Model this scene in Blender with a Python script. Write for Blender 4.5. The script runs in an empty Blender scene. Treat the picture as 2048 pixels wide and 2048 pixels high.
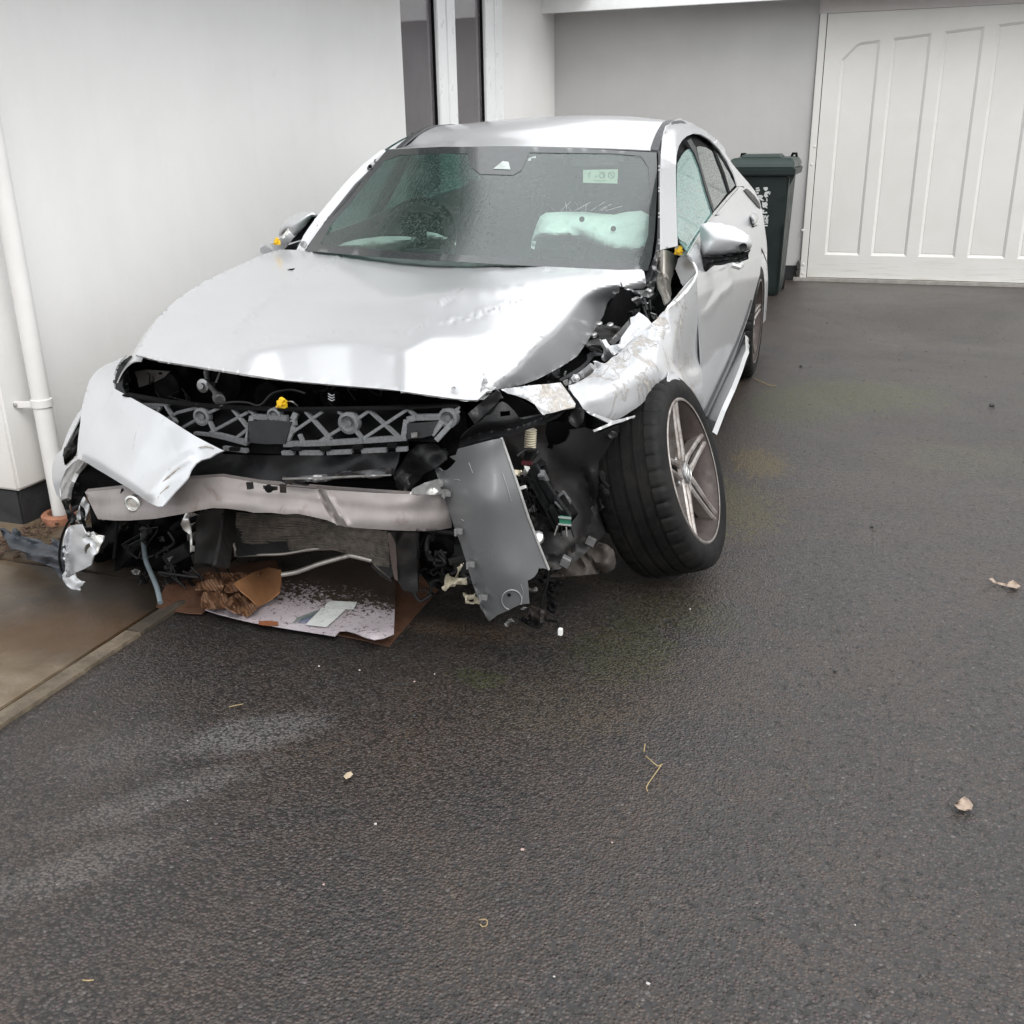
import bpy, bmesh, math, random
import numpy as np
from mathutils import Vector, Matrix
from mathutils.geometry import delaunay_2d_cdt
random.seed(7); rng = np.random.default_rng(7)
scene = bpy.context.scene
COL = scene.collection
R = math.radians

# ------------------------------------------------------------ camera
F, CC, CAMH = 2046.0, 1024.0, 1.40
PITCH, ROLL, YAW = R(20.4), R(1.03), R(20.3)
fw = np.array([-math.sin(YAW)*math.cos(PITCH), math.cos(YAW)*math.cos(PITCH), -math.sin(PITCH)])
rt = np.array([math.cos(YAW), math.sin(YAW), 0.0]); up = np.cross(rt, fw)
r2 = rt*math.cos(ROLL)-up*math.sin(ROLL); u2 = rt*math.sin(ROLL)+up*math.cos(ROLL)
cd = bpy.data.cameras.new('camera'); cam = bpy.data.objects.new('camera', cd); COL.objects.link(cam)
cd.sensor_width = 36; cd.lens = 36*F/2048; cd.clip_start = .05; cd.clip_end = 500
M = Matrix.Identity(4)
for i in range(3):
    M[i][0] = r2[i]; M[i][1] = u2[i]; M[i][2] = -fw[i]
M[2][3] = CAMH
cam.matrix_world = M; scene.camera = cam

# ------------------------------------------------------------ world, sun, exposure
SUN_EL, SUN_AZ = R(50), R(132)       # azimuth measured clockwise from +Y
wd = bpy.data.worlds.new('World'); scene.world = wd; wd.use_nodes = True
wn, wl = wd.node_tree.nodes, wd.node_tree.links
wn.clear()
sky = wn.new('ShaderNodeTexSky'); sky.sky_type = 'NISHITA'; sky.sun_disc = False
sky.sun_elevation = SUN_EL; sky.sun_rotation = SUN_AZ; sky.air_density = 1.6; sky.dust_density = 5; sky.ozone_density = 1
hs = wn.new('ShaderNodeHueSaturation'); hs.inputs['Saturation'].default_value = .10
mx = wn.new('ShaderNodeMix'); mx.data_type = 'RGBA'; mx.inputs[0].default_value = .72
mx.inputs[7].default_value = (7.6, 7.75, 8.0, 1)
bg = wn.new('ShaderNodeBackground'); bg.inputs[1].default_value = .13
wo = wn.new('ShaderNodeOutputWorld')
wl.new(sky.outputs[0], hs.inputs['Color']); wl.new(hs.outputs[0], mx.inputs[6]); wl.new(mx.outputs[2], bg.inputs[0]); wl.new(bg.outputs[0], wo.inputs[0])
sl = bpy.data.lights.new('sun', 'SUN'); sl.energy = .9; sl.angle = R(35); sl.color = (1, .975, .94)
so = bpy.data.objects.new('sun', sl); COL.objects.link(so)
sd = Vector((math.sin(SUN_AZ)*math.cos(SUN_EL), math.cos(SUN_AZ)*math.cos(SUN_EL), math.sin(SUN_EL)))
so.rotation_euler = sd.to_track_quat('Z', 'Y').to_euler(); so.location = (4, -6, 9)
scene.view_settings.view_transform = 'Standard'; scene.view_settings.look = 'None'
scene.view_settings.gamma = 1; scene.view_settings.use_curve_mapping = False
scene.view_settings.exposure = 0.74
scene.render.engine = 'CYCLES'

# ------------------------------------------------------------ measuring helpers (photo pixel -> point in the place)
CROPS = {'A':(0,600,1.932),'B':(800,500,2.414),'C':(500,200,2.1467),'D':(1250,200,2.76),'E':(700,0,1.433),'F':(0,680,3.578),
 'G':(220,700,2.76),'H':(280,960,3.116),'I':(860,780,3.864),'J':(1180,740,4.493),'K':(940,520,3.864),'L':(500,300,6.44),
 'M':(1280,250,5.22),'N':(200,460,3.864),'O':(600,480,2.76),'Q':(0,1000,3.116),'R':(770,200,2.647),'S':(1450,540,3.231),
 'T':(1500,0,3.221),'P':(0,0,1.0),'Z':(0,0,.9434)}
def cr(k, *xy):
    a, b, s = CROPS[k]
    return [(a+xy[i]/s, b+xy[i+1]/s) for i in range(0, len(xy), 2)]
CX, CY, CA = -1.535, 3.2, R(1.2)
ca, sa = math.cos(CA), math.sin(CA)
def to_car(v): return np.array([ca*v[0]+sa*v[1], -sa*v[0]+ca*v[1], v[2]])
O_W = np.array([0, 0, CAMH]); O_C = to_car(np.array([-CX, -CY, CAMH]))
def ray_w(p): return fw + r2*(p[0]-CC)/F - u2*(p[1]-CC)/F
AX = {'x':0, 'y':1, 'z':2}
def U(p, axis, val):                     # car frame
    d = to_car(ray_w(p)); a = AX[axis]; t = (val-O_C[a])/d[a]
    return O_C+d*t
def Wp(p, axis, val):                    # world frame
    d = ray_w(p); a = AX[axis]; t = (val-O_W[a])/d[a]
    return O_W+d*t
def Wpl(p, P0, n):
    d = ray_w(p); t = np.dot(np.array(P0)-O_W, n)/np.dot(d, n); return O_W+d*t
def proj_car(v):
    w = np.array([CX+ca*v[0]-sa*v[1], CY+sa*v[0]+ca*v[1], v[2]-CAMH]); q = w@fw
    return (CC+F*(w@r2)/q, CC-F*(w@u2)/q)

# ------------------------------------------------------------ object helpers
def link(name, me, mat=None, parent=None, smooth=False):
    o = bpy.data.objects.new(name, me); COL.objects.link(o)
    if mat is not None and len(me.materials) == 0: me.materials.append(mat)
    if parent is not None: o.parent = parent
    if smooth: me.polygons.foreach_set('use_smooth', [True]*len(me.polygons))
    me.update()
    return o
def tag(o, label=None, cat=None, group=None, kind=None):
    if label: o['label'] = label
    if cat: o['category'] = cat
    if group: o['group'] = group
    if kind: o['kind'] = kind
    return o
def empty(name, loc, rz=0, label=None, cat=None, group=None):
    o = bpy.data.objects.new(name, None); COL.objects.link(o); o.empty_display_size = .1
    o.location = loc; o.rotation_euler = (0, 0, rz)
    return tag(o, label, cat, group)
def copy_tree(o, parent=None):
    c = o.copy(); COL.objects.link(c); c.parent = parent
    for ch in [x for x in bpy.data.objects if x.parent == o]: copy_tree(ch, c)
    return c
class MB:
    def __init__(s): s.v = []; s.f = []
    def add(s, vs, fs):
        b = len(s.v); s.v += [tuple(map(float, v)) for v in vs]; s.f += [tuple(i+b for i in f) for f in fs]; return s
    def box(s, c, d, rot=None, taper=1.0):
        hx, hy, hz = d[0]/2, d[1]/2, d[2]/2
        vs = [Vector((x*hx*(taper if z > 0 else 1), y*hy*(taper if z > 0 else 1), z*hz)) for z in (-1, 1) for x, y in ((-1,-1),(1,-1),(1,1),(-1,1))]
        if rot is not None: vs = [rot@v for v in vs]
        return s.add([v+Vector(c) for v in vs], [(3,2,1,0),(4,5,6,7),(0,1,5,4),(1,2,6,5),(2,3,7,6),(3,0,4,7)])
    def bar(s, p, q, w, d=None, upv=(0, 0, 1), w2=None):
        p, q = Vector(p), Vector(q); z = (q-p).normalized(); u = Vector(upv)
        if abs(z.dot(u)) > .95: u = Vector((1, 0, 0))
        x = z.cross(u).normalized(); y = z.cross(x).normalized(); d = d or w; w2 = w2 or w
        vs = []
        for P, ww in ((p, w), (q, w2)):
            k = ww/w
            vs += [P+x*a*ww/2+y*b*d*k/2 for a, b in ((-1,-1),(1,-1),(1,1),(-1,1))]
        return s.add(vs, [(3,2,1,0),(4,5,6,7),(0,1,5,4),(1,2,6,5),(2,3,7,6),(3,0,4,7)])
    def tube(s, pts, r, n=10, closed=False):
        pts = [Vector(p) for p in pts]; m = len(pts); vs = []; prev = None
        rr = r if isinstance(r, (list, tuple)) else [r]*m
        for i, p in enumerate(pts):
            a = pts[(i-1) % m] if (closed or i > 0) else p; b = pts[(i+1) % m] if (closed or i < m-1) else p
            t = (b-a).normalized()
            if prev is None:
                u = Vector((0, 0, 1)) if abs(t.z) < .9 else Vector((1, 0, 0)); x = t.cross(u).normalized()
            else:
                x = (prev-t*prev.dot(t)).normalized()
            prev = x; y = t.cross(x)
            vs += [p+(x*math.cos(k*2*math.pi/n)+y*math.sin(k*2*math.pi/n))*rr[i] for k in range(n)]
        fs = []
        for i in range(m if closed else m-1):
            a, b = i*n, ((i+1) % m)*n
            fs += [(a+k, a+(k+1) % n, b+(k+1) % n, b+k) for k in range(n)]
        if not closed: fs += [tuple(range(n))[::-1], tuple(range((m-1)*n, m*n))]
        return s.add(vs, fs)
    def lathe(s, prof, n=32, o=(0, 0, 0), axis=(0, 0, 1), cap=True):
        a = Vector(axis).normalized(); u = Vector((0, 0, 1)) if abs(a.z) < .9 else Vector((1, 0, 0))
        x = u.cross(a).normalized(); y = a.cross(x); O = Vector(o); vs = []
        for r, h in prof: vs += [O+a*h+(x*math.cos(k*2*math.pi/n)+y*math.sin(k*2*math.pi/n))*r for k in range(n)]
        fs = []
        for i in range(len(prof)-1):
            fs += [(i*n+k, i*n+(k+1) % n, (i+1)*n+(k+1) % n, (i+1)*n+k) for k in range(n)]
        if cap: fs += [tuple(range(n))[::-1], tuple(range((len(prof)-1)*n, len(prof)*n))]
        return s.add(vs, fs)
    def prism(s, poly, vec):
        n = len(poly); vec = Vector(vec); P = [Vector(p) for p in poly]
        return s.add(P+[p+vec for p in P], [tuple(range(n))[::-1], tuple(range(n, 2*n))]+[(i, (i+1) % n, n+(i+1) % n, n+i) for i in range(n)])
    def build(s, name, mat=None, parent=None, smooth=False, bevel=0):
        me = bpy.data.meshes.new(name); me.from_pydata(s.v, [], s.f); me.validate()
        bm = bmesh.new(); bm.from_mesh(me); bmesh.ops.recalc_face_normals(bm, faces=bm.faces)
        if bevel: bmesh.ops.bevel(bm, geom=bm.edges[:], offset=bevel, segments=2, affect='EDGES', clamp_overlap=True)
        bm.to_mesh(me); bm.free()
        if smooth:
            me.polygons.foreach_set('use_smooth', [True]*len(me.polygons)); me.set_sharp_from_angle(angle=R(38))
        return link(name, me, mat, parent)

def solid(o, thick, off=-1):
    if thick:
        md = o.modifiers.new('thickness', 'SOLIDIFY'); md.thickness = thick; md.offset = off
        es = o.modifiers.new('crisp_edges', 'EDGE_SPLIT'); es.split_angle = R(52)
def catmull(pts, n=8, closed=False):
    P = [Vector(p) for p in pts]; out = []; m = len(P)
    for i in range(m if closed else m-1):
        p0 = P[(i-1) % m] if (closed or i > 0) else P[0]; p1 = P[i]; p2 = P[(i+1) % m]; p3 = P[(i+2) % m] if (closed or i+2 < m) else P[-1]
        for k in range(n):
            t = k/n
            out.append(.5*((2*p1)+(p2-p0)*t+(2*p0-5*p1+4*p2-p3)*t*t+(3*p1-p0-3*p2+p3)*t**3))
    if not closed: out.append(P[-1])
    return out
def patch(name, rows, mat, parent, nu=6, nv=6, thick=.003, smooth=True, flip=False):
    R1 = [catmull(r, nu) for r in rows]; cols = list(zip(*R1)); C2 = [catmull(c, nv) for c in cols]
    m, n = len(C2), len(C2[0]); vs = [p for c in C2 for p in c]
    fs = [(i*n+j, i*n+j+1, (i+1)*n+j+1, (i+1)*n+j) for i in range(m-1) for j in range(n-1)]
    if flip: fs = [f[::-1] for f in fs]
    me = bpy.data.meshes.new(name); me.from_pydata([tuple(v) for v in vs], [], fs)
    o = link(name, me, mat, parent, smooth)
    solid(o, thick)
    return o
class RBF:
    def __init__(s, ctrl):
        c = np.array(ctrl, float); s.P = c[:, :2]/500; s.n = len(c)
        if s.n == 1: s.c = c[0, 2]; return
        if s.n < 4:
            A = np.c_[np.ones(s.n), s.P]; s.a = np.linalg.lstsq(A, c[:, 2], rcond=None)[0]; return
        d = np.linalg.norm(s.P[:, None]-s.P[None], axis=2); K = s.k(d)+np.eye(s.n)*1e-4
        Q = np.c_[np.ones(s.n), s.P]; A = np.block([[K, Q], [Q.T, np.zeros((3, 3))]])
        s.w = np.linalg.lstsq(A, np.r_[c[:, 2], 0, 0, 0], rcond=None)[0]
    @staticmethod
    def k(d): return np.where(d > 1e-9, d*d*np.log(np.maximum(d, 1e-9)), 0)
    def __call__(s, X):
        X = np.atleast_2d(np.array(X, float))/500
        if s.n == 1: return np.full(len(X), s.c)
        Q = np.c_[np.ones(len(X)), X]
        if s.n < 4: return Q@s.a
        d = np.linalg.norm(X[:, None]-s.P[None], axis=2)
        return s.k(d)@s.w[:s.n]+Q@s.w[s.n:]
def inside(pts, poly):
    pts = np.atleast_2d(pts); x, y = pts[:, 0], pts[:, 1]; r = np.zeros(len(pts), bool); n = len(poly)
    for i in range(n):
        x1, y1 = poly[i]; x2, y2 = poly[(i+1) % n]
        if y1 == y2: continue
        c = ((y1 > y) != (y2 > y)) & (x < (x2-x1)*(y-y1)/(y2-y1)+x1); r ^= c
    return r
def pdist(pts, line, closed=False):           # distance and signed side to a polyline
    pts = np.atleast_2d(pts); best = np.full(len(pts), 1e9); sg = np.ones(len(pts))
    m = len(line)
    for i in range(m if closed else m-1):
        a = np.array(line[i], float); b = np.array(line[(i+1) % m], float); ab = b-a; L = (ab**2).sum()
        if L < 1e-9: continue
        t = np.clip(((pts-a)@ab)/L, 0, 1); q = a+t[:, None]*ab; d = np.linalg.norm(pts-q, axis=1)
        c = ab[0]*(pts[:, 1]-a[1])-ab[1]*(pts[:, 0]-a[0]); u = d < best-1e-6
        best = np.where(u, d, best); sg = np.where(u, np.sign(c), sg)
    return best, sg
def resample(poly, step, closed=True):
    out = []; n = len(poly)
    for i in range(n if closed else n-1):
        a = np.array(poly[i], float); b = np.array(poly[(i+1) % n], float); k = max(1, int(np.linalg.norm(b-a)/step))
        out += [tuple(a+(b-a)*j/k) for j in range(k)]
    if not closed: out.append(tuple(poly[-1]))
    return out
def tri2d(poly, holes=(), step=9, lines=(), jitter=0, fill=True):
    V = []; E = []
    for lp in [poly]+list(holes):
        q = resample(lp, step*.8); b = len(V); V += q; E += [(b+i, b+(i+1) % len(q)) for i in range(len(q))]
    edge = np.array(V)
    for ln in lines:
        q = [p for p in resample(ln, step*.8, False) if inside([p], poly)[0]]
        b = len(V); V += q; E += [(b+i, b+i+1) for i in range(len(q)-1)]
    if fill:
        P = np.array(poly); x0, y0 = P.min(0); x1, y1 = P.max(0); g = []
        h = step*.866; j = 0; y = y0+h/2
        while y < y1:
            xs = np.arange(x0+(step/2 if j % 2 else 0), x1, step); g += [(x, y) for x in xs]; y += h; j += 1
        if g:
            g = np.array(g)
            if jitter: g = g+rng.uniform(-jitter, jitter, g.shape)
            k = inside(g, poly)
            for hl in holes: k &= ~inside(g, hl)
            g = g[k]
            if len(g):
                k = np.ones(len(g), bool)
                A = np.array(V)
                for s in range(0, len(g), 400):
                    k[s:s+400] = np.linalg.norm(g[s:s+400, None]-A[None], axis=2).min(1) > step*.55
                V += [tuple(p) for p in g[k]]
    r = delaunay_2d_cdt([Vector((float(a), float(b))) for a, b in V], E, [], 0, 1e-5)
    vv = np.array([tuple(p) for p in r[0]]); ff = [tuple(f) for f in r[2]]
    cen = np.array([vv[list(f)].mean(0) for f in ff]); k = inside(cen, poly)
    for hl in holes: k &= ~inside(cen, hl)
    return vv, [f for f, q in zip(ff, k) if q]
def surf(name, outline, ctrl, axis, mat, parent, D=None, step=9, thick=.003, holes=(), lines=(), smooth=True, world=False, jitter=0, sharp=None, fill=True):
    if isinstance(ctrl, (int, float)): ctrl = [(0, 0, ctrl)]
    vv, ff = tri2d(outline, holes, step, lines, jitter, fill)
    val = RBF(ctrl)(vv)
    if D is not None: val = val+D(vv)
    fn = Wp if world else U
    P = [tuple(fn(p, axis, v)) for p, v in zip(vv, val)]
    me = bpy.data.meshes.new(name); me.from_pydata(P, [], ff); me.update()
    O = O_W if world else O_C
    s = sum(1 if Vector(O-np.array(P[f[0]])).dot(me.polygons[i].normal) > 0 else -1 for i, f in enumerate(ff))
    if s < 0: me.flip_normals()
    if smooth and sharp: 
        me.polygons.foreach_set('use_smooth', [True]*len(me.polygons)); me.set_sharp_from_angle(angle=R(sharp)); smooth = False
    o = link(name, me, mat, parent, smooth)
    solid(o, thick)
    return o
def hinge(line, side, k, w=6.0, mx=1e9):
    def f(p):
        d, s = pdist(p, line); d = np.where(s == side, d, -d)
        h = .5*(d+np.sqrt(d*d+w*w))-w*.5*0
        return k*np.minimum(h, mx)
    return f
def bump_line(line, amp, w):
    def f(p):
        d, _ = pdist(p, line); return amp*np.exp(-(d/w)**2)
    return f
def dsum(*fs): return lambda p: sum(f(p) for f in fs)
def wob(amp, L, seed=0):
    r = np.random.default_rng(seed); ks = [(r.uniform(-1, 1, 2), r.uniform(0, 6.28)) for _ in range(7)]
    return lambda p: amp*sum(np.sin((p@k)*6.28/L+ph) for k, ph in ks)/3
def inflate(outline, B, Rr):
    return lambda p: -B*np.sqrt(np.maximum(0, 1-(1-np.minimum(pdist(p, outline, True)[0]/Rr, 1))**2))
def mirror_copy(o, name=None):
    me = o.data.copy(); me.transform(Matrix.Diagonal((-1, 1, 1, 1)))
    for v in me.vertices:
        if v.co.z > .93: v.co.x += .085*min(1, max(0, (v.co.z-.93)/.08))*min(1, max(0, (1.6-v.co.y)/.4))
    me.update(); me.flip_normals()
    n = o.copy(); n.data = me; n.name = name or o.name; COL.objects.link(n); n.parent = o.parent; return n

# body side of the car: half width as a smooth function of height and length
def zr(y): return float(np.interp(y, [.95,1.1,1.2,1.4,1.6,1.8,2.0,2.2,2.5,2.8,3.0,3.2], [1.31,1.343,1.362,1.408,1.438,1.458,1.468,1.462,1.430,1.375,1.325,1.25]))
ZEK = ([1.15,1.2,1.3,1.4,1.5,1.7,2.0,2.45,2.75,2.95,3.1,3.3,3.6], [1.305,1.325,1.365,1.395,1.418,1.437,1.424,1.383,1.335,1.27,1.21,1.14,1.05])
def ze(y): return float(np.interp(y, *ZEK))
def hw_(y): return float(np.interp(y, [1.15,1.35,1.5,2,2.6,3.2], [.572,.560,.553,.548,.54,.55]))
_zk = [.10,.20,.30,.42,.60,.78,.88,.94,.985,1.03,1.10,1.18,1.26,1.33,1.39,1.44,1.48]
_xk = [.86,.880,.893,.902,.907,.903,.893,.876,.853,.828,.788,.740,.690,.645,.608,.575,.55]
_c = catmull([(a, b, 0) for a, b in zip(_zk, _xk)], 10); _cz = [p[0] for p in _c]; _cx = [p[1] for p in _c]
def side_x(y, z, off=0.0):
    b = np.interp(z, _cz, _cx); e = np.interp(y, *ZEK); t = np.clip((z-(e-.055))/.065, 0, 1.6)
    w = np.interp(y, [1.15,1.35,1.5,2,2.6,3.2], [.572,.560,.553,.548,.54,.55])+.036
    return b-np.maximum(0, b-w)*t**2.2-.05*np.maximum(0, y-3.0)**2-.018*np.maximum(0, .5-y)+off
def side_pt(p, off=0.0):
    d = to_car(ray_w(p)); ts = np.linspace(1.5, 9, 260); X = O_C[None]+ts[:, None]*d[None]
    g = X[:, 0]-side_x(X[:, 1], X[:, 2], off); k = np.where((g[:-1] > 0) & (g[1:] <= 0) & (X[1:, 1] > .1))[0]
    if not len(k):
        ok = (X[:, 1] > .3) & (X[:, 1] < 3.6); i = np.argmin(np.where(ok, np.abs(g), 9)); return X[i]
    a, b = ts[k[0]], ts[k[0]+1]
    for _ in range(24):
        m_ = (a+b)/2; x = O_C+m_*d
        if x[0]-side_x(x[1], x[2], off) > 0: a = m_
        else: b = m_
    return O_C+a*d
def sidesurf(name, outline, mat, parent, off=0.0, D=None, step=8, thick=.006):
    vv, ff = tri2d(outline, (), step)
    dv = D(vv) if D is not None else np.zeros(len(vv))
    P = [tuple(side_pt(p, off+q)) for p, q in zip(vv, dv)]
    me = bpy.data.meshes.new(name); me.from_pydata(P, [], ff); me.update()
    s = sum(1 if pl.normal.x > 0 else -1 for pl in me.polygons)
    if s < 0: me.flip_normals()
    o = link(name, me, mat, parent, True)
    solid(o, thick)
    return o
# ------------------------------------------------------------ materials
def _n(nt, t, **k):
    n = nt.nodes.new(t)
    for a, b in k.items(): setattr(n, a, b)
    return n
def ramp(nt, src, stops, interp='LINEAR'):
    r = _n(nt, 'ShaderNodeValToRGB'); r.color_ramp.interpolation = interp
    while len(r.color_ramp.elements) < len(stops): r.color_ramp.elements.new(.5)
    for e, (p, c) in zip(r.color_ramp.elements, stops):
        e.position = p; e.color = (*c, 1) if isinstance(c, tuple) else (c, c, c, 1)
    nt.links.new(src, r.inputs[0]); return r.outputs[0]
def noise(nt, scale, detail=4, rough=.6, co=None, dist=0):
    n = _n(nt, 'ShaderNodeTexNoise'); n.inputs['Scale'].default_value = scale; n.inputs['Detail'].default_value = detail
    n.inputs['Roughness'].default_value = rough; n.inputs['Distortion'].default_value = dist
    if co is not None: nt.links.new(co, n.inputs['Vector'])
    return n.outputs[0]
def mixc(nt, fac, a, b):
    m = _n(nt, 'ShaderNodeMix', data_type='RGBA')
    for s, v in ((0, fac), (6, a), (7, b)):
        if isinstance(v, (int, float)): m.inputs[s].default_value = v
        elif isinstance(v, tuple): m.inputs[s].default_value = (*v, 1)
        else: nt.links.new(v, m.inputs[s])
    return m.outputs[2]
def math_(nt, op, a, b=None, clamp=False):
    m = _n(nt, 'ShaderNodeMath', operation=op, use_clamp=clamp)
    for i, v in ((0, a), (1, b)):
        if v is None: continue
        if isinstance(v, (int, float)): m.inputs[i].default_value = v
        else: nt.links.new(v, m.inputs[i])
    return m.outputs[0]
def bumpn(nt, h, strength, dist=.01, prev=None):
    b = _n(nt, 'ShaderNodeBump'); b.inputs['Strength'].default_value = strength; b.inputs['Distance'].default_value = dist
    nt.links.new(h, b.inputs['Height'])
    if prev is not None: nt.links.new(prev, b.inputs['Normal'])
    return b.outputs[0]
def newmat(name):
    m = bpy.data.materials.new(name); m.use_nodes = True; nt = m.node_tree
    p = nt.nodes['Principled BSDF']; tc = _n(nt, 'ShaderNodeTexCoord')
    return m, nt, p, tc.outputs['Object']
def setp(nt, p, **k):
    for a, v in k.items():
        s = p.inputs[a.replace('_', ' ')]
        if isinstance(v, (int, float)): s.default_value = v
        elif isinstance(v, tuple): s.default_value = (*v, 1)
        else: nt.links.new(v, s)
def beads(nt, co, scale, cover=.5, r=.32):
    # water beads: rounded drops of random size
    v = _n(nt, 'ShaderNodeTexVoronoi'); v.inputs['Scale'].default_value = scale; nt.links.new(co, v.inputs['Vector'])
    sep = _n(nt, 'ShaderNodeSeparateColor'); nt.links.new(v.outputs['Color'], sep.inputs[0])
    rad = math_(nt, 'MULTIPLY', math_(nt, 'GREATER_THAN', sep.outputs[0], 1-cover), math_(nt, 'ADD', math_(nt, 'MULTIPLY', sep.outputs[1], r), r*.35))
    d = math_(nt, 'DIVIDE', v.outputs['Distance'], math_(nt, 'MAXIMUM', rad, .001))
    h = math_(nt, 'SUBTRACT', 1, math_(nt, 'MULTIPLY', d, d), True)
    return math_(nt, 'POWER', h, .6)
def paint(name, col=(.60, .61, .62), metallic=.36, rough=.36, wet=.6, scuff=None, dirt=None):
    m, nt, p, co = newmat(name)
    c = mixc(nt, ramp(nt, noise(nt, 3, 5, .6, co), [(.35, 0.0), (.75, 1.0)]), col, tuple(x*.93 for x in col))
    fl = noise(nt, 900, 1, .5, co)
    c = mixc(nt, ramp(nt, fl, [(.35, 0.0), (.7, .18)]), c, tuple(min(1, x*1.2) for x in col))
    mt = metallic; rg = rough
    if scuff is not None:
        # scraped patches: primer and filler showing through, ragged edge
        n1 = noise(nt, scuff[0], 8, .72, co, 1.2); msk = ramp(nt, n1, [(scuff[1], 0.0), (scuff[1]+.035, 1.0)])
        edge = ramp(nt, n1, [(scuff[1]-.03, 0.0), (scuff[1], 1.0), (scuff[1]+.035, 0.0)])
        sc = mixc(nt, ramp(nt, noise(nt, 60, 4, .7, co), [(.35, 0.0), (.65, 1.0)]), (.30, .27, .235), (.52, .50, .47))
        c = mixc(nt, msk, c, sc); c = mixc(nt, math_(nt, 'MULTIPLY', edge, .6), c, (.16, .12, .09))
        rg = mixc(nt, msk, (rough,)*3, (.75,)*3); mt = math_(nt, 'SUBTRACT', metallic, math_(nt, 'MULTIPLY', msk, metallic), True)
        setp(nt, p, Coat_Weight=math_(nt, 'SUBTRACT', .8, msk, True))
    else: setp(nt, p, Coat_Weight=.8)
    if dirt:
        dn = noise(nt, dirt[0], 7, .75, co, .6); c = mixc(nt, ramp(nt, dn, [(dirt[1], 0.0), (dirt[1]+.12, .8)]), c, dirt[2])
    h = beads(nt, co, 170, .35, .30); h2 = beads(nt, co, 75, .13, .22)
    b = bumpn(nt, math_(nt, 'ADD', math_(nt, 'MULTIPLY', h, .5), h2), wet, .0018)
    low = bumpn(nt, noise(nt, 2.2, 2, .5, co), .04, .02)
    setp(nt, p, Base_Color=c, Metallic=mt, Roughness=rg, Coat_Roughness=.10, Normal=low)
    nt.links.new(b, p.inputs['Coat Normal'])
    return m
def plain(name, col, rough=.5, metallic=0, var=.25, nscale=12, bump=.15, bscale=60, bd=.002, wet=0, spec=.5, coat=0, dust=None):
    m, nt, p, co = newmat(name)
    c = mixc(nt, ramp(nt, noise(nt, nscale, 6, .65, co, .3), [(.3, 0.0), (.72, 1.0)]), tuple(x*(1-var) for x in col), tuple(min(1, x*(1+var)) for x in col))
    if dust: c = mixc(nt, ramp(nt, noise(nt, dust[0], 8, .75, co, .8), [(dust[1], 0.0), (dust[1]+.15, dust[3])]), c, dust[2])
    rg = ramp(nt, noise(nt, nscale*2.2, 4, .6, co), [(.3, max(0, rough-.12)), (.7, min(1, rough+.12))])
    nn = bumpn(nt, noise(nt, bscale, 5, .7, co), bump, bd)
    if wet: nn = bumpn(nt, beads(nt, co, 120, .5, .35), wet, .0016, nn)
    setp(nt, p, Base_Color=c, Roughness=rg, Metallic=metallic, Normal=nn, Specular_IOR_Level=spec, Coat_Weight=coat)
    return m
PAINT = paint('silver_paint')
PAINT_SC = paint('scraped_silver_paint', scuff=(6.5, .565))
PAINT_HV = paint('heavily_scraped_paint', scuff=(9, .52))
PAINT_W = paint('pale_silver_bumper_paint', col=(.60, .615, .63), metallic=.2, rough=.38, scuff=(7, .68))
CHAMP = plain('bare_champagne_metal', (.36, .34, .31), .42, .75, .2, 9, .2, 40, .003, dust=(14, .55, (.16, .11, .08), .6))
ALU = plain('dirty_aluminium', (.285, .258, .248), .55, .2, .16, 5, .2, 50, .003, dust=(8, .54, (.17, .12, .10), .7))
ALUC = plain('clean_aluminium', (.72, .72, .70), .33, .8, .12, 8, .1, 50, .002, dust=(20, .6, (.3, .25, .2), .5))
BLK = plain('black_plastic', (.009, .0093, .010), .38, 0, .35, 18, .2, 90, .002, wet=.25, spec=.3)
BLKM = plain('matt_black_plastic', (.0045, .0045, .005), .75, 0, .4, 14, .3, 60, .003, spec=.12)
DIRTP = plain('dirty_dark_plastic', (.013, .0125, .0125), .5, 0, .4, 9, .4, 30, .004, spec=.28, dust=(6, .54, (.040, .029, .021), .75))
GREYP = plain('grey_primer_plastic', (.118, .122, .124), .36, 0, .10, 3.5, .04, 120, .0006, dust=(9, .60, (.10, .10, .10), .5), coat=.15)
LATT = plain('wet_grey_lattice_plastic', (.125, .13, .135), .5, 0, .35, 160, .35, 220, .0015)
RUB = plain('trim_rubber', (.05, .052, .055), .45, 0, .25, 20, .1, 80, .001, wet=.5)
STEEL = plain('dull_steel', (.42, .42, .42), .38, .85, .2, 15, .15, 60, .002, dust=(20, .58, (.14, .10, .07), .6))
YEL = plain('yellow_plastic', (.75, .47, .02), .4, 0, .12, 20, .05)
WHT = plain('white_plastic', (.70, .70, .67), .5, 0, .1, 12, .1)
CREAM = plain('cream_plastic', (.55, .50, .38), .5, 0, .2, 12, .1)
FABRIC = plain('dark_seat_fabric', (.03, .03, .033), .85, 0, .3, 30, .3, 200, .002)
def airbag_mat():
    m, nt, p, co = newmat('airbag_cloth')
    c = mixc(nt, ramp(nt, noise(nt, 7, 6, .7, co), [(.3, 0.0), (.7, 1.0)]), (.80, .82, .81), (.90, .91, .90))
    setp(nt, p, Base_Color=c, Roughness=.8, Normal=bumpn(nt, noise(nt, 14, 6, .65, co, 1.5), .6, .02)); return m
BAG = airbag_mat()
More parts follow.
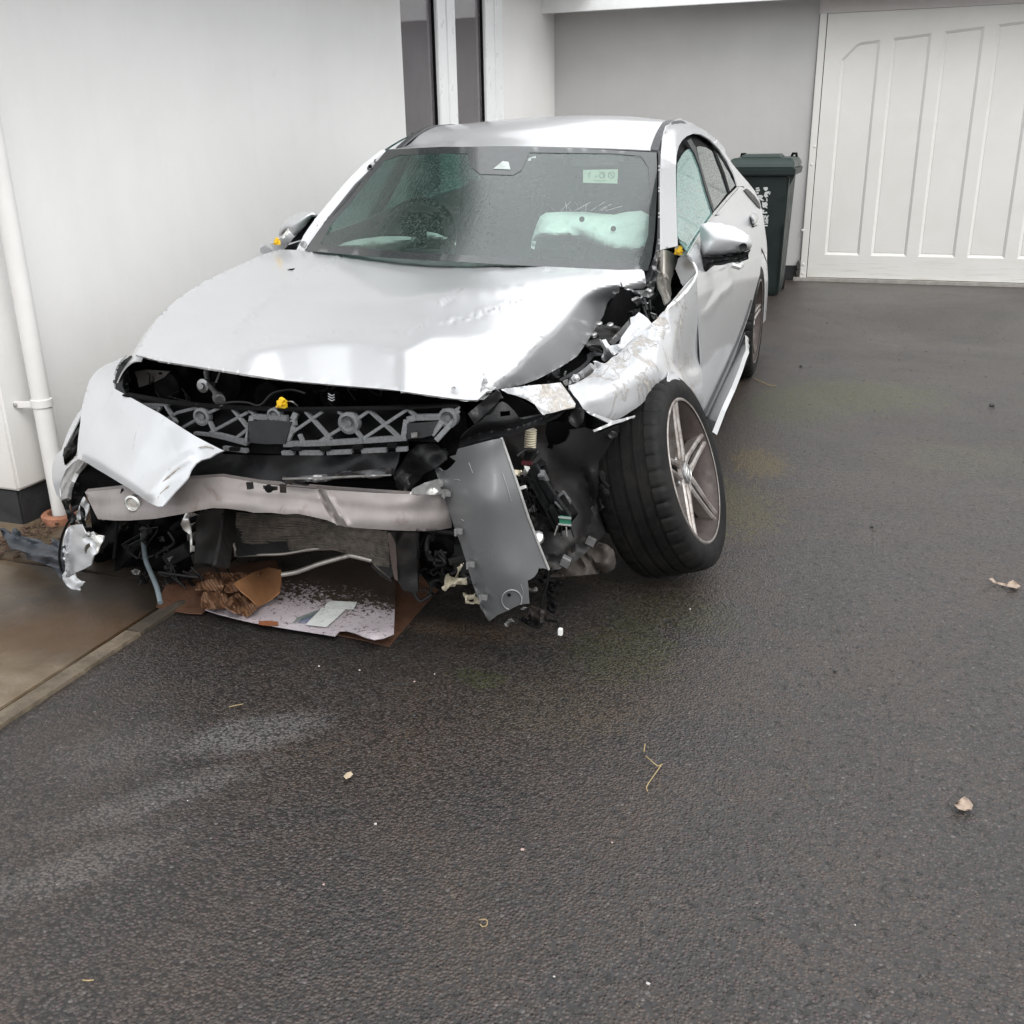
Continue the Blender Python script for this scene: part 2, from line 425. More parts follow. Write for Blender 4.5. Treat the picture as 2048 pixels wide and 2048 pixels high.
def rubber_mat():
    m, nt, p, co = newmat('tyre_rubber')
    c = mixc(nt, ramp(nt, noise(nt, 9, 7, .7, co, .5), [(.42, 0.0), (.75, 1.0)]), (.005, .0052, .0055), (.017, .0155, .014))
    rg = ramp(nt, noise(nt, 6, 5, .6, co), [(.35, .42), (.65, .7)])
    setp(nt, p, Base_Color=c, Roughness=rg, Specular_IOR_Level=.2, Normal=bumpn(nt, noise(nt, 90, 5, .7, co), .25, .002)); return m
TYRE = rubber_mat()
def rim_mat():
    m, nt, p, co = newmat('dirty_machined_alloy')
    c = mixc(nt, ramp(nt, noise(nt, 11, 8, .75, co, .7), [(.42, 0.0), (.66, 1.0)]), (.44, .41, .385), (.19, .15, .13))
    c = mixc(nt, ramp(nt, noise(nt, 70, 5, .75, co), [(.55, 0.0), (.7, .6)]), c, (.10, .07, .06))
    setp(nt, p, Base_Color=c, Roughness=.42, Metallic=.75, Normal=bumpn(nt, noise(nt, 80, 5, .7, co), .15, .002)); return m
RIM = rim_mat()
def brake_dust():
    return plain('brake_dusted_alloy', (.055, .042, .038), .6, .3, .35, 14, .3, 60, .003)
RIMD = brake_dust()
def glass_mat(name, tint, drops=.5, scale=120, haze=0.0, hcol=(.30, .56, .47), streak=False, crazed=False, iorf=1.0, rough=.02):
    m = bpy.data.materials.new(name); m.use_nodes = True; nt = m.node_tree; nt.nodes.clear()
    out = _n(nt, 'ShaderNodeOutputMaterial'); tc = _n(nt, 'ShaderNodeTexCoord'); co = tc.outputs['Object']
    tr = _n(nt, 'ShaderNodeBsdfTransparent'); tr.inputs[0].default_value = (*tint, 1)
    gl = _n(nt, 'ShaderNodeBsdfGlossy'); gl.inputs['Roughness'].default_value = rough
    df = _n(nt, 'ShaderNodeBsdfDiffuse'); df.inputs[0].default_value = (*hcol, 1)
    h = beads(nt, co, scale, .55, .38); h2 = beads(nt, co, scale*2.3, .6, .4)
    hh = math_(nt, 'ADD', h, math_(nt, 'MULTIPLY', h2, .4))
    if streak:
        mp = _n(nt, 'ShaderNodeMapping'); mp.inputs['Scale'].default_value = (150, 9, 9); nt.links.new(co, mp.inputs[0])
        st = noise(nt, 1.0, 4, .6, mp.outputs[0], .4); hh = math_(nt, 'ADD', hh, math_(nt, 'MULTIPLY', st, .8))
    bn = bumpn(nt, hh, drops, .0016)
    nt.links.new(bn, gl.inputs['Normal'])
    fr = _n(nt, 'ShaderNodeFresnel'); fr.inputs['IOR'].default_value = 1.52; nt.links.new(bn, fr.inputs['Normal'])
    fac = math_(nt, 'MULTIPLY', fr.outputs[0], 1.8*iorf, True)
    a = _n(nt, 'ShaderNodeMixShader'); nt.links.new(fac, a.inputs[0]); nt.links.new(tr.outputs[0], a.inputs[1]); nt.links.new(gl.outputs[0], a.inputs[2])
    res = a.outputs[0]
    hz = None
    if crazed:
        v = _n(nt, 'ShaderNodeTexVoronoi', feature='DISTANCE_TO_EDGE'); v.inputs['Scale'].default_value = 95; nt.links.new(co, v.inputs['Vector'])
        cell = _n(nt, 'ShaderNodeTexVoronoi'); cell.inputs['Scale'].default_value = 95; nt.links.new(co, cell.inputs['Vector'])
        sp = _n(nt, 'ShaderNodeSeparateColor'); nt.links.new(cell.outputs['Color'], sp.inputs[0])
        hz = math_(nt, 'ADD', math_(nt, 'MULTIPLY', math_(nt, 'LESS_THAN', v.outputs[0], .07), .35), math_(nt, 'MULTIPLY', sp.outputs[0], .25))
        df.inputs[0].default_value = (.28, .52, .48, 1)
    elif haze:
        hz = math_(nt, 'MULTIPLY', ramp(nt, noise(nt, 9, 6, .7, co), [(.3, .6), (.7, 1.0)]), haze)
    if hz is not None:
        b = _n(nt, 'ShaderNodeMixShader'); nt.links.new(hz, b.inputs[0]); nt.links.new(res, b.inputs[1]); nt.links.new(df.outputs[0], b.inputs[2]); res = b.outputs[0]
    nt.links.new(res, out.inputs[0]); return m
WSCREEN = glass_mat('wet_windscreen_glass', (.82, 1.0, .93), .42, 105, haze=.05, streak=True, iorf=1.55)
TEALG = glass_mat('clear_teal_side_glass', (.60, .86, .82), .3, 150, haze=.03, iorf=.5)
SIDEG = glass_mat('wet_side_glass', (.30, .33, .32), .7, 150, haze=.05)
CRAZED = glass_mat('crazed_teal_glass', (.42, .68, .62), .5, 110, crazed=True, iorf=1.5)
PANE = glass_mat('house_window_pane', (.85, .84, .85), .02, 30, haze=.26, hcol=(.40, .375, .39))  # grey haze colour lightens the pane in place of reflected light
FRIT = plain('dark_glass_band', (.045, .05, .05), .16, 0, .2, 20, .06, 200, .0008, wet=.5, coat=1)
# ------------------------------------------------------------ setting
def blobf(nt, co, cx, cy, rx, ry, rot=0, ragged=.5, nsc=3.0, soft=.35):
    # ragged elliptical patch on the ground, 1 inside
    mp = _n(nt, 'ShaderNodeMapping', vector_type='TEXTURE')
    mp.inputs['Location'].default_value = (cx, cy, 0); mp.inputs['Rotation'].default_value = (0, 0, rot); mp.inputs['Scale'].default_value = (rx, ry, 1)
    nt.links.new(co, mp.inputs[0])
    ln = _n(nt, 'ShaderNodeVectorMath', operation='LENGTH'); nt.links.new(mp.outputs[0], ln.inputs[0])
    v = math_(nt, 'ADD', ln.outputs['Value'], math_(nt, 'MULTIPLY', math_(nt, 'SUBTRACT', noise(nt, nsc, 6, .7, co), .5), ragged*2))
    return ramp(nt, v, [(max(0, 1-soft)*.5, 1.0), (min(1, (1+soft)*.5), 0.0)]) if False else math_(nt, 'SUBTRACT', 1, math_(nt, 'DIVIDE', math_(nt, 'SUBTRACT', v, 1-soft), 2*soft), True)
def GW(a, b): q = Wp((a, b), 'z', 0); return float(q[0]), float(q[1])
def asphalt():
    m, nt, p, co = newmat('wet_asphalt')
    v = _n(nt, 'ShaderNodeTexVoronoi'); v.inputs['Scale'].default_value = 140; nt.links.new(co, v.inputs['Vector'])
    v2 = _n(nt, 'ShaderNodeTexVoronoi'); v2.inputs['Scale'].default_value = 90; nt.links.new(co, v2.inputs['Vector'])
    sp = _n(nt, 'ShaderNodeSeparateColor'); nt.links.new(v.outputs['Color'], sp.inputs[0])
    big = noise(nt, .8, 6, .6, co, .4)
    c = mixc(nt, ramp(nt, big, [(.35, 0.0), (.65, 1.0)]), (.0152, .0120, .0100), (.0285, .0236, .0202))
    c = mixc(nt, math_(nt, 'POWER', sp.outputs[0], 2.2), c, (.076, .067, .061))
    c = mixc(nt, math_(nt, 'MULTIPLY', math_(nt, 'GREATER_THAN', sp.outputs[1], .74), .5), c, (.070, .044, .042))
    c = mixc(nt, math_(nt, 'MULTIPLY', math_(nt, 'LESS_THAN', sp.outputs[1], .22), .6), c, (.012, .011, .0105))
    c = mixc(nt, math_(nt, 'MULTIPLY', ramp(nt, noise(nt, 1.7, 7, .75, co, .8), [(.44, 0.0), (.62, 1.0)]), .50), c, (.066, .043, .028))
    c = mixc(nt, math_(nt, 'MULTIPLY', ramp(nt, noise(nt, 7, 6, .75, co, .5), [(.50, 0.0), (.68, 1.0)]), .35), c, (.018, .017, .0165))
    c = mixc(nt, math_(nt, 'MULTIPLY', math_(nt, 'GREATER_THAN', sp.outputs[2], .995), .5), c, (.16, .15, .14))
    # brownish grime in the joints, drifting
    c = mixc(nt, math_(nt, 'MULTIPLY', ramp(nt, noise(nt, 2.6, 7, .7, co, .5), [(.5, 0.0), (.72, 1.0)]), .45), c, (.070, .050, .034))
    # dry pale drag marks near the lower left
    for a in ((*GW(512, 1465), .17, .075, R(38), .65, 12.0, .30, .30), (*GW(330, 1590), .22, .05, R(50), 1.1, 12.0, .4, .17), (*GW(140, 1740), .20, .06, R(52), 1.1, 12, .4, .15), (*GW(240, 1500), .14, .10, R(40), 1.0, 9, .5, .12)):
        c = mixc(nt, math_(nt, 'MULTIPLY', blobf(nt, co, *a[:8]), a[8]), c, (.27, .26, .255))
    # moss: crumbs and tufts inside ragged patches
    mn = noise(nt, 38, 6, .85, co, .6)
    for a in ((-.12, 5.85, .45, .36, .2, 1.8, 16, .3, .75, (.055, .058, .014)), (-.42, 5.45, .26, .30, 0, 1.8, 18, .3, .7, (.046, .050, .012)), (-.47, 4.45, .12, .22, .2, 2.0, 30, .25, .55, (.12, .080, .010)),
              (-.52, 3.85, .20, .32, .3, 1.8, 22, .3, .6, (.072, .062, .014)), (-.62, 2.55, .16, .18, .3, .9, 6, .5, .55, (.042, .044, .010)), (-.52, 2.85, .20, .14, 0, .9, 6, .5, .45, (.040, .042, .010)), (.42, 4.75, .35, .22, .2, .9, 5, .5, .35, (.07, .07, .03)),
              (-1.6, 1.02, .03, .02, 0, .6, 9, .6, .8, (.08, .10, .02)), (-.95, 2.28, .08, .05, 0, .8, 9, .6, .6, (.05, .06, .015)), (-.72, 2.2, .22, .16, 0, .9, 6, .5, .35, (.06, .045, .02))):
        mk = math_(nt, 'ADD', blobf(nt, co, *a[:8]), math_(nt, 'MULTIPLY', math_(nt, 'SUBTRACT', mn, .5), 2.6)); c = mixc(nt, math_(nt, 'MULTIPLY', ramp(nt, mk, [(.42, 0.0), (.66, 1.0)]), a[8]), c, a[9])
    # darker patch under the car; oily patch and brown stains ahead of it
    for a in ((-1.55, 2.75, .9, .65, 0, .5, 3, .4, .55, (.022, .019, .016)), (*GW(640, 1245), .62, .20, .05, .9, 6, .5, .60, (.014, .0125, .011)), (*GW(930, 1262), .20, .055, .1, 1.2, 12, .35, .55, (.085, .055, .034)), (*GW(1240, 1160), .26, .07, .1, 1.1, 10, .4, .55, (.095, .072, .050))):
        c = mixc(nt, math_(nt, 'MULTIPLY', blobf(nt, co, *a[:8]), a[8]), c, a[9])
    dome = math_(nt, 'SUBTRACT', 1, math_(nt, 'MULTIPLY', v.outputs['Distance'], 1.5), True)
    gap = math_(nt, 'SUBTRACT', 1, math_(nt, 'MULTIPLY', dome, 4.0), True)
    pit = math_(nt, 'SUBTRACT', 1, ramp(nt, noise(nt, 48, 5, .75, co, .4), [(.36, 0.0), (.43, 1.0)]), True)
    c = mixc(nt, math_(nt, 'MULTIPLY', gap, .75), c, (.010, .009, .009))
    pit2 = math_(nt, 'SUBTRACT', 1, ramp(nt, noise(nt, 26, 5, .8, co, .6), [(.335, 0.0), (.375, 1.0)]), True)
    pit = math_(nt, 'MAXIMUM', pit, pit2)
    c = mixc(nt, math_(nt, 'MULTIPLY', pit, .92), c, (.0045, .004, .004))
    h = math_(nt, 'ADD', math_(nt, 'MULTIPLY', dome, math_(nt, 'ADD', .5, sp.outputs[1])), math_(nt, 'MULTIPLY', math_(nt, 'SUBTRACT', 1, v2.outputs['Distance'], True), .5))
    h = math_(nt, 'SUBTRACT', h, math_(nt, 'MULTIPLY', pit, 1.0))
    wet = ramp(nt, noise(nt, .55, 5, .6, co, .6), [(.36, 0.0), (.64, 1.0)])
    rg = mixc(nt, wet, (.32,)*3, (.50,)*3)
    setp(nt, p, Base_Color=c, Roughness=rg, Specular_IOR_Level=.75, Normal=bumpn(nt, h, .65, .0032)); return m
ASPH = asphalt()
def concrete():
    m, nt, p, co = newmat('wet_stained_concrete')
    c = mixc(nt, ramp(nt, noise(nt, 2.3, 8, .65, co, .8), [(.35, 0.0), (.68, 1.0)]), (.105, .071, .037), (.225, .178, .125))
    c = mixc(nt, math_(nt, 'MULTIPLY', ramp(nt, noise(nt, 5, 8, .75, co, 1.0), [(.52, 0.0), (.68, 1.0)]), .6), c, (.21, .185, .16))
    c = mixc(nt, math_(nt, 'MULTIPLY', ramp(nt, noise(nt, 3.4, 6, .7, co, .4), [(.52, 0.0), (.75, 1.0)]), .6), c, (.105, .052, .018))
    c = mixc(nt, math_(nt, 'MULTIPLY', ramp(nt, noise(nt, 90, 3, .7, co), [(.62, 0.0), (.70, 1.0)]), .7), c, (.04, .03, .02))
    c = mixc(nt, blobf(nt, co, -2.12, 2.72, .62, .62, 0, .6, 4, .5), c, (.026, .020, .015))  # under-car shadow painted into the concrete, this patch and the next
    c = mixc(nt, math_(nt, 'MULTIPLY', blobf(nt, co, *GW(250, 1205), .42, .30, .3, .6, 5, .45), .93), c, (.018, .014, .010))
    c = mixc(nt, math_(nt, 'MULTIPLY', blobf(nt, co, *GW(130, 1265), .22, .16, .3, .9, 6, .5), .6), c, (.085, .042, .014))
    rg = ramp(nt, noise(nt, 1.8, 5, .6, co, .6), [(.38, .22), (.62, .62)])
    setp(nt, p, Base_Color=c, Roughness=rg, Normal=bumpn(nt, noise(nt, 55, 7, .75, co), .35, .004)); return m
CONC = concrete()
EDGE = plain('mossy_kerb_concrete', (.15, .12, .085), .6, 0, .4, 11, .7, 60, .006, dust=(7, .46, (.07, .055, .035), .85))
def render_wall(name, a, b, sc=1.0, base_dirt=None):
    m, nt, p, co = newmat(name)
    c = mixc(nt, ramp(nt, noise(nt, 1.1, 6, .6, co, .4), [(.3, 0.0), (.7, 1.0)]), a, b)
    c = mixc(nt, math_(nt, 'MULTIPLY', ramp(nt, noise(nt, 6, 8, .75, co), [(.60, 0.0), (.75, 1.0)]), .25), c, tuple(x*.80 for x in a))
    if base_dirt:
        sx = _n(nt, 'ShaderNodeSeparateXYZ'); nt.links.new(co, sx.inputs[0])
        z = math_(nt, 'ADD', sx.outputs[2], math_(nt, 'MULTIPLY', noise(nt, 4, 6, .7, co), .22))
        c = mixc(nt, ramp(nt, z, [(.22, .55), (.55, .12), (.9, 0.0)]), c, base_dirt)
    mp = _n(nt, 'ShaderNodeMapping'); mp.inputs['Scale'].default_value = (9, 9, .7); nt.links.new(co, mp.inputs[0])
    c = mixc(nt, math_(nt, 'MULTIPLY', ramp(nt, noise(nt, 1.0, 6, .7, mp.outputs[0]), [(.50, 0.0), (.74, 1.0)]), .07), c, tuple(x*.72 for x in a))
    h = math_(nt, 'ADD', noise(nt, 38*sc, 6, .7, co), math_(nt, 'MULTIPLY', noise(nt, 5, 3, .5, co), .8))
    setp(nt, p, Base_Color=c, Roughness=.8, Specular_IOR_Level=.25, Normal=bumpn(nt, h, .3, .006)); return m
WALLW = render_wall('white_painted_render', (.75, .745, .73), (.81, .805, .79), base_dirt=(.40, .36, .31))
WALLG = render_wall('grey_painted_render', (.455, .45, .445), (.51, .505, .495))
PLINTH = plain('black_plinth_paint', (.022, .023, .025), .5, 0, .4, 8, .4, 40, .005, dust=(26, .66, (.30, .29, .27), .8))
def doorpaint():
    m, nt, p, co = newmat('cream_white_door_paint')
    c = mixc(nt, ramp(nt, noise(nt, 1.6, 7, .7, co, .6), [(.3, 0.0), (.7, 1.0)]), (.65, .64, .60), (.71, .70, .67))
    mp = _n(nt, 'ShaderNodeMapping'); mp.inputs['Scale'].default_value = (1.2, 1, 30); nt.links.new(co, mp.inputs[0])
    sx = _n(nt, 'ShaderNodeSeparateXYZ'); nt.links.new(co, sx.inputs[0])
    low = math_(nt, 'SUBTRACT', 1, math_(nt, 'MULTIPLY', sx.outputs[2], 3.2), True)
    c = mixc(nt, math_(nt, 'MULTIPLY', math_(nt, 'MULTIPLY', ramp(nt, noise(nt, 2, 6, .7, mp.outputs[0]), [(.52, 0.0), (.66, 1.0)]), low), .7), c, (.42, .40, .34))
    c = mixc(nt, math_(nt, 'MULTIPLY', ramp(nt, noise(nt, 23, 7, .8, co, .5), [(.68, 0.0), (.72, 1.0)]), .45), c, (.40, .40, .38))
    setp(nt, p, Base_Color=c, Roughness=.5, Normal=bumpn(nt, noise(nt, 25, 5, .6, co), .08, .004)); return m
DOORP = doorpaint()
UPVC = plain('white_window_plastic', (.86, .87, .87), .35, 0, .04, 5, .04, 40, .001)
SOFF = plain('added_dark_soffit', (.022, .020, .019), .6, 0, .2, 5, .1)  # near black so the unseen soffit reflects dark in the windscreen
ROOFT = plain('dark_roof_tile', (.06, .055, .055), .7, 0, .3, 9, .4, 30, .01)
TERRA = plain('terracotta', (.33, .145, .085), .7, 0, .3, 18, .4, 60, .004, dust=(12, .56, (.12, .07, .05), .6))
PVCW = plain('white_pipe_paint', (.70, .69, .67), .45, 0, .06, 5, .08, 60, .002, dust=(13, .64, (.42, .38, .33), .5))
CURT = plain('grey_curtain', (.74, .70, .72), .8, 0, .12, 6, .2)
ROOMM = plain('dim_room_wall', (.20, .19, .19), .8)

def S_(o): o['kind'] = 'structure'; return o
# ground: one sheet out to the horizon
g = MB(); g.add([(-90, -90, 0), (90, -90, 0), (90, 90, 0), (-90, 90, 0)], [(0, 1, 2, 3)])
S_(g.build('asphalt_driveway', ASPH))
# concrete path beside the house, cast in bays with sunk joints, and its edging strip
path = S_(MB().box((-2.72, 1.0, -.045), (1.30, 22, .07)).build('concrete_path', plain('joint_dirt', (.05, .04, .028), .9)))
for a, b in ((-6.0, -2.5), (-2.49, -.45), (-.438, 2.515), (2.533, 4.55), (4.565, 6.6), (6.615, 9.4)):
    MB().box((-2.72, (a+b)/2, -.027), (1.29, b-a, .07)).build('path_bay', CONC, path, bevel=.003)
for a, b in ((-6, -1.6), (-1.59, 1.3), (1.31, 2.20), (2.205, 4.2), (4.21, 7.1)):
    MB().box((-2.035, (a+b)/2, -.0275), (.058, b-a, .075)).build('edging_strip', EDGE if b < 2.3 else plain('dark_edging', (.060, .048, .034), .7, 0, .5, 7, .6, 50, .006, dust=(6, .42, (.03, .023, .016), .9)), path, bevel=.003)  # edging from the car's nose onward is darker

# house: near block, set-back far wall with the tall window, unseen eaves and roof
XN, XF, YC, YE, YG = -3.03, -3.34, 2.80, 6.25, 10.46
ye = Wp((798, 0), 'x', XN)[1]; ye2 = Wp((816, 265), 'x', XN)[1]; YE = (ye+ye2)/2
house = empty('bungalow', (XN, YC, 0), 0, 'white rendered bungalow with dark plinth and a tall white framed window', 'house')
def hpart(mb, name, mat, parent=None, bevel=0):
    o = mb.build(name, mat, None, bevel=bevel); o.data.transform(Matrix.Translation((-XN, -YC, 0))); o.parent = parent or house
    return o
ZT = 2.62
w = MB(); w.box((XN-2.5, (YC+YE)/2, .15+(2.43-.15)/2), (5.0, YE-YC, 2.43-.15)); hpart(w, 'wall', WALLW, bevel=.01)
w = MB(); w.box((XN-2.52, (YC+YE)/2, .065), (5.0, YE-YC-.03, .17)); hpart(w, 'plinth', PLINTH, bevel=.008)
# window opening edges measured on the far wall
def yf(px): return (Wp((px[0], 0), 'x', XF)[1]+Wp((px[1], 235), 'x', XF)[1])/2
y1 = yf((869, 884)); y2 = yf((907, 917)); y3 = yf((966, 977)); y4 = yf((1003, 1007))
W0 = YE-.25; ZW0, ZW1 = .55, 2.52
for nm, mb in (('below', MB().box((XF-.15, (YE+YG)/2, .15+(ZW0-.15)/2), (.3, YG-YE+.02, ZW0-.15))),
               ('above', MB().box((XF-.15, (YE+YG)/2, (ZT+ZW1)/2), (.3, YG-YE+.02, ZT-ZW1))),
               ('beside', MB().box((XF-.15, (y4+YG)/2, (ZW0+ZW1)/2), (.3, YG-y4, ZW1-ZW0)))):
    hpart(mb, 'wall', WALLW)
hpart(MB().box((XF-.16, (YE+YG)/2, .065), (.3, YG-YE, .17)), 'plinth', PLINTH)
hpart(MB().box((XF-2.6, YG-.1, 1.3), (4.6, .2, 2.6)), 'wall', WALLW)
win = hpart(MB().box((XF-.035, (W0+y4)/2, ZW0+.03), (.07, y4-W0, .06)), 'window', UPVC, bevel=.004); hpart(MB().box((XF-.035, (W0+y4)/2, ZW1-.03), (.07, y4-W0, .06)), 'frame', UPVC, win, bevel=.004)
for a, b in ((y1, (y1+y2)/2-.008), ((y1+y2)/2+.008, y2), (y3, (y3+y4)/2), ((y3+y4)/2+.012, y4)):
    hpart(MB().box((XF-.03, (a+b)/2, (ZW0+ZW1)/2), (.07, b-a, ZW1-ZW0-.121)), 'frame', UPVC, win, bevel=.005)
hpart(MB().box((XF-.045, (y1+y2)/2, (ZW0+ZW1)/2), (.05, .02, ZW1-ZW0-.121)), 'gasket', BLKM, win)
hpart(MB().box((XF-.045, y1-.008, (ZW0+ZW1)/2), (.05, .013, ZW1-ZW0-.121)), 'gasket', BLKM, win)
hpart(MB().box((XF-.045, y3-.008, (ZW0+ZW1)/2), (.05, .013, ZW1-ZW0-.121)), 'gasket', BLKM, win)
for a, b in ((W0, y1-.015), (y2, y3-.015)):
    hpart(MB().box((XF-.045, (a+b)/2, (ZW0+ZW1)/2), (.012, b-a, ZW1-ZW0-.121)), 'pane', PANE, win)
cv = MB()
n = 26
pts = [(XF-.13+.025*math.sin(i*1.9), W0+(y4-W0)*i/n) for i in range(n+1)]
for z0 in (ZW0,): cv.add([(x, y, z) for x, y in pts for z in (.4, 2.4)], [(2*i, 2*i+2, 2*i+3, 2*i+1) for i in range(n)])
hpart(cv, 'curtain', CURT)
hpart(MB().box((XF-1.9, (W0+YG)/2-.1, 1.25), (.1, YG-W0-.4, 2.3)), 'room_wall', ROOMM)
hpart(MB().box((XF+.03, (W0+y4)/2+.02, ZW0-.02), (.10, y4-W0, .035)), 'sill', UPVC, win, bevel=.004)
ZN, XE = 2.43, -2.42  # eaves added out of view; height and overhang shaped for the windscreen reflection
hpart(MB().box(((XE+XN)/2-.02, (YC+YE)/2-.2, ZN+.02), (XE-XN, YE-YC+.9, .035)), 'soffit', SOFF)
hpart(MB().box((XF+.12, (YE+YG)/2+.3, ZT+.02), (.75, YG-YE-.3, .035)), 'soffit', UPVC)
hpart(MB().box((XF+.51, (YE+YG)/2+.3, ZT+.09), (.025, YG-YE-.3, .17)), 'fascia', UPVC)
hpart(MB().box((XE+.005, (YC+YE)/2-.2, ZN+.09), (.025, YE-YC+.9, .19)), 'fascia', UPVC)
gt = MB(); gt.tube([(XE+.07, YC-.65, ZN+.12), (XE+.07, YE+.25, ZN+.12)], .055, 12); hpart(gt, 'gutter', UPVC)
rf = MB(); rf.prism([(XE, YC-.68, ZN+.185), (XN-3.0, YC-.68, ZN+.42), (XN-6.6, YC-.68, ZN+.185)], (0, YE-YC+.95, 0)); hpart(rf, 'roof', ROOFT)

# garage
gar = empty('garage', (-.8, YG, 0), 0, 'grey rendered garage end wall with pale roof fascia', 'garage')
def gpart(mb, name, mat, bevel=0, parent=None):
    o = mb.build(name, mat, None, bevel=bevel); o.data.transform(Matrix.Translation((.8, -YG, 0))); o.parent = parent or gar; return o
gpart(MB().box(((XF-.85)/2, YG+.12, .135+1.2), (-.85-XF, .24, 2.4)), 'wall', WALLG)
gpart(MB().box(((XF-.87)/2, YG+.125, .0665), (-.87-XF, .24, .135)), 'plinth', PLINTH, .004)
gpart(MB().box((1.4, YG+.10, 2.336+.10), (4.5, .28, .20)), 'lintel', render_wall('pale_pinkish_lintel_paint', (.56, .53, .52), (.60, .57, .56)))
gpart(MB().box((5.4, YG+.12, 1.2), (3.6, .24, 2.4)), 'wall', WALLG)
gpart(MB().box((2, YG+3, 2.61), (10.7, 6.7, .12)), 'flat_roof', ROOFT)
gpart(MB().box((1.9, YG-.37, 2.53), (10.5, .03, .20)), 'fascia', UPVC, .004)
gpart(MB().box((1.9, YG-.18, 2.545), (10.5, .35, .014)), 'soffit', UPVC)
# side post with screw heads
po = gpart(MB().box((-.813, YG-.012, 1.20), (.062, .05, 2.40)), 'door_post', DOORP, .006)
for px in (cr('T', 418, 945)[0], cr('T', 397, 1060)[0], cr('T', 340, 1483)[0], cr('T', 342, 1703)[0], cr('T', 340, 1760)[0]):
    q = Wp(px, 'y', YG-.037)
    gpart(MB().lathe([(.013, 0), (.012, .003), (.007, .0055), (.001, .006)], 12, (q[0], YG-.037, q[2]), (0, -1, 0)), 'screw_head', DOORP, parent=po)
q = Wp(cr('T', 318, 1740)[0], 'y', YG-.04)
bl = MB()
for i in range(9): bl.box((q[0]+random.uniform(-.02, .01), YG-.03, q[2]-.05+i*.016), (random.uniform(.01, .03), .03, .02), Matrix.Rotation(random.uniform(-.5, .5), 3, 'Y'))
gpart(bl, 'peeled_patch', plain('bare_damaged_post_core', (.07, .06, .055), .9, 0, .4, 60))
gpart(MB().box((1.5, YG+.01, .012), (4.8, .16, .036)), 'threshold', plain('threshold_concrete', (.30, .285, .26), .8, 0, .25, 12, .5), .004)

# up-and-over garage door: one sheet with nine recessed fields under a shallow arch
door = empty('garage_door', (1.4, YG-.03, .03), 0, 'large cream white panelled garage door with a shallow arched top row', 'garage door')
DX0, DX1, DZ0, DZ1 = -.775, 3.60, .035, 2.334
per, wd_ = .418, .315; xs = [-.628+per*i for i in range(10)]; xs = [x for x in xs if x+wd_ < DX1-.1]
xc = (DX0+DX1)/2
def arch(x): u = abs(x-xc)/(xc-DX0); return 2.25-.185*u-2.1*max(0, u-.875)
fields = []
for x in xs:
    a, b = x, x+wd_
    top = [(b-(b-a)*k/8, arch(b-(b-a)*k/8)) for k in range(9)]
    fields.append([(a, .245), (b, .245)]+top)
def inset(poly, d):
    n = len(poly); out = []
    for i in range(n):
        p0, p1, p2 = (np.array(poly[(i+k) % n]) for k in (-1, 0, 1)); e1 = (p1-p0)/np.linalg.norm(p1-p0); e2 = (p2-p1)/np.linalg.norm(p2-p1)
        n1 = np.array((-e1[1], e1[0])); n2 = np.array((-e2[1], e2[0])); m_ = n1+n2; m_ /= max(.3, (m_@n1)); out.append(tuple(p1+m_*d))
    return out
vv, ff = tri2d([(DX0, DZ0), (DX1, DZ0), (DX1, DZ1), (DX0, DZ1)], fields, step=.2, fill=False)
me = bpy.data.meshes.new('door_sheet'); me.from_pydata([(x-1.4, 0, z-.03) for x, z in vv], [], ff); me.update()
if me.polygons[0].normal.y > 0: me.flip_normals()
ds = link('door_sheet', me, DOORP, door); md = ds.modifiers.new('t', 'SOLIDIFY'); md.thickness = .004; md.offset = -1
for fl in fields:
    i1, i2 = inset(fl, .024), inset(fl, .030); n = len(fl)
    V = [(x-1.4, .0005, z-.03) for x, z in fl]+[(x-1.4, .017, z-.03) for x, z in i1]+[(x-1.4, .014, z-.03) for x, z in i2]
    FF = [(i, (i+1) % n, n+(i+1) % n, n+i) for i in range(n)]+[(n+i, n+(i+1) % n, 2*n+(i+1) % n, 2*n+i) for i in range(n)]+[tuple(range(2*n, 3*n))]
    m_ = MB(); m_.v = V; m_.f = FF; m_.build('panel', DOORP, door)
MB().box((0, .035, 1.16), (4.5, .02, 2.36)).build('door_backing', BLKM, door)

# downpipe with wall bracket and terracotta gully collar
PX, PY = -2.945, 2.905
pipe = empty('downpipe', (PX, PY, 0), 0, 'white rainwater downpipe standing in a terracotta collar at the house corner', 'downpipe')
MB().lathe([(.034, .02), (.034, 2.43)], 28).build('pipe', PVCW, pipe, True)
MB().lathe([(.0345, .0), (.0395, .002), (.0395, .07), (.0345, .074)], 28, (0, 0, 1.62)).build('pipe_socket', PVCW, pipe, True)
bz = Wp((60, 803), 'y', PY)[2]
b = MB(); b.lathe([(.0345, bz-.016), (.039, bz-.014), (.039, bz+.014), (.0345, bz+.016)], 28); b.build('bracket', PVCW, pipe, True)
b = MB(); b.box((-.05, -.03, bz-.004), (.085, .012, .026), Matrix.Rotation(R(20), 3, 'Z')); b.build('bracket_ear', PVCW, pipe, bevel=.003)
MB().lathe([(.004, 0), (.009, .001), (.009, .006), (.003, .008)], 10, (-.082, -.046, bz-.004), (.3, -1, 0)).build('bracket_screw', STEEL, pipe)
MB().lathe([(.052, .0), (.074, .0), (.076, .035), (.068, .042), (.052, .042), (.050, .0)], 36, cap=False).build('gully_collar', TERRA, pipe, True)
# ------------------------------------------------------------ the wrecked car
car = empty('wrecked_car', (CX, CY, 0), CA, 'crashed silver saloon with its front end torn off and one front wheel splayed out', 'car')
c_ = cr
def px(k, *a): return cr(k, *a)
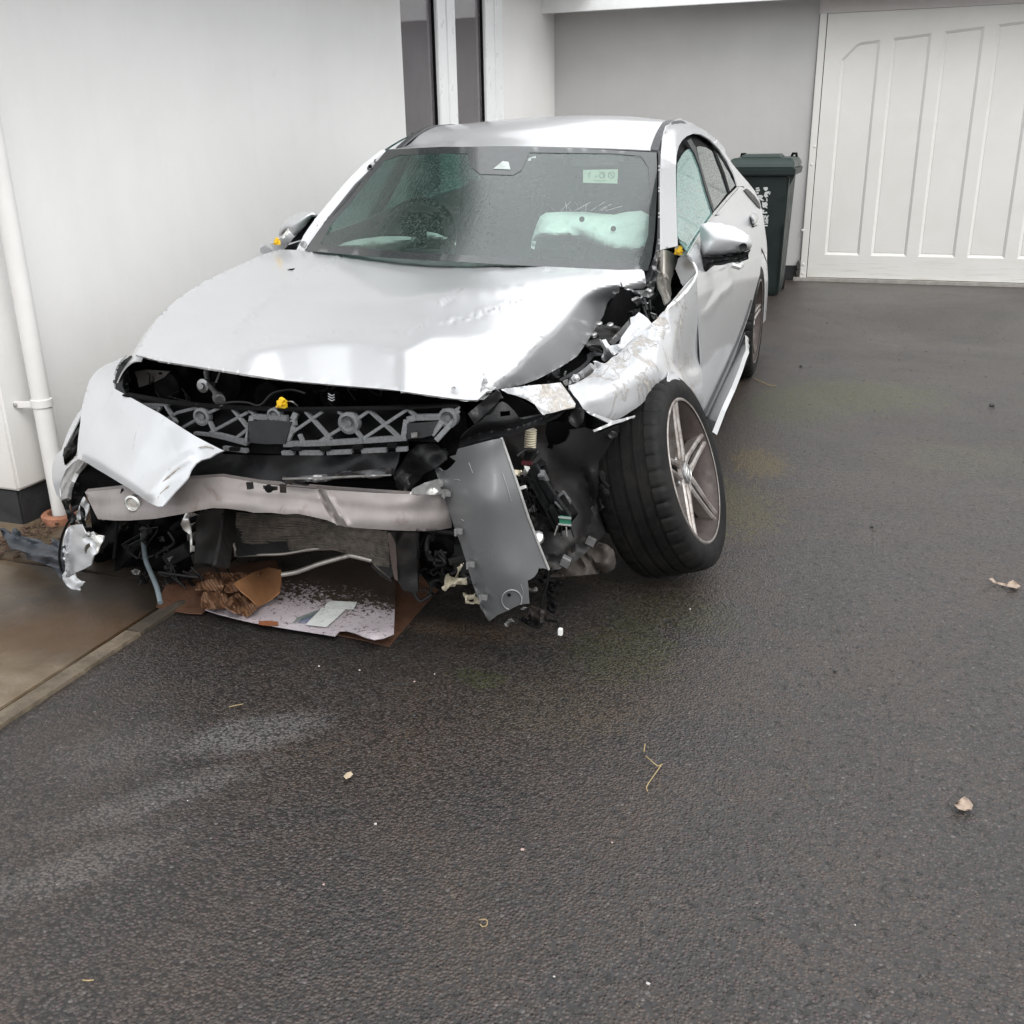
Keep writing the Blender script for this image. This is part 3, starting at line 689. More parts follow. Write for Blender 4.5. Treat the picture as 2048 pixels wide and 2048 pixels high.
# bonnet -------------------------------------------------
def hood_z(x, y):
    s = np.clip((y+.72)/1.15, -.2, 1.3)
    return .775+.20*(1-np.sign(1-s)*np.abs(1-s)**1.7) - .055*np.abs(x)**2.2*1.0
hood_out = px('N',275,962, 440,680, 600,530, 800,400, 1000,305, 1240,195, 1390,150)+px('P',592,500, 700,509, 800,517, 887,522.5, 1010,529, 1152,536, 1240,540)+px('K',1325,72, 1345,90, 1358,150, 1362,200, 1335,222, 1250,222, 1190,222, 1165,165, 1150,235, 1110,300, 1000,480, 900,640, 830,742, 720,815, 600,882, 500,930, 400,965, 290,990, 190,1003)+px('K',130,1015, 60,1080, -10,1082)+px('A',1750,380, 1500,345, 1300,328, 1100,310, 750,255, 600,232)
L1 = px('P',760,514, 700,512, 671,521, 591,561, 529,610, 485,649, 446,688, 425,708, 395,760)
L2 = px('P',440,750, 459,732, 485,706, 513,685, 549,675, 614,673, 700,664, 817,668, 857,644, 919,641, 1035,603, 1143,573, 1194,562, 1250,566)
L3 = px('P',800,672, 817,668, 846,639, 880,607, 926,578, 980,545)
L5 = px('P',1160,566, 1154,576, 1128,613, 1100,650, 1066,695, 1027,741, 984,772)
L6 = px('P',968,743, 975,760, 984,775)
def _side(p, line, mono):                      # +1 below / to the right of a polyline that runs one way
    L = np.array(line); L = L[np.argsort(L[:, mono])]
    return np.where(p[:, 1-mono] > np.interp(p[:, mono], L[:, mono], L[:, 1-mono]), 1.0, -1.0)
def hood_D(p):
    s1 = _side(p, L1, 1); left = np.where(s1 < 0, pdist(p, L1)[0], 0)*np.clip((p[:, 1]-500)/120, 0, 1)
    d = -.00062*(np.sqrt(left*left+36)-6)
    f2 = pdist(p, L2)[0]*_side(p, L2, 0); kx = np.clip((p[:, 0]-400)/170, 0, 1); kx = kx*kx*(3-2*kx)
    d = d+kx*((.024-.017*np.clip((p[:, 0]-800)/110, 0, 1))*np.exp(-(np.minimum(f2, 0)/50)**2)-.00085*(.5*(f2+np.sqrt(f2*f2+50))-3.5))
    f3 = pdist(p, L3)[0]*_side(p, L3, 1)
    d = d+.009*np.exp(-(np.minimum(f3, 0)/42)**2)*np.exp(-(np.maximum(f3, 0)/200)**2)
    f5 = pdist(p, L5)[0]*_side(p, L5, 1); f5 = .5*(f5+np.sqrt(f5*f5+40))-3.2
    d = d-.00140*np.minimum(f5, 80)*np.clip((p[:, 1]-562)/40, 0, 1)
    d = d+.004*np.exp(-(pdist(p, px('N',1510,395,1700,290,1830,235))[0]/6)**2)
    d = d+.003*np.exp(-(pdist(p, px('O',110,150,200,108,250,110,430,152,500,160))[0]/5)**2)
    return d
def solve_top(p, zf, Dv):
    P = []
    for q, dd in zip(p, Dv):
        d = to_car(ray_w(q)); ts = np.linspace(1.2, 7.0, 90)
        X = O_C[None]+ts[:, None]*d[None]; g = X[:, 2]-(zf(X[:, 0], X[:, 1])+dd)
        k = np.where((g[:-1] > 0) & (g[1:] <= 0))[0]
        if len(k):
            a, b = ts[k[0]], ts[k[0]+1]
            for _ in range(26):
                m_ = (a+b)/2; x = O_C+m_*d
                if x[2]-(zf(x[0], x[1])+dd) > 0: a = m_
                else: b = m_
            P.append(O_C+a*d)
        else: P.append(None)
    return P
vv, ff = tri2d(hood_out, step=5.0, lines=[L1[1:-1], L2[1:-1], L5[1:], L3[3:-1]])
HC = [(271,709,-.62),(314,636,-.40),(355,597,-.22),(407,563,0),(459,540,.14),(521,512,.33),(560,499,.42),(700,509,.36),(887,522,.30),(1152,536,.33),(1287,541,.42),(1276,577,.22),(1216,618,.02),(1154,708,-.30),(1095,748,-.46),(991,775,-.66),(950,800,-.76),(776,779,-.80),(569,760,-.80),(388,732,-.72),(760,640,-.22),(500,600,-.05),(640,580,.04),(900,600,-.02),(1000,700,-.42),(480,690,-.46),(620,700,-.52),(830,700,-.50)]
HP = np.array([U((a, b), 'y', y) for a, b, y in HC]); HD = hood_D(np.array([(a, b) for a, b, _ in HC], float))
zc = lambda y: .966-.085*(.3-y)-.095*np.sign(.3-y)*(.3-y)**2
HE = slice(0, 20)
def hb(x, y): return np.stack([np.ones_like(x), x, y*.3, x*x, x*y], -1)
HK = np.linalg.lstsq(hb(HP[HE, 0], HP[HE, 1]), HP[HE, 2]-zc(HP[HE, 1])-HD[HE], rcond=None)[0]
hs_f = lambda x, y: hb(x, y)@HK+zc(y)
hy = RBF(HC); yv = hy(vv); dv = hood_D(vv); P = []
for q, y0, dd in zip(vv, yv, dv):
    d = to_car(ray_w(q)); p0 = U(q, 'y', y0); t0 = (y0-O_C[1])/d[1]; ts = t0+np.linspace(-.28, .28, 57)*1.0
    X = O_C[None]+ts[:, None]*d[None]; g = X[:, 2]-(hs_f(X[:, 0], X[:, 1])+dd); i = None
    kk = np.where(g[:-1]*g[1:] <= 0)[0]
    if len(kk):
        j = kk[np.argmin(np.abs(ts[kk]-t0))]; u_ = g[j]/(g[j]-g[j+1]+1e-12); t = ts[j]+(ts[j+1]-ts[j])*u_
    else: t = None
    P.append((t0, d, t))
ok = np.array([t is not None for _, _, t in P]); dev = np.array([(t-t0) if t is not None else 0 for t0, _, t in P])
# neighbours along mesh edges, for a light smoothing of the solved depth
nb = [set() for _ in vv]
for f_ in ff:
    for i_ in range(3): nb[f_[i_]].update((f_[(i_+1) % 3], f_[(i_+2) % 3]))
nbl = [list(s_) for s_ in nb]
for it in range(40):
    bad_i = [i for i in range(len(vv)) if not ok[i]]
    if not bad_i: break
    for i in bad_i:
        g_ = [dev[j] for j in nbl[i] if ok[j]]
        if g_: dev[i] = float(np.mean(g_)); ok[i] = True
T_ = np.array([t0 for t0, _, _ in P])+dev
for it in range(7):
    T_ = np.array([.5*T_[i]+.5*np.mean(T_[nbl[i]]) if len(nbl[i]) > 4 else T_[i] for i in range(len(vv))])
dev = T_-np.array([t0 for t0, _, _ in P])
P = [tuple(O_C+(t0+e)*d) for (t0, d, _), e in zip(P, dev)]
vv_h, P_h = vv.copy(), list(P)
me = bpy.data.meshes.new('bonnet'); me.from_pydata(P, [], ff); me.update()
if sum(p.normal.z for p in me.polygons) < 0: me.flip_normals()
bon = link('bonnet', me, PAINT, car, True); me.set_sharp_from_angle(angle=R(32))
solid(bon, .006)
tag(bon, 'buckled silver bonnet creased and torn at one corner')
surf('torn_edge', px('O',1530,252, 1640,230, 1770,262, 1775,228, 1760,290, 1735,300, 1700,268, 1640,245, 1560,250), .10, 'y', PAINT_HV, bon, step=5, D=wob(.02, 20, 3))
surf('torn_edge', px('O',1015,735, 1045,800, 1085,812, 1010,880, 965,888, 1000,840), [(970,743,-.74),(990,780,-.72),(950,800,-.78)], 'y', PAINT_HV, bon, step=4, D=wob(.012, 18, 5))
q = U((909, 779), 'y', -.775); MB().lathe([(.006, 0), (.007, .002), (.004, .002), (.003, -.004)], 12, q+np.array([0, -.004, .003]), (.1, -.6, .8)).build('hole_rim', STEEL, bon)
# washer jet hanging out on the far side
surf('washer_jet', px('N',1428,335, 1450,305, 1480,300, 1490,335, 1480,345), .10, 'y', BLKM, car, step=4, thick=.02)

# windscreen --------------------------------------------
ws_ctrl = [(612,500,.42),(800,517,.31),(950,526,.27),(1152,536,.33),(1290,541,.46),(1314,305,1.17),(1150,295,1.04),(1010,292,1.02),(880,293,1.06),(772,298,1.18),(690,400,.82),(1318,400,.88),(1000,410,.62)]
ws_out = px('P',612,501, 700,509, 800,517, 887,522, 1010,529, 1152,536, 1240,540, 1296,541, 1303,515, 1310,460, 1314,380, 1314,330, 1313,305, 1148,296, 1012,293.5, 883,293.5, 774,299, 742,337, 710,368, 679,407, 663,426, 637,461)
wsn = surf('windscreen', ws_out, ws_ctrl, 'y', WSCREEN, car, step=18, thick=.0)
frit_in = px('P',640,488, 800,503, 1010,515, 1150,521, 1262,524, 1285,510, 1296,470, 1300,390, 1297,335, 1282,312, 1225,307, 1059,305, 1043,340, 1026,350, 961,348, 943,335, 935,307, 880,306, 800,310, 768,322, 735,362, 700,405, 660,452)
off = [(a, b, c+.006) for a, b, c in ws_ctrl]
frit = surf('frit_band', ws_out, [(a, b, c-.004) for a, b, c in ws_ctrl], 'y', FRIT, wsn, step=12, thick=.002, holes=[frit_in])
surf('camera_pane', px('C',1045,295, 1085,262, 1110,265, 1118,298), [(a, b, c-.008) for a, b, c in ws_ctrl], 'y', plain('pale_lens_cover', (.45, .5, .48), .3), wsn, step=5, thick=.001)
st_ = surf('permit_sticker', px('C',1430,300, 1580,297, 1578,358, 1430,355), off, 'y', plain('pale_permit_paper', (.40, .42, .36), .7, 0, .12, 60), wsn, step=8, thick=.0008)
PEN = plain('grey_print', (.12, .15, .14), .6)
def strokes(name, k, segs, ctrl, w, mat, parent):
    m_ = MB()
    for s in segs:
        pp = [U(q, 'y', float(RBF(ctrl)(q)[0])) for q in cr(k, *s)]
        for a, b in zip(pp[:-1], pp[1:]): m_.bar(a, b, w, .0012)
    return m_.build(name, mat, parent)
off2 = [(a, b, c+.0035) for a, b, c in ws_ctrl]
ci = lambda cx, cy, rx, ry, n=12, a0=0, a1=360: [v for i in range(n+1) for v in (cx+rx*math.cos(R(a0+(a1-a0)*i/n)), cy+ry*math.sin(R(a0+(a1-a0)*i/n)))]
strokes('print', 'C', [(1450,318,1462,312), (1456,312,1456,338), (1480,327,1494,327), (1500,310,1522,310), (1522,310,1522,336), ci(1510,325,9,10), ci(1552,322,14,14), (1543,312,1562,333), (1478,346,1500,346,1505,352), (1508,346,1530,346)], off2, .0022, PEN, st_)
# black seal along the far pillar, with the moulding clips
surf('pillar_seal', px('M',190,270, 218,270, 222,700, 228,1000, 228,1290, 180,1400, 140,1540, 95,1640, 60,1640, 60,1570, 100,1480, 150,1380, 178,1200, 190,900), [(1318,303,1.16),(1322,400,.86),(1322,500,.58),(1300,560,.44)], 'y', RUB, car, step=6)
for yy in (430, 470, 655, 690, 920, 960, 1200, 1235):
    q = U(px('M', 205, yy)[0], 'y', 1.16-(yy-270)*.00058-.01)
    MB().box(q, (.010, .008, .006)).box(q+np.array([.003, -.004, .004]), (.004, .004, .008)).build('moulding_clip', ALUC, car)

# pillar on the other side and its clips
pl = surf('windscreen_pillar', px('L',1735,-5, 1690,0, 1440,200, 1200,450, 1000,690, 860,860, 750,1010, 690,1100, 650,1190, 595,1292, 705,1302, 780,1180, 880,1040, 1050,810, 1150,690, 1350,440, 1560,240, 1760,25), [(762,300,1.20),(690,380,.86),(630,450,.60),(600,495,.44)], 'y', PAINT, car, step=6)
for gx, gy in ((805,1050), (1052,745), (1305,455), (1560,195)):
    for j, (dx, dy, E) in enumerate(((-45,45,1), (0,0,0), (45,-50,1))):
        q = U(px('L', gx+dx, gy+dy)[0], 'y', .44+(1292-gy-dy)*.00059-.012)
        m_ = MB(); e = np.array([.0075, .003, .004]); f = np.array([-.003, .004, .008]); m_.bar(q-f*.7, q+f*.7, .0022, .003); m_.bar(q-f*.7, q-f*.7+e, .0022, .003)
        if E: m_.bar(q+f*.7, q+f*.7+e, .0022, .003); m_.bar(q, q+e*.7, .0022, .003)
        m_.build('moulding_clip', BLKM, pl)
q = U(px('L', 1550, 215)[0], 'y', 1.06); MB().lathe([(.008, 0), (.009, .005), (.004, .012)], 8, q, (0, -1, .3)).build('clip_stub', BLKM, pl)
surf('pillar_edge_seal', px('L',705,1302, 780,1180, 880,1040, 1050,810, 1150,690, 1350,440, 1560,240, 1760,25, 1785,30, 1590,250, 1375,450, 1175,700, 1075,825, 905,1050, 800,1195, 730,1302), [(762,300,1.19),(690,380,.85),(630,450,.59),(600,495,.43)], 'y', RUB, car, step=5)
q = U(px('L', 692, 1218)[0], 'y', .455); MB().lathe([(.014, 0), (.014, .004), (.006, .006), (.004, .002)], 14, q, (0, -1, .25)).build('pillar_bolt', STEEL, pl)

# roof, drip strips --------------------------------------
fr = [U(q, 'y', v) for q, v in zip(px('R',24,262, 160,255, 300,250, 640,244, 1000,250, 1250,258, 1408,266), (1.18,1.12,1.08,1.03,1.05,1.11,1.17))]
rows = [fr]
for y in (1.28, 1.42, 1.6, 1.8, 2.0, 2.3, 2.6, 2.85, 3.0):
    f = min(1, (y-1.17)/.4); rows.append([Vector((hw_(y)*u, y-.10*(1-f)*(1-u*u), zr(y-.05*(1-f))+(ze(y)-zr(y))*abs(u)**2.4)) for u in (-1, -.72, -.45, 0, .45, .72, 1)])
roof = patch('roof', rows, PAINT, car, 6, 5, .004, flip=True)
roof.data.update()
if sum(p.normal.z for p in roof.data.polygons) < 0: roof.data.flip_normals()
def strip(s, name='roof_strip'):
    m_ = MB(); ys = [1.175, 1.22, 1.28, 1.35, 1.42, 1.5, 1.6, 1.8, 2.0, 2.25, 2.5, 2.8, 2.95]; sec = []
    for y in ys:
        hw = hw_(y); z = ze(y)+.001
        for dx, dz in ((-.002, 0), (.002, .006), (.032, .002), (.038, -.008), (.02, -.02)): sec.append((s*(hw+dx), y, z+dz))
    n = 5; m_.add(sec, [(i*n+j, i*n+(j+1) % n, (i+1)*n+(j+1) % n, (i+1)*n+j) for i in range(len(ys)-1) for j in range(n)]+[tuple(range(n)), tuple(range(len(ys)*n-n, len(ys)*n))])
    return m_.build(name, RUB, car, True)
strip(1); strip(-1)

# side frame, windows, doors (the visible flank; mirrored for the far one)
dlo = px('M',392,1190, 384,1050, 380,800, 374,500, 380,320, 405,220, 440,160, 490,115, 560,88, 640,98, 730,150, 830,255, 920,390, 980,510, 1018,638)
fl_out = px('M',226,1300, 224,1000, 220,700, 218,290)+px('R',1462,270, 1470,200, 1490,140, 1520,112, 1556,97, 1620,120, 1700,165, 1760,210, 1800,260)+px('M',890,290, 960,400, 1050,510, 1130,600, 1200,690)+[cr('M',1080,640)[0]]+list(reversed(dlo))+px('M',395,1260)
side_ctrl = [(1322,304,.615),(1323,400,.70),(1323,500,.78),(1333,255,.615),(1356,237,.600),(1382,245,.605),(1412,262,.62),(1435,279,.64),(1450,306,.665),(1481,348,.715),(1510,382,.775)]+[(a, b, c) for (a, b), c in zip(dlo[::2], (.84,.795,.715,.655,.635,.645,.69,.80))]
sf = sidesurf('side_frame', fl_out, PAINT, car, .0, step=6)
far_parts = [sf]
def dl(name, pts, mat, off=0., **k):
    o = sidesurf(name, pts, mat, car, off, **k); far_parts.append(o); return o
dl('window_surround', dlo+px('M',1030,645, 935,735, 780,900, 500,1345, 395,1235), BLKM, -.035, step=9, thick=.004)
dl('door_window', px('M',395,1150, 388,900, 384,500, 392,400, 440,310, 480,265, 540,232, 575,300, 630,440, 700,680, 768,895, 730,985, 640,1090, 500,1335, 430,1235), CRAZED, -.012, step=9, thick=.003)
tag(far_parts[-1], 'shattered teal front door glass')
dl('door_window', px('M',590,232, 620,220, 690,235, 745,270, 800,340, 860,470, 925,690, 775,885, 705,660, 640,440), SIDEG, -.012, step=9, thick=.003)
dl('quarter_window', px('M',800,290, 860,380, 930,500, 992,630, 938,690, 880,500), SIDEG, -.010, step=9, thick=.003)
dl('pillar_trim', px('M',492,165, 530,140, 580,225, 640,430, 705,655, 780,890, 765,905, 690,680, 625,440, 570,300, 530,235), BLK, -.004, step=7, thick=.004)
dl('pillar_trim', px('M',770,260, 800,290, 885,500, 940,690, 925,705, 860,500, 800,350), BLKM, -.006, step=7, thick=.004)
bt = dl('waist_trim', px('M',500,1345, 640,1110, 780,905, 935,725, 1022,640, 1030,655, 940,752, 790,930, 650,1130, 520,1370), ALUC, .006, step=7, thick=.006)
# doors
cut = [proj_car((x, y, z)) for y, z, x in ((1.44,1.045,.835),(1.46,.90,.885),(1.47,.70,.905),(1.47,.45,.905),(1.45,.30,.895))]
fd = sidesurf('front_door', px('D',397,960, 392,925, 378,880)+px('M',500,1350, 560,1260, 650,1130, 700,1055, 770,955)+[cut[0]]+cut[1:]+px('D',560,1545, 510,1650, 462,1765, 445,1740, 435,1690, 425,1500, 415,1300, 402,1100), PAINT, car, step=8, thick=.006, D=lambda p: .006*np.exp(-(pdist(p, px('D',440,1190, 520,1080, 600,1010, 660,988, 710,1000))[0]/5)**2))
far_parts.append(fd)
rd = sidesurf('rear_door', [cut[0]]+px('M',790,935, 945,755, 1030,660, 1060,700)+px('D',640,540, 690,620, 730,700, 748,800, 755,850, 745,960, 715,1070, 690,1170, 660,1260)+px('D',610,1400)+cut[::-1][:-1], PAINT, car, step=8, thick=.006)
far_parts.append(rd)
qp = sidesurf('quarter_panel', px('M',1030,655, 1035,640, 1085,655, 1130,600, 1200,690, 1250,790, 1275,900, 1300,1050, 1320,1200, 1328,1300, 1326,1430, 1300,1350, 1270,1280, 1262,1300, 1270,1400)+px('D',748,930, 742,960, 755,850, 748,800, 730,700, 690,620, 640,540), PAINT, car, step=7, thick=.006)
far_parts.append(qp)
far_parts.append(sidesurf('tail_vent', px('M',1085,680, 1110,662, 1140,680, 1200,740, 1250,815, 1262,870, 1235,855, 1170,780), BLK, qp, .006, step=6, thick=.004))
# door handles
hm = sidesurf('door_handle', px('M',1150,950, 1175,915, 1220,920, 1245,960, 1235,1000, 1215,1030, 1190,1050, 1170,1035), PAINT, rd, .004, step=4, D=lambda p: .028*np.clip(pdist(p, px('M',1150,950, 1175,915, 1220,920, 1245,960, 1235,1000, 1215,1030, 1190,1050, 1170,1035), True)[0]/4, 0, 1), thick=.01)
sidesurf('handle_recess', px('M',1175,1055, 1240,1040, 1185,1068), BLKM, rd, .006, step=5)
m_ = MB(); q = U(px('M', 975, 1440)[0], 'x', .91); m_.tube([q+np.array([.0, -.07, 0]), q+np.array([.03, -.05, -.012]), q+np.array([.032, .04, -.012]), q+np.array([0, .08, 0])], .011, 8); m_.build('door_handle', ALUC, fd, True)
sidesurf('door_lower_seal', px('D',440,1728, 500,1604, 560,1474, 620,1334, 665,1214, 700,1104, 705,1106, 670,1218, 625,1340, 565,1480, 505,1610, 446,1736), RUB, car, .006, step=6, thick=.004)
sidesurf('door_lower_seal', px('D',456,1752, 512,1636, 572,1504, 630,1364, 662,1284, 666,1286, 634,1368, 577,1508, 517,1640, 461,1758), RUB, car, .004, step=6, thick=.004)
sk = surf('sill_skirt', px('D',448,1750, 500,1640, 565,1500, 618,1385, 650,1310, 663,1296, 667,1380, 650,1420, 630,1480, 590,1580, 530,1710, 482,1832, 470,1800), [(1420,845,.93),(1490,690,.935),(1450,780,.935)], 'x', PAINT, car, step=7, thick=.02)
far_parts.append(sk)
sl_ = MB(); sl_.box((.80, 1.45, .27), (.18, 2.0, .16)); sl_.build('sill', BLKM, car)
sl_ = MB(); sl_.box((-.80, 1.45, .27), (.18, 2.0, .16)); sl_.build('sill', BLKM, car)
for o in far_parts:
    if o.parent == car and o.name.split('.')[0] in ('front_door', 'rear_door', 'quarter_panel', 'sill_skirt'):
        if o == fd:
            n_ = mirror_copy(o)
        else: mirror_copy(o)
tp = [(-.685,.50,.992),(-.715,.70,1.085),(-.712,.94,1.195),(-.650,1.2,1.325),(-.590,1.5,1.405),(-.582,2,1.415),(-.585,2.45,1.37),(-.64,2.8,1.25),(-.74,3.05,1.12)]
bt_ = [(-.74,.52,.965),(-.775,.70,.975),(-.80,.94,.985),(-.825,1.2,1.0),(-.835,1.5,1.01),(-.835,2,1.03),(-.825,2.45,1.06),(-.80,2.8,1.08),(-.78,3.05,1.09)]
mid_ = [tuple((np.array(a)+np.array(b))/2+np.array([-.012, 0, 0])) for a, b in zip(tp, bt_)]
patch('door_window', [[Vector(p) for p in tp[:8]], [Vector(p) for p in mid_[:8]], [Vector(p) for p in bt_[:8]]], TEALG, car, 4, 4, .004)
MB().tube(catmull([Vector(p)+Vector((.016, 0, -.010)) for p in tp[2:]], 6), .012, 8).build('side_frame', PAINT, car, True)
MB().bar((-.835, 1.42, 1.0), (-.62, 1.52, 1.39), .05, .02, (0, 1, 0)).build('pillar_trim', BLK, car)

# rear of the car: rear screen, boot, bumper, lamps
def ring(y, hw, z): return [Vector((hw*u, y, z-dz)) for u, dz in ((-1, .05), (-.7, .015), (0, 0), (.7, .015), (1, .05))]
patch('rear_screen', [ring(2.98, .50, 1.325), ring(3.2, .53, 1.25), ring(3.48, .57, 1.13)], SIDEG, car, 4, 4, .004, flip=True)
patch('boot_lid', [ring(3.47, .60, 1.125), ring(3.7, .60, 1.08), ring(3.9, .58, 1.04), ring(3.95, .56, .95), ring(3.96, .54, .72)], PAINT, car, 4, 5, .004, flip=True)
patch('rear_bumper', [[Vector((-.84, 3.25, .66)), Vector((-.80, 3.75, .70)), Vector((-.5, 4.0, .72)), Vector((0, 4.04, .72)), Vector((.5, 4.0, .72)), Vector((.80, 3.75, .70)), Vector((.84, 3.25, .66))],
   [Vector((-.85, 3.25, .45)), Vector((-.83, 3.8, .46)), Vector((-.5, 4.05, .46)), Vector((0, 4.09, .46)), Vector((.5, 4.05, .46)), Vector((.83, 3.8, .46)), Vector((.85, 3.25, .45))],
   [Vector((-.83, 3.25, .22)), Vector((-.84, 3.75, .22)), Vector((-.5, 3.98, .22)), Vector((0, 4.0, .22)), Vector((.5, 3.98, .22)), Vector((.84, 3.75, .22)), Vector((.83, 3.25, .22))]], PAINT, car, 4, 4, .004)
for s in (-1, 1):
    patch('rear_shoulder', [[Vector((s*.57, 3.0, 1.26)), Vector((s*.58, 3.45, 1.10)), Vector((s*.57, 3.92, 1.01))], [Vector((s*.70, 3.0, 1.16)), Vector((s*.70, 3.45, 1.04)), Vector((s*.62, 3.90, .92))], [Vector((s*.80, 3.2, .90)), Vector((s*.76, 3.6, .86)), Vector((s*.60, 3.93, .80))], [Vector((s*.83, 3.25, .66)), Vector((s*.79, 3.7, .70)), Vector((s*.62, 3.95, .72))]], PAINT, car, 4, 4, .004)
# floor pan so the cabin is closed below
MB().box((0, 1.9, .24), (1.56, 3.3, .06)).box((0, .46, .58), (1.30, .05, .62)).build('floor_pan', BLKM, car)
MB().box((0, 3.05, .75), (1.3, .08, .9)).build('rear_bulkhead', FABRIC, car)

# wheels -------------------------------------------------
def wheel(name, loc, heading, camber, clean, flat=0):
    T = []
    ns = 240
    prof = [(.236,-.118),(.262,-.121),(.296,-.119),(.314,-.110),(.323,-.096),(.3265,-.078),(.3275,-.066),(.3210,-.064),(.3210,-.054),(.3278,-.052),(.329,-.022),(.3215,-.020),(.3215,-.008),(.329,-.006),(.329,.020),(.3215,.022),(.3215,.032),(.328,.034),(.3275,.058),(.3215,.060),(.3215,.069),(.327,.071),(.3245,.092),(.318,.108),(.303,.1175),(.285,.121),(.262,.120),(.245,.115),(.240,.108)]
    V = []
    for j, (r, h) in enumerate(prof):
        for i in range(ns):
            a = 2*math.pi*i/ns; rr = r
            sh = (.070 < abs(h) < .1115) and r > .315
            if sh and i % 6 == 0: rr -= .005
            mid = (.034 <= h <= .058) or (-.052 <= h <= -.022)
            if mid and r > .326 and i % 10 == 0: rr -= .0015
            if r > .27 and math.sin(a) < -.90: rr -= .0
            V.append((h, rr*math.cos(a), rr*math.sin(a)))
    FF = [(j*ns+i, j*ns+(i+1) % ns, (j+1)*ns+(i+1) % ns, (j+1)*ns+i) for j in range(len(prof)-1) for i in range(ns)]
    A = Vector((1, 0, 0))
    rimb = MB().lathe([(.233,-.112),(.240,-.118),(.240,-.112),(.222,-.095),(.205,-.05),(.200,.00),(.206,.06),(.222,.092),(.232,.100),(.240,.104),(.2435,.109),(.2425,.114),(.237,.113),(.229,.104),(.218,.094),(.199,.060),(.194,0),(.199,-.05),(.216,-.095)], 96, (0, 0, 0), (1, 0, 0), cap=False)
    wr = rimb.build('wheel', RIMD, car, True)
    zax = Vector((math.cos(camber)*math.cos(heading), math.cos(camber)*math.sin(heading), math.sin(camber)))
    yax = Vector((-math.sin(heading), math.cos(heading), 0)); z2 = zax.cross(yax)
    Mx = Matrix.Identity(4)
    k_ = flat or 1
    for i in range(3): Mx[i][0] = zax[i]*k_; Mx[i][1] = yax[i]*k_; Mx[i][2] = z2[i]*k_; Mx[i][3] = loc[i]
    wr.matrix_local = Mx
    t = MB(); t.v = V; t.f = FF; t.build('tyre', TYRE, wr, True)
    # machined lip
    MB().lathe([(.2365,.112),(.2435,.1105),(.2445,.114),(.240,.1175),(.2345,.116)], 96, (0, 0, 0), (1, 0, 0), cap=False).build('rim_lip', RIM, wr, True)
    # backing disc and caliper, seen between the spokes
    MB().lathe([(.150,.008),(.150,.022),(.090,.030),(.070,.030)], 48, (0, 0, 0), (1, 0, 0)).build('brake_disc', STEEL, wr, True)
    MB().lathe([(.188,-.03),(.190,.0),(.05,.0)], 48, (0, 0, 0), (1, 0, 0)).build('backing_plate', BLKM, wr, True)
    for k in range(5):
        a0 = R(84+72*k); m_ = MB()
        def pt(r, da, h): return Vector((h, r*math.cos(a0+da), r*math.sin(a0+da)))
        for s in (-1, 1):
            # each spoke is a pair of blades leaving the hub together and parting at the rim
            rs = [.040, .062, .090, .13, .175, .2345]; of = [.016, .022, .0215, .0195, .0175, .0150]; hh_ = [.016, .015, .0105, .0095, .0092, .0098]
            c0 = [o/r for o, r in zip(of, rs)]; hw = [h/r for h, r in zip(hh_, rs)]; ht = [.084, .088, .091, .095, .100, .109]
            sec = []
            for r_, c, w_, h_ in zip(rs, c0, hw, ht):
                c = c*s
                sec += [pt(r_, c-w_, h_-.006), pt(r_, c-w_*.45, h_), pt(r_, c+w_*.45, h_), pt(r_, c+w_, h_-.006), pt(r_, c+w_*.8, h_-.045), pt(r_, c-w_*.8, h_-.045)]
            n = 6; m_.add(sec, [(i*n+j, i*n+(j+1) % n, (i+1)*n+(j+1) % n, (i+1)*n+j) for i in range(len(rs)-1) for j in range(n)]+[tuple(range(n)), tuple(range(len(rs)*n-n, len(rs)*n))])
        sp_ = m_.build('spoke', RIM, wr, False)
        wb = MB(); rs = [.05, .12, .17, .232]; sec = []
        for r_, w_, h_ in zip(rs, (.45, .17, .11, .07), (.076, .074, .078, .095)): sec += [pt(r_, -w_, h_), pt(r_, w_, h_), pt(r_, w_, h_-.02), pt(r_, -w_, h_-.02)]
        n = 4; wb.add(sec, [(i*n+j, i*n+(j+1) % n, (i+1)*n+(j+1) % n, (i+1)*n+j) for i in range(3) for j in range(n)]); wb.build('spoke_pocket', BLKM, wr, True)
        b0 = a0+R(36); bp = Vector((.070, .062*math.cos(b0), .062*math.sin(b0)))
        MB().lathe([(.012, -.01), (.012, .004), (.007, .008)], 8, bp, (1, 0, 0)).build('wheel_bolt', STEEL, wr)
    MB().lathe([(.064,.050),(.063,.078),(.046,.083),(.044,.079)], 40, (0, 0, 0), (1, 0, 0)).build('hub', RIM, wr, True)
    MB().lathe([(.034,.078),(.0335,.090),(.028,.0925),(.026,.091),(.002,.092)], 40, (0, 0, 0), (1, 0, 0)).build('hub_cap', STEEL, wr, True)
    st = MB()
    for k in range(3):
        a = R(90+120*k); d = Vector((0, math.cos(a), math.sin(a))); e = Vector((0, -math.sin(a), math.cos(a))); o_ = Vector((.0925, 0, 0))
        st.add([o_+d*.024, o_+e*.0035, o_-e*.0035, o_+Vector((.003, 0, 0))], [(0, 1, 3), (0, 3, 2), (0, 2, 1)])
    st.tube([(.0935, .0235*math.cos(R(i*15)), .0235*math.sin(R(i*15))) for i in range(24)], .0016, 6, True); st.build('badge', ALUC, wr)
    return wr
fw_ = wheel('wheel', (.900, -.100, .341), R(-4.1), R(18.15), 1, .975)
tag(fw_, 'front wheel leaning out from under the crushed wing')
wheel('wheel', (.765, 2.95, .326), 0, 0, 0)
w3 = wheel('wheel', (-.80, .02, .326), R(180), 0, 0); w4 = wheel('wheel', (-.765, 2.95, .326), R(180), 0, 0)

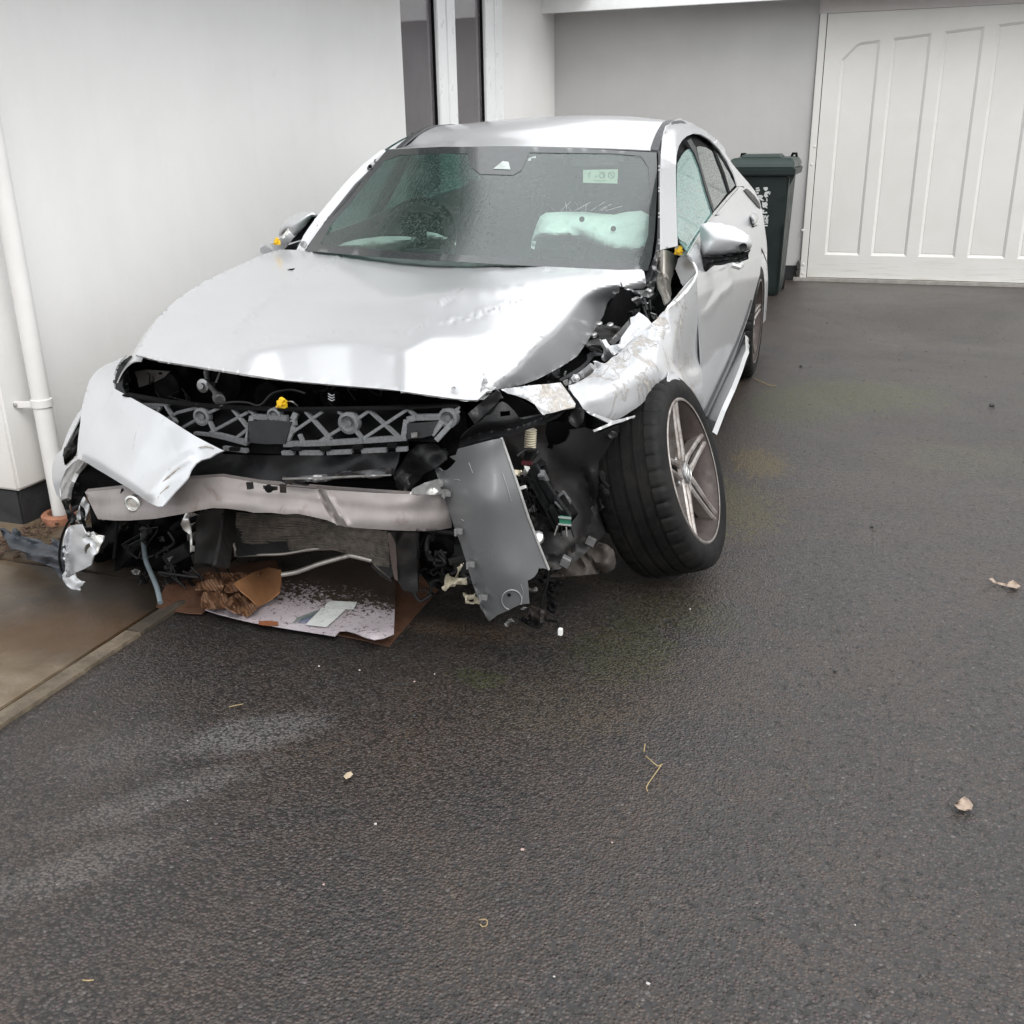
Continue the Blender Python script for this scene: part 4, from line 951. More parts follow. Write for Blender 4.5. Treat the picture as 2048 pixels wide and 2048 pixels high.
# mirrors -------------------------------------------------
cap_o = px('M',622,1080, 628,1050, 650,1030, 720,1018, 850,1025, 980,1060, 1080,1105, 1145,1150, 1172,1210, 1168,1270, 1145,1302, 1050,1340, 900,1360, 750,1375, 655,1372, 632,1310)
mr = surf('wing_mirror', cap_o, .74, 'y', PAINT, car, D=inflate(cap_o, .10, 34), step=5, thick=.0)
surf('mirror_glass_side', cap_o, .75, 'y', BLK, mr, D=lambda p: -inflate(cap_o, .05, 22)(p), step=7, thick=0)
bs = px('M',645,1374, 800,1368, 900,1361, 1050,1341, 1150,1305, 1135,1350, 1100,1385, 1060,1410, 960,1430, 880,1436, 800,1450, 740,1490, 680,1545, 610,1602, 590,1560, 590,1470, 640,1445)
surf('mirror_base', bs, .73, 'y', BLK, mr, D=inflate(bs, .07, 22), step=5, thick=.03)
q = U(px('M', 1075, 1272)[0], 'y', .66); MB().lathe([(.014, 0), (.014, .006), (.009, .004), (.001, .003)], 16, q, (.5, -1, .0)).build('mirror_camera', BLK, mr, True)
surf('chipped_patch', px('M',1000,1280, 1050,1235, 1045,1262, 1010,1300), .655, 'y', RUB, mr, step=4, thick=.001)
sidesurf('mirror_sail', px('M',520,1370, 580,1260, 612,1225, 625,1310, 640,1420, 590,1475, 560,1420), PAINT, car, .01, step=6, thick=.01)
lc = px('L',385,1115, 366,1090, 366,1050, 385,985, 420,930, 480,882, 560,840, 640,805, 720,790, 800,788, 850,805, 874,840, 870,862, 800,868, 765,920, 720,985, 660,1045, 600,1095, 560,1120, 520,1090, 470,1060)
ml = surf('wing_mirror', lc, .72, 'y', PAINT, car, D=inflate(lc, .08, 22), step=4, thick=0)
surf('mirror_base', px('L',790,850, 840,875, 800,930, 720,1040, 660,1130, 640,1200, 595,1285, 440,1275, 500,1180, 560,1130, 640,1060, 720,975, 770,900), .71, 'y', BLKM, ml, step=5, thick=.05)
surf('mirror_back', lc, .73, 'y', BLK, ml, D=lambda p: -inflate(lc, .05, 18)(p), step=6, thick=0)
ff_ = px('L',130,1262, 180,1225, 250,1205, 320,1195, 400,1125, 460,1060, 495,1018, 530,1060, 572,1110, 540,1160, 460,1260, 440,1280, 380,1280, 300,1300, 240,1330, 165,1345, 132,1315)
far_w = surf('folded_wing_edge', ff_, [(520,500,.30),(575,460,.42),(585,475,.46)], 'y', PAINT, car, D=wob(.012, 30, 4), step=4)
surf('torn_lip', px('L',330,1185, 380,1130, 440,1075, 485,1015, 500,1040, 530,1065, 490,1075, 485,1100, 450,1095, 440,1125, 400,1140, 370,1180), .40, 'y', WHT, far_w, step=4, D=wob(.01, 12, 8))
def clipy(p, y, par, s=1.0):
    q = U(p, 'y', y); m_ = MB(); m_.box(q, (.022*s, .014*s, .018*s)).box(q+np.array([.004, -.01, .008])*s, (.012*s, .012*s, .02*s), Matrix.Rotation(.5, 3, 'Y')).tube([q+np.array([-.012, -.008, -.006])*s, q+np.array([.014, -.01, .004])*s], .003*s, 6)
    return m_.build('yellow_clip', YEL, par, bevel=.001)
clipy(px('L', 350, 1190)[0], .36, far_w)

# far wing, barely seen over the bonnet edge
lp = np.array(px('N',275,962, 440,680, 600,530, 800,400, 1000,305, 1240,195, 1390,150)); E_ = []
for q in lp:
    i = int(np.argmin(np.linalg.norm(vv_h-q, axis=1))); E_.append(np.array(P_h[i]))
patch('front_wing', [[Vector(e+np.array(o)) for e in E_] for o in ((.02, 0, -.022), (-.02, .0, -.030), (-.07, 0, -.075), (-.12, 0, -.17), (-.15, 0, -.30))], PAINT, car, 5, 5, .004)
# crushed wing over the splayed wheel ----------------------
wing_out = px('D',395,960, 345,1012, 290,1080, 230,1150, 214,1176)+px('K',1500,395, 1450,450, 1400,492, 1330,560, 1280,592, 1230,650, 1180,690, 1150,712, 1135,735, 1100,750, 1060,790, 1040,800, 1000,797, 962,790, 960,860, 920,895, 860,930, 800,960, 760,970, 775,1005, 800,1045, 840,1090, 868,1140, 880,1155, 930,1180, 990,1200, 1060,1225, 1110,1238, 1160,1222, 1215,1190, 1250,1165)+px('J',420,340, 470,300, 510,262, 560,210, 610,150, 640,95, 690,62, 702,100, 692,165, 760,130, 822,108, 860,125, 900,160, 940,215, 985,290, 1026,375)+px('D',435,1690, 425,1500, 415,1300, 402,1100)
CR1 = px('K',1500,400, 1490,440, 1520,520, 1528,620, 1532,710, 1545,820, 1580,900, 1640,945)
wy = [(1393,548,.44),(1400,680,.60),(1408,812,.74),(1355,591,.25),(1328,626,.12),(1302,647,.08),(1328,665,.06),(1336,701,.02),(1344,740,.00),(1362,762,.03),(1385,785,.25),(1240,701,-.12),(1188,743,-.38),(1137,771,-.52),(1168,818,-.58),(1218,838,-.50),(1262,822,-.36),(1300,790,-.20),(1330,757,-.10),(1336,778,-.06),(1260,730,-.26),(1290,690,-.08),(1230,780,-.46),(1180,780,-.55),(1370,680,.33),(1375,740,.35)]
def wing_D(p):
    d, s = pdist(p, CR1)
    return .012*np.exp(-(d/6)**2)+.012*np.exp(-(pdist(p, px('K',1440,540, 1500,600, 1530,700))[0]/14)**2)-.012*np.exp(-(pdist(p, px('K',1370,560, 1340,700, 1450,800))[0]/16)**2)+wob(.006, 55, 2)(p)*(p[:, 0] < 1335)
wng = surf('crushed_wing', wing_out, wy, 'y', PAINT_SC, car, D=wing_D, step=6, lines=[CR1], thick=.004)
wng.data.set_sharp_from_angle(angle=R(42))
tag(wng, 'crumpled and scraped front wing folded over the wheel')
surf('torn_rim', px('K',1500,400, 1530,350, 1600,300, 1660,235, 1720,160, 1750,100, 1740,55, 1715,10, 1700,-20, 1715,-20, 1735,20, 1757,60, 1760,105, 1735,165, 1680,245, 1610,315, 1540,370, 1515,410), [(1393,548,.40),(1355,591,.22),(1328,626,.10),(1385,525,.5)], 'y', WHT, wng, step=4, D=wob(.012, 16, 6))
surf('folded_flap', px('J',692,165, 700,62, 712,20, 745,10, 790,60, 822,108, 760,130), [(1336,760,-.10),(1350,745,-.04),(1362,764,0)], 'y', PAINT_W, wng, step=5, D=wob(.01, 30, 9))
surf('torn_tab', px('K',958,788, 975,785, 1010,795, 1045,800, 1000,835, 958,872, 975,830), [(1190,735,-.40)], 'y', PAINT_W, wng, step=4, D=wob(.01, 14, 11))
# scraped gouge rings and pock marks
for i, (gx, gy, rx_, ry_) in enumerate(((1085,880,62,48), (1210,730,26,50), (1410,640,40,24))):
    pts = []
    for k in range(15):
        a = 2*math.pi*k/15; rr = 1+.28*math.sin(a*3+i)+.16*math.sin(a*7+2*i); p_ = px('K', gx+rx_*rr*math.cos(a), gy+ry_*rr*math.sin(a))[0]
        pts.append(U(p_, 'y', float(RBF(wy)(p_)[0])+float(wing_D(np.array([p_]))[0])-.006))
    MB().tube(pts, .0006, 5, True).build('gouge', plain('filler_edge', (.36, .33, .29), .8) if i == 0 else bpy.data.materials['filler_edge'], wng)

# scuffed bumper corner above the headlamp hole
sc_out = px('K',240,1000, 330,985, 480,968, 600,958, 700,946, 740,1000, 790,1070, 816,1110, 812,1132, 740,1150, 640,1180, 560,1195, 530,1160, 500,1115, 430,1075, 350,1045, 290,1030)
sc_ = surf('scuffed_bumper_corner', sc_out, [(1002,780,-.72),(1120,765,-.56),(1150,810,-.60),(1080,830,-.70),(1040,797,-.72)], 'y', PAINT_HV, car, step=5, D=wob(.012, 40, 12), thick=.004)
surf('gap_seal', px('K',700,946, 730,960, 790,1040, 850,1110, 872,1150, 850,1180, 800,1130, 770,1060, 735,1000), [(1130,780,-.56),(1160,820,-.60)], 'y', BLKM, car, step=5, thick=.008)
tri = px('I',218,450, 235,375, 340,270, 400,230, 450,180, 510,110, 560,88, 600,110, 650,160, 690,215, 720,225, 840,200, 940,172, 1020,142, 1050,155, 1000,195, 850,258, 700,312, 640,335, 545,355, 400,392, 270,425)
tr_ = surf('headlamp_carrier', tri, [(916,890,-.80),(1000,810,-.78),(1040,840,-.76),(1120,820,-.62),(1000,870,-.80)], 'y', BLK, car, step=5, thick=.006, holes=[px('I',541,166, 618,160, 622,196, 545,205)], D=lambda p: .03*np.exp(-(pdist(p, px('I',230,400, 400,330, 640,300, 850,225, 1040,150))[0]/9)**2))
surf('carrier_strap', px('I',292,182, 330,150, 400,90, 440,60, 480,25, 520,5, 548,20, 560,60, 530,75, 512,110, 450,165, 400,215, 345,265, 310,212), [(950,830,-.80),(1000,785,-.80)], 'y', BLK, car, step=5, thick=.01, D=wob(.01, 40, 13))
surf('hole_back', px('I',500,60, 560,90, 620,130, 680,200, 720,225, 850,190, 820,150, 740,100, 650,50, 560,20), -.55, 'y', BLKM, car, step=9)
surf('plastic_flap', px('I',1072,235, 1085,190, 1112,152, 1160,140, 1195,152, 1190,215, 1170,260, 1130,292, 1095,270), [(1150,840,-.60)], 'y', DIRTP, car, step=4, thick=.006, D=wob(.01, 30, 14))
surf('wing_lip_strip', px('K',890,1165, 1000,1200, 1105,1240, 1180,1225, 1275,1200, 1278,1210, 1190,1245, 1110,1270, 1010,1310, 960,1330, 950,1315, 1020,1285, 1075,1262, 1000,1225, 930,1195), [(1180,830,-.58),(1270,832,-.50)], 'y', STEEL, car, step=4, D=wob(.008, 26, 15))

# front bumper remains on the far corner ------------------
p1 = px('F',815,346, 900,392, 1000,448, 1150,530, 1300,628, 1400,690, 1500,742, 1580,782, 1600,790, 1545,812, 1500,842, 1440,858, 1400,885, 1365,930, 1340,990, 1300,1035, 1250,1085, 1200,1145, 1165,1190, 1130,1192, 1060,1162, 990,1110, 920,1060, 850,1018, 780,975, 700,928, 640,890, 585,858, 590,800, 592,760, 615,700, 640,650, 700,550, 760,440)
bmp = surf('bumper_corner', p1, [(228,777,-.62),(160,910,-.66),(447,900,-.97),(325,1010,-1.02),(300,930,-.90),(340,840,-.84),(200,920,-.74)], 'y', PAINT_W, car, step=7, thick=.004, D=dsum(lambda p: .02*np.exp(-(pdist(p, px('F',600,868, 800,985, 1060,1160))[0]/9)**2), wob(.004, 70, 3), lambda p: -.012*np.exp(-(pdist(p, px('F',1360,840, 1180,960, 1060,1120))[0]/7)**2)))
tag(bmp, 'broken pale silver bumper skin hanging forward')
for q_ in ((1335,850,1250,900,1180,965,1120,1040,1070,1105), (1300,905,1235,950,1170,1010,1120,1075), (1210,1040,1150,1100,1130,1140), (1420,770,1480,760,1530,775)):
    pp_ = [U(p, 'y', float(RBF([(228,777,-.62),(160,910,-.66),(447,900,-.97),(325,1010,-1.02),(300,930,-.90),(340,840,-.84),(200,920,-.74)])(p)[0])-.004) for p in px('F', *q_)]
    MB().tube(catmull(pp_, 4), [.0005+.0022*abs(math.sin(i*1.3)) for i in range(len(catmull(pp_, 4)))], 5).build('scrape', bpy.data.materials['filler_edge'], bmp)
surf('bumper_side', px('F',815,346, 760,440, 700,550, 640,650, 615,700, 592,760, 585,858, 560,850, 552,800, 560,700, 575,590, 580,520, 590,460, 605,400, 640,290, 670,245, 700,212, 760,175, 820,150, 870,125, 902,108, 870,140, 835,190, 815,250), [(228,777,-.60),(160,910,-.64),(175,790,-.52),(200,735,-.48),(251,711,-.60),(162,850,-.58)], 'y', PAINT_W, car, step=6, thick=.004)
surf('bumper_return', px('F',590,486, 560,520, 520,590, 488,652, 462,720, 440,785, 405,820, 385,862, 372,910, 370,960, 376,1010, 388,1060, 405,1110, 432,1140, 425,1060, 440,1000, 470,930, 520,880, 562,852, 552,800, 556,760, 553,830, 520,860, 480,902, 452,890, 446,850, 455,800, 470,760, 500,700, 545,610, 580,540), [(165,815,-.50),(105,940,-.46),(120,1000,-.52),(160,920,-.62),(125,900,-.50)], 'y', PAINT_W, bmp, step=5, thick=.004)
surf('air_inlet_mesh', px('F',588,498, 575,590, 560,690, 556,800, 510,860, 462,905, 443,888, 452,830, 480,740, 490,690, 530,590), [(162,830,-.49),(125,925,-.46)], 'y', BLKM, bmp, step=6, thick=.01, D=wob(.01, 12, 16))
surf('inlet_blade', px('F',458,772, 478,758, 510,700, 560,625, 572,650, 550,760, 520,800, 470,850, 448,830), -.53, 'y', DIRTP, bmp, step=5, thick=.012, D=wob(.012, 20, 17))
surf('chrome_blade', px('F',570,862, 600,875, 580,905, 540,950, 510,1010, 490,1070, 482,1130, 455,1138, 428,1140, 422,1080, 440,1010, 470,945, 515,885), [(168,925,-.70),(125,995,-.62),(150,950,-.62)], 'y', STEEL, bmp, step=4, thick=.012)
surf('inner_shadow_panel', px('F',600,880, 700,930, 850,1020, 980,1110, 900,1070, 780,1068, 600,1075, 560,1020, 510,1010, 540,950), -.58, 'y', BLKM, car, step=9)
surf('bumper_shard', px('F',600,1118, 640,1180, 628,1230, 610,1290, 590,1330, 560,1310, 535,1290, 560,1210, 580,1150), -.66, 'y', PAINT_W, car, step=4, D=wob(.01, 20, 18))
for pts, yy in (((440,1148, 470,1140, 490,1200, 520,1260, 540,1320, 505,1325, 480,1260), -.70), ((572,1200, 590,1230, 620,1330, 650,1378, 625,1392, 600,1350, 580,1290), -.72), ((515,1020, 560,1030, 600,1090, 590,1150, 560,1215, 520,1230, 505,1170, 500,1100), -.60)):
    surf('black_brace', px('F',*pts), yy, 'y', BLK, car, step=4, thick=.012, D=wob(.01, 18, 19))
lw = px('F',497,1332, 540,1322, 582,1318, 600,1360, 622,1400, 640,1385, 660,1372, 680,1398, 742,1406, 735,1440, 712,1480, 700,1520, 668,1545, 652,1610, 600,1640, 540,1665, 490,1695, 460,1715, 446,1690, 442,1600, 450,1500, 462,1420, 480,1365)
lw_ = surf('lower_bumper_shard', lw, [(140,1055,-.74),(205,1075,-.86),(125,1150,-.74),(180,1130,-.80)], 'y', PAINT_W, car, step=5, thick=.004, holes=[px('F',600,1500, 612,1470, 640,1450, 648,1475, 625,1500, 618,1530, 602,1530)], D=dsum(lambda p: .03*np.exp(-(pdist(p, px('F',500,1340, 480,1500, 500,1690))[0]/5)**2), lambda p: .02*np.exp(-(pdist(p, px('F',615,1420, 660,1440, 690,1520))[0]/4)**2), wob(.004, 30, 20)))
surf('torn_lip', px('F',640,1402, 700,1398, 742,1406, 735,1440, 712,1480, 700,1520, 690,1500, 695,1460, 670,1430), [(200,1080,-.865)], 'y', WHT, lw_, step=3, D=wob(.005, 14, 21))
surf('lower_bumper_tip', px('F',446,1700, 490,1700, 530,1676, 545,1700, 600,1736, 592,1755, 566,1772, 575,1802, 560,1808, 520,1790, 475,1755, 452,1725), [(125,1155,-.76),(160,1180,-.80)], 'y', PAINT_W, car, step=4, thick=.006, D=wob(.008, 18, 22))
for pts, r_ in (((445,1660, 425,1560, 440,1420, 480,1320, 500,1290), .004), ((880,1068, 862,1140, 845,1220, 840,1300, 828,1420, 815,1560), .005)):
    MB().tube(catmull([U(p, 'y', -.80) for p in px('F',*pts)], 6), r_, 8).build('cable', BLKM, car, True)
hose = px('F',1020,1380, 1030,1480, 1045,1580, 1090,1690, 1125,1780, 1148,1880); ys = (-.62,-.66,-.72,-.80,-.88,-.93)
MB().tube(catmull([U(p, 'y', y) for p, y in zip(hose, ys)], 6), .008, 10).build('grey_hose', plain('blue_grey_hose', (.13, .16, .175), .45, 0, .2), car, True)
surf('hose_fitting', px('F',1000,1360, 1040,1350, 1060,1420, 1040,1470, 1010,1440), -.64, 'y', DIRTP, car, step=4, thick=.02, D=wob(.02, 20, 23))

# grille carrier lattice ---------------------------------
gc_ = [(250,790,-.66),(400,820,-.79),(560,850,-.84),(700,850,-.84),(820,830,-.82),(900,815,-.78),(560,900,-.86),(800,890,-.84)]
def gp(x, y, o=0): p_ = px('G', x, y)[0]; return U(p_, 'y', float(RBF(gc_)(p_)[0])+o)
lat = surf('grille_carrier', px('G',95,250, 300,280, 480,300, 700,318, 900,326, 1100,326, 1400,322, 1640,316, 1925,300, 1800,510, 1650,500, 1645,545, 1300,570, 950,575, 620,560, 480,470, 300,370, 180,300), [(a, b, c+.035) for a, b, c in gc_], 'y', BLKM, car, step=10, thick=.004, D=wob(.012, 60, 24))
def strut(pts, w, name='strut', mat=LATT, o=0.0, d=.014):
    m_ = MB(); P_ = [gp(pts[i], pts[i+1], o) for i in range(0, len(pts), 2)]
    for a, b in zip(P_[:-1], P_[1:]): m_.bar(a, b, w, d, (0, 1, 0))
    return m_.build(name, mat, lat, bevel=.0012)
strut((90,245, 300,283, 480,303, 700,318, 900,326, 1100,326, 1400,322, 1640,316, 1925,302), .006, 'top_rail', BLKM, 0, .03)
for a in ((300,290, 368,402), (185,300, 330,300), (110,252, 172,300), (200,318, 280,318, 258,352), (375,345, 310,385), (500,312, 375,345), (480,303, 500,338), (552,395, 582,462), (478,385, 395,432), (548,345, 620,312), (555,455, 765,342), (680,325, 765,432), (770,332, 800,352), (690,492, 770,430), (470,458, 560,468), (1048,465, 1068,512), (1082,338, 1222,495), (1178,338, 1012,452), (1262,338, 1300,362), (1275,432, 1160,502), (1440,330, 1368,380), (1352,436, 1395,490), (1430,330, 1600,485), (1642,328, 1400,488), (1640,320, 1690,365), (1222,480, 1175,505), (1840,320, 1860,340), (1930,312, 1895,350), (1930,335, 1905,355)):
    strut(a, .0088)
strut((1030,345, 1012,385, 1018,420, 980,500, 965,520), .016); strut((760,512, 788,365, 880,372), .016); strut((880,378, 985,382), .022)
strut((1622,492, 1640,385, 1690,372, 1825,368), .016); strut((1905,385, 1800,500), .014); strut((1835,395, 1775,470), .016); strut((560,462, 640,480, 760,512), .016)
strut((960,520, 1200,512, 1400,500, 1640,484), .015, 'lower_rail'); strut((630,540, 690,548, 760,556), .012, 'lower_rail')
for a, b in ((952,1020), (1050,1180), (1200,1340), (1390,1530), (1580,1645)):
    strut((a, 567-max(0, a-1200)*.05, b, 567-max(0, b-1200)*.05), .012, 'lower_rail')
for x in (1030, 1190, 1368, 1558, 690): strut((x-26, 545-max(0, x-1200)*.05, x+26, 545-max(0, x-1200)*.05), .010, 'clip_tab', BLKM, -.01)
for x, y, r_ in ((515,365,.026), (915,357,.021), (1325,400,.030), (1872,372,.027)):
    MB().lathe([(r_, .01), (r_, -.012), (r_*.72, -.014), (r_*.62, -.004), (.008, -.002), (.008, -.008), (.003, -.008)], 28, gp(x, y), (0, 1, 0)).build('boss', LATT, lat, True)
for pts in ((762,392, 870,385, 1000,396, 985,450, 965,518, 860,520, 757,510), (1640,405, 1725,400, 1812,392, 1790,430, 1775,472, 1720,485, 1640,492)):
    pp_ = px('G',*pts); surf('sensor_box', pp_, [(a, b, c-.012) for a, b, c in gc_], 'y', BLK, lat, step=6, thick=.03)
surf('white_tag', px('G',1662,458, 1695,455, 1695,480, 1664,484), -.86, 'y', STEEL, lat, step=5)
clipy(px('G', 950, 298)[0], -.83, lat, 1.15)
MB().tube(catmull([gp(975, 285, -.0), gp(1005, 285, -.02), gp(1035, 310, 0)], 5), .0018, 6).build('wire', STEEL, lat)

# ducts and dark panels under the lattice
surf('air_duct', px('G',430,705, 455,640, 500,590, 560,565, 640,575, 760,580, 950,582, 1200,580, 1400,572, 1600,556, 1590,620, 1560,690, 1400,700, 1150,712, 950,722, 760,722, 600,706), [(a, b+60, c+.01) for a, b, c in gc_], 'y', BLK, car, step=8, D=wob(.012, 90, 25), thick=.006)
surf('broken_shutter', px('G',945,705, 1150,688, 1350,672, 1480,655, 1555,660, 1548,692, 1400,705, 1200,715, 1020,735, 1090,750, 1000,745, 950,730), -.92, 'y', plain('glossy_black_plastic', (.02, .02, .022), .18, 0, .3, 30, .1, 60, coat=.6, dust=(22, .6, (.25, .24, .23), .5)), car, step=6, thick=.01, D=wob(.01, 40, 26))
surf('duct_surround', px('G',760,722, 950,745, 1100,758, 1250,775, 1600,796, 1660,745, 1700,690, 1850,640, 1890,590, 1860,560, 1830,520, 1925,300, 1960,340, 1990,560, 1950,680, 1800,900, 1000,860, 700,760), -.62, 'y', BLKM, car, step=12, D=wob(.03, 60, 27))
surf('duct_side', px('G',1560,690, 1600,640, 1650,560, 1700,520, 1760,520, 1850,560, 1860,600, 1800,650, 1720,690, 1660,745, 1640,790, 1600,790), -.78, 'y', BLK, car, step=6, D=wob(.012, 60, 28), thick=.01)
surf('duct_curl', px('G',1600,690, 1640,680, 1655,740, 1645,785, 1620,790, 1625,740), -.80, 'y', plain('scuffed_black', (.05, .05, .052), .4), car, step=4, thick=.006, D=wob(.01, 16, 29))
surf('scratch_edge', px('G',950,706, 1150,702, 1400,690, 1552,688, 1552,694, 1400,700, 1150,712, 952,716), -.935, 'y', STEEL, car, step=7, thick=.002)

# aluminium crash beam ------------------------------------
bt_o = px('A',328,742, 400,735, 470,728, 600,706, 740,690, 860,683, 930,694, 1000,708, 1100,720, 1200,728, 1300,736, 1450,745, 1590,750, 1680,742, 1712,746, 1730,800, 1746,862, 1745,880, 1700,888, 1650,893, 1580,892, 1500,889, 1420,884, 1330,876, 1300,866, 1262,850, 1200,836, 1150,826, 1100,828, 1050,822, 980,822, 950,815, 880,806, 820,804, 760,814, 720,824, 600,845, 500,852, 440,852, 378,846, 365,820, 350,790)
bc = [(170,985,-.70),(250,1020,-.82),(450,990,-.90),(600,1000,-.90),(700,1010,-.92),(800,1030,-.93),(880,1040,-.84),(905,1050,-.78),(190,1030,-.74)]
def beam_D(p):
    # two rolled ridges along the beam
    xs = p[:, 0]; top = np.interp(xs, [170,243,445,517,622,770,880], [984,977,954,968,977,988,984]); bot = np.interp(xs, [190,228,310,424,543,600,690,777,900], [1038,1041,1037,1016,1026,1030,1053,1060,1056])
    t = np.clip((p[:, 1]-top)/np.maximum(bot-top, 5), 0, 1)
    d = .0022*np.cos(t*2*np.pi*2)*1.0+.02*(np.maximum(0, .08-t)+np.maximum(0, t-.92))*2
    d = d+.02*np.exp(-(pdist(p, px('A',1240,738, 1270,810, 1322,872))[0]/4)**2)-.012*np.exp(-(pdist(p, px('A',1262,738, 1290,800, 1345,872))[0]/4)**2)
    return d-.040*t+wob(.003, 60, 30)(p)
bm_ = surf('crash_beam', bt_o, bc, 'y', ALU, car, D=beam_D, step=5, thick=.004)
surf('beam_top_flange', px('A',328,742, 470,728, 740,690, 860,683, 1000,708, 1300,736, 1590,750, 1600,742, 1300,722, 1000,695, 860,672, 740,680, 470,716, 340,730), [(a, b-10, c+.05) for a, b, c in bc], 'y', ALU, bm_, step=6)
surf('beam_back_wall', px('A',378,700, 1700,700, 1700,860, 1300,850, 860,780, 500,830, 400,830), -.62, 'y', BLKM, bm_, step=14)
q = U(px('A', 515, 785)[0], 'y', -.865); MB().lathe([(.026, .01), (.026, -.006), (.021, -.010), (.018, -.002), (.013, -.001), (.013, -.004), (.004, -.005)], 28, q, (-.12, 1, 0)).build('towing_eye_socket', ALUC, bm_, True)
for x, y in ((640,812), (1497,872), (345,905)):
    q = U(px('A', x, y)[0], 'y', -.93 if x > 900 else -.88); MB().lathe([(.009, 0), (.008, -.006), (.004, -.009)], 10, q, (0, 1, 0)).build('rivet', STEEL, bm_, True)
for pts in ((950,705, 975,705, 978,730, 955,733), (1080,712, 1103,714, 1104,746, 1082,744), (1016,718, 1070,722, 1070,735, 1045,738, 1018,730)):
    surf('bracket_tab', px('A',*pts), -.945, 'y', DIRTP, bm_, step=4, thick=.004)
q = U(px('A', 1040, 728)[0], 'y', -.952); MB().lathe([(.012, 0), (.011, -.006), (.005, -.008)], 12, q, (0, 1, 0)).build('bracket_bolt', BLKM, bm_, True)
surf('beam_end_cap', px('A',1588,750, 1600,728, 1640,706, 1700,690, 1730,690, 1735,720, 1700,722, 1715,740, 1700,752, 1640,752), [(880,970,-.84),(895,980,-.80)], 'y', ALUC, car, step=4, D=wob(.012, 24, 31), thick=.004)

# crush posts, radiator, pipes ----------------------------
def post(name, front, side, mat1, y):
    o = surf(name, px('H',*front), y, 'y', mat1, car, step=7, thick=.01, D=wob(.006, 40, 32)); surf('post_side', px('H',*side[0]), side[1], 'y', mat1, o, step=7, thick=.01); return o
post('crush_post', (352,232, 400,195, 470,182, 525,190, 515,300, 505,380, 492,440, 475,525, 440,522, 400,520, 335,518, 345,400), ((525,190, 560,185, 600,195, 590,350, 575,430, 560,545, 500,538, 475,525, 492,440, 505,380, 515,300), [(450,1020,-.72),(470,1020,-.60)]), DIRTP, -.74)
post('crush_post', (1590,325, 1660,326, 1722,330, 1726,520, 1732,690, 1715,712, 1690,695, 1640,690, 1612,640, 1600,480), ((1540,322, 1590,325, 1600,480, 1612,640, 1590,625, 1570,560, 1555,450), [(775,1090,-.66),(792,1090,-.74)]), DIRTP, -.74)
surf('post_rust_strip', px('H',1542,330, 1588,330, 1598,480, 1605,630, 1585,615, 1570,540, 1556,450), -.745, 'y', plain('brown_stained_metal', (.11, .085, .075), .6, .3, .3, 20), car, step=7)
surf('bent_bracket', px('H',285,205, 320,212, 300,235, 310,280, 325,340, 322,445, 340,446, 340,412, 318,412, 318,450, 312,450, 312,400, 310,340, 270,310, 255,280, 268,240), -.80, 'y', ALUC, car, step=4, thick=.003, D=wob(.01, 20, 33))
rad = surf('radiator', px('H',598,205, 750,215, 1000,228, 1200,275, 1350,305, 1545,325, 1578,598, 1560,612, 1500,560, 1440,498, 1350,462, 1200,425, 1120,424, 1050,432, 900,458, 750,466, 600,474, 585,400), [(470,1040,-.58),(600,1040,-.56),(780,1080,-.60),(780,1150,-.66)], 'y', DIRTP, car, step=10, thick=.02)
FIN = plain('dirty_radiator_fins', (.20, .18, .155), .55, .5, .45, 40, .6, 120, .003, dust=(30, .55, (.30, .27, .23), .7))
for i in range(17):
    t = (i+.5)/17; m_ = MB(); L_ = []
    for j in range(25):
        s = j/24; xt = 600+s*950; yt = np.interp(xt, [600,750,1000,1200,1350,1550], [207,215,228,275,305,326]); xb = 590+s*978; yb = np.interp(xb, [590,750,900,1050,1120,1200,1350,1440,1500,1568], [474,466,458,432,424,425,462,498,560,610])
        x = xt*(1-t)+xb*t; y = yt*(1-t)+yb*t+random.uniform(-2.2, 2.2)+4*math.sin(s*9+i); p_ = px('H', x, y)[0]; L_.append(U(p_, 'y', -.598-.03*s+.012*math.sin(s*14+t*5)))
    for a, b in zip(L_[:-1], L_[1:]): m_.bar(a, b, .007, .014, (0, 1, .5))
    m_.build('cooling_fin', FIN, rad)
MB().tube(catmull([U(p, 'y', y) for p, y in zip(px('H',882,590, 980,572, 1100,528, 1200,498, 1290,474, 1310,470, 1380,486, 1442,502), (-.74,-.72,-.70,-.68,-.66,-.66,-.65,-.64))], 5), .0075, 10).build('bent_pipe', CHAMP, car, True)
MB().tube(catmull([U(p, 'y', y) for p, y in zip(px('H',605,472, 760,466, 900,460, 1040,436, 1120,426), (-.63,-.63,-.63,-.63,-.62))], 5), .005, 8).build('radiator_edge', CHAMP, rad, True)
MB().tube(catmull([U(p, 'y', -.63) for p in px('H',582,395, 596,440, 606,474)], 4), .005, 8).build('radiator_edge', CHAMP, rad, True)
surf('radiator_side', px('H',1440,498, 1500,560, 1565,612, 1572,640, 1500,600, 1440,540), -.60, 'y', DIRTP, car, step=7)

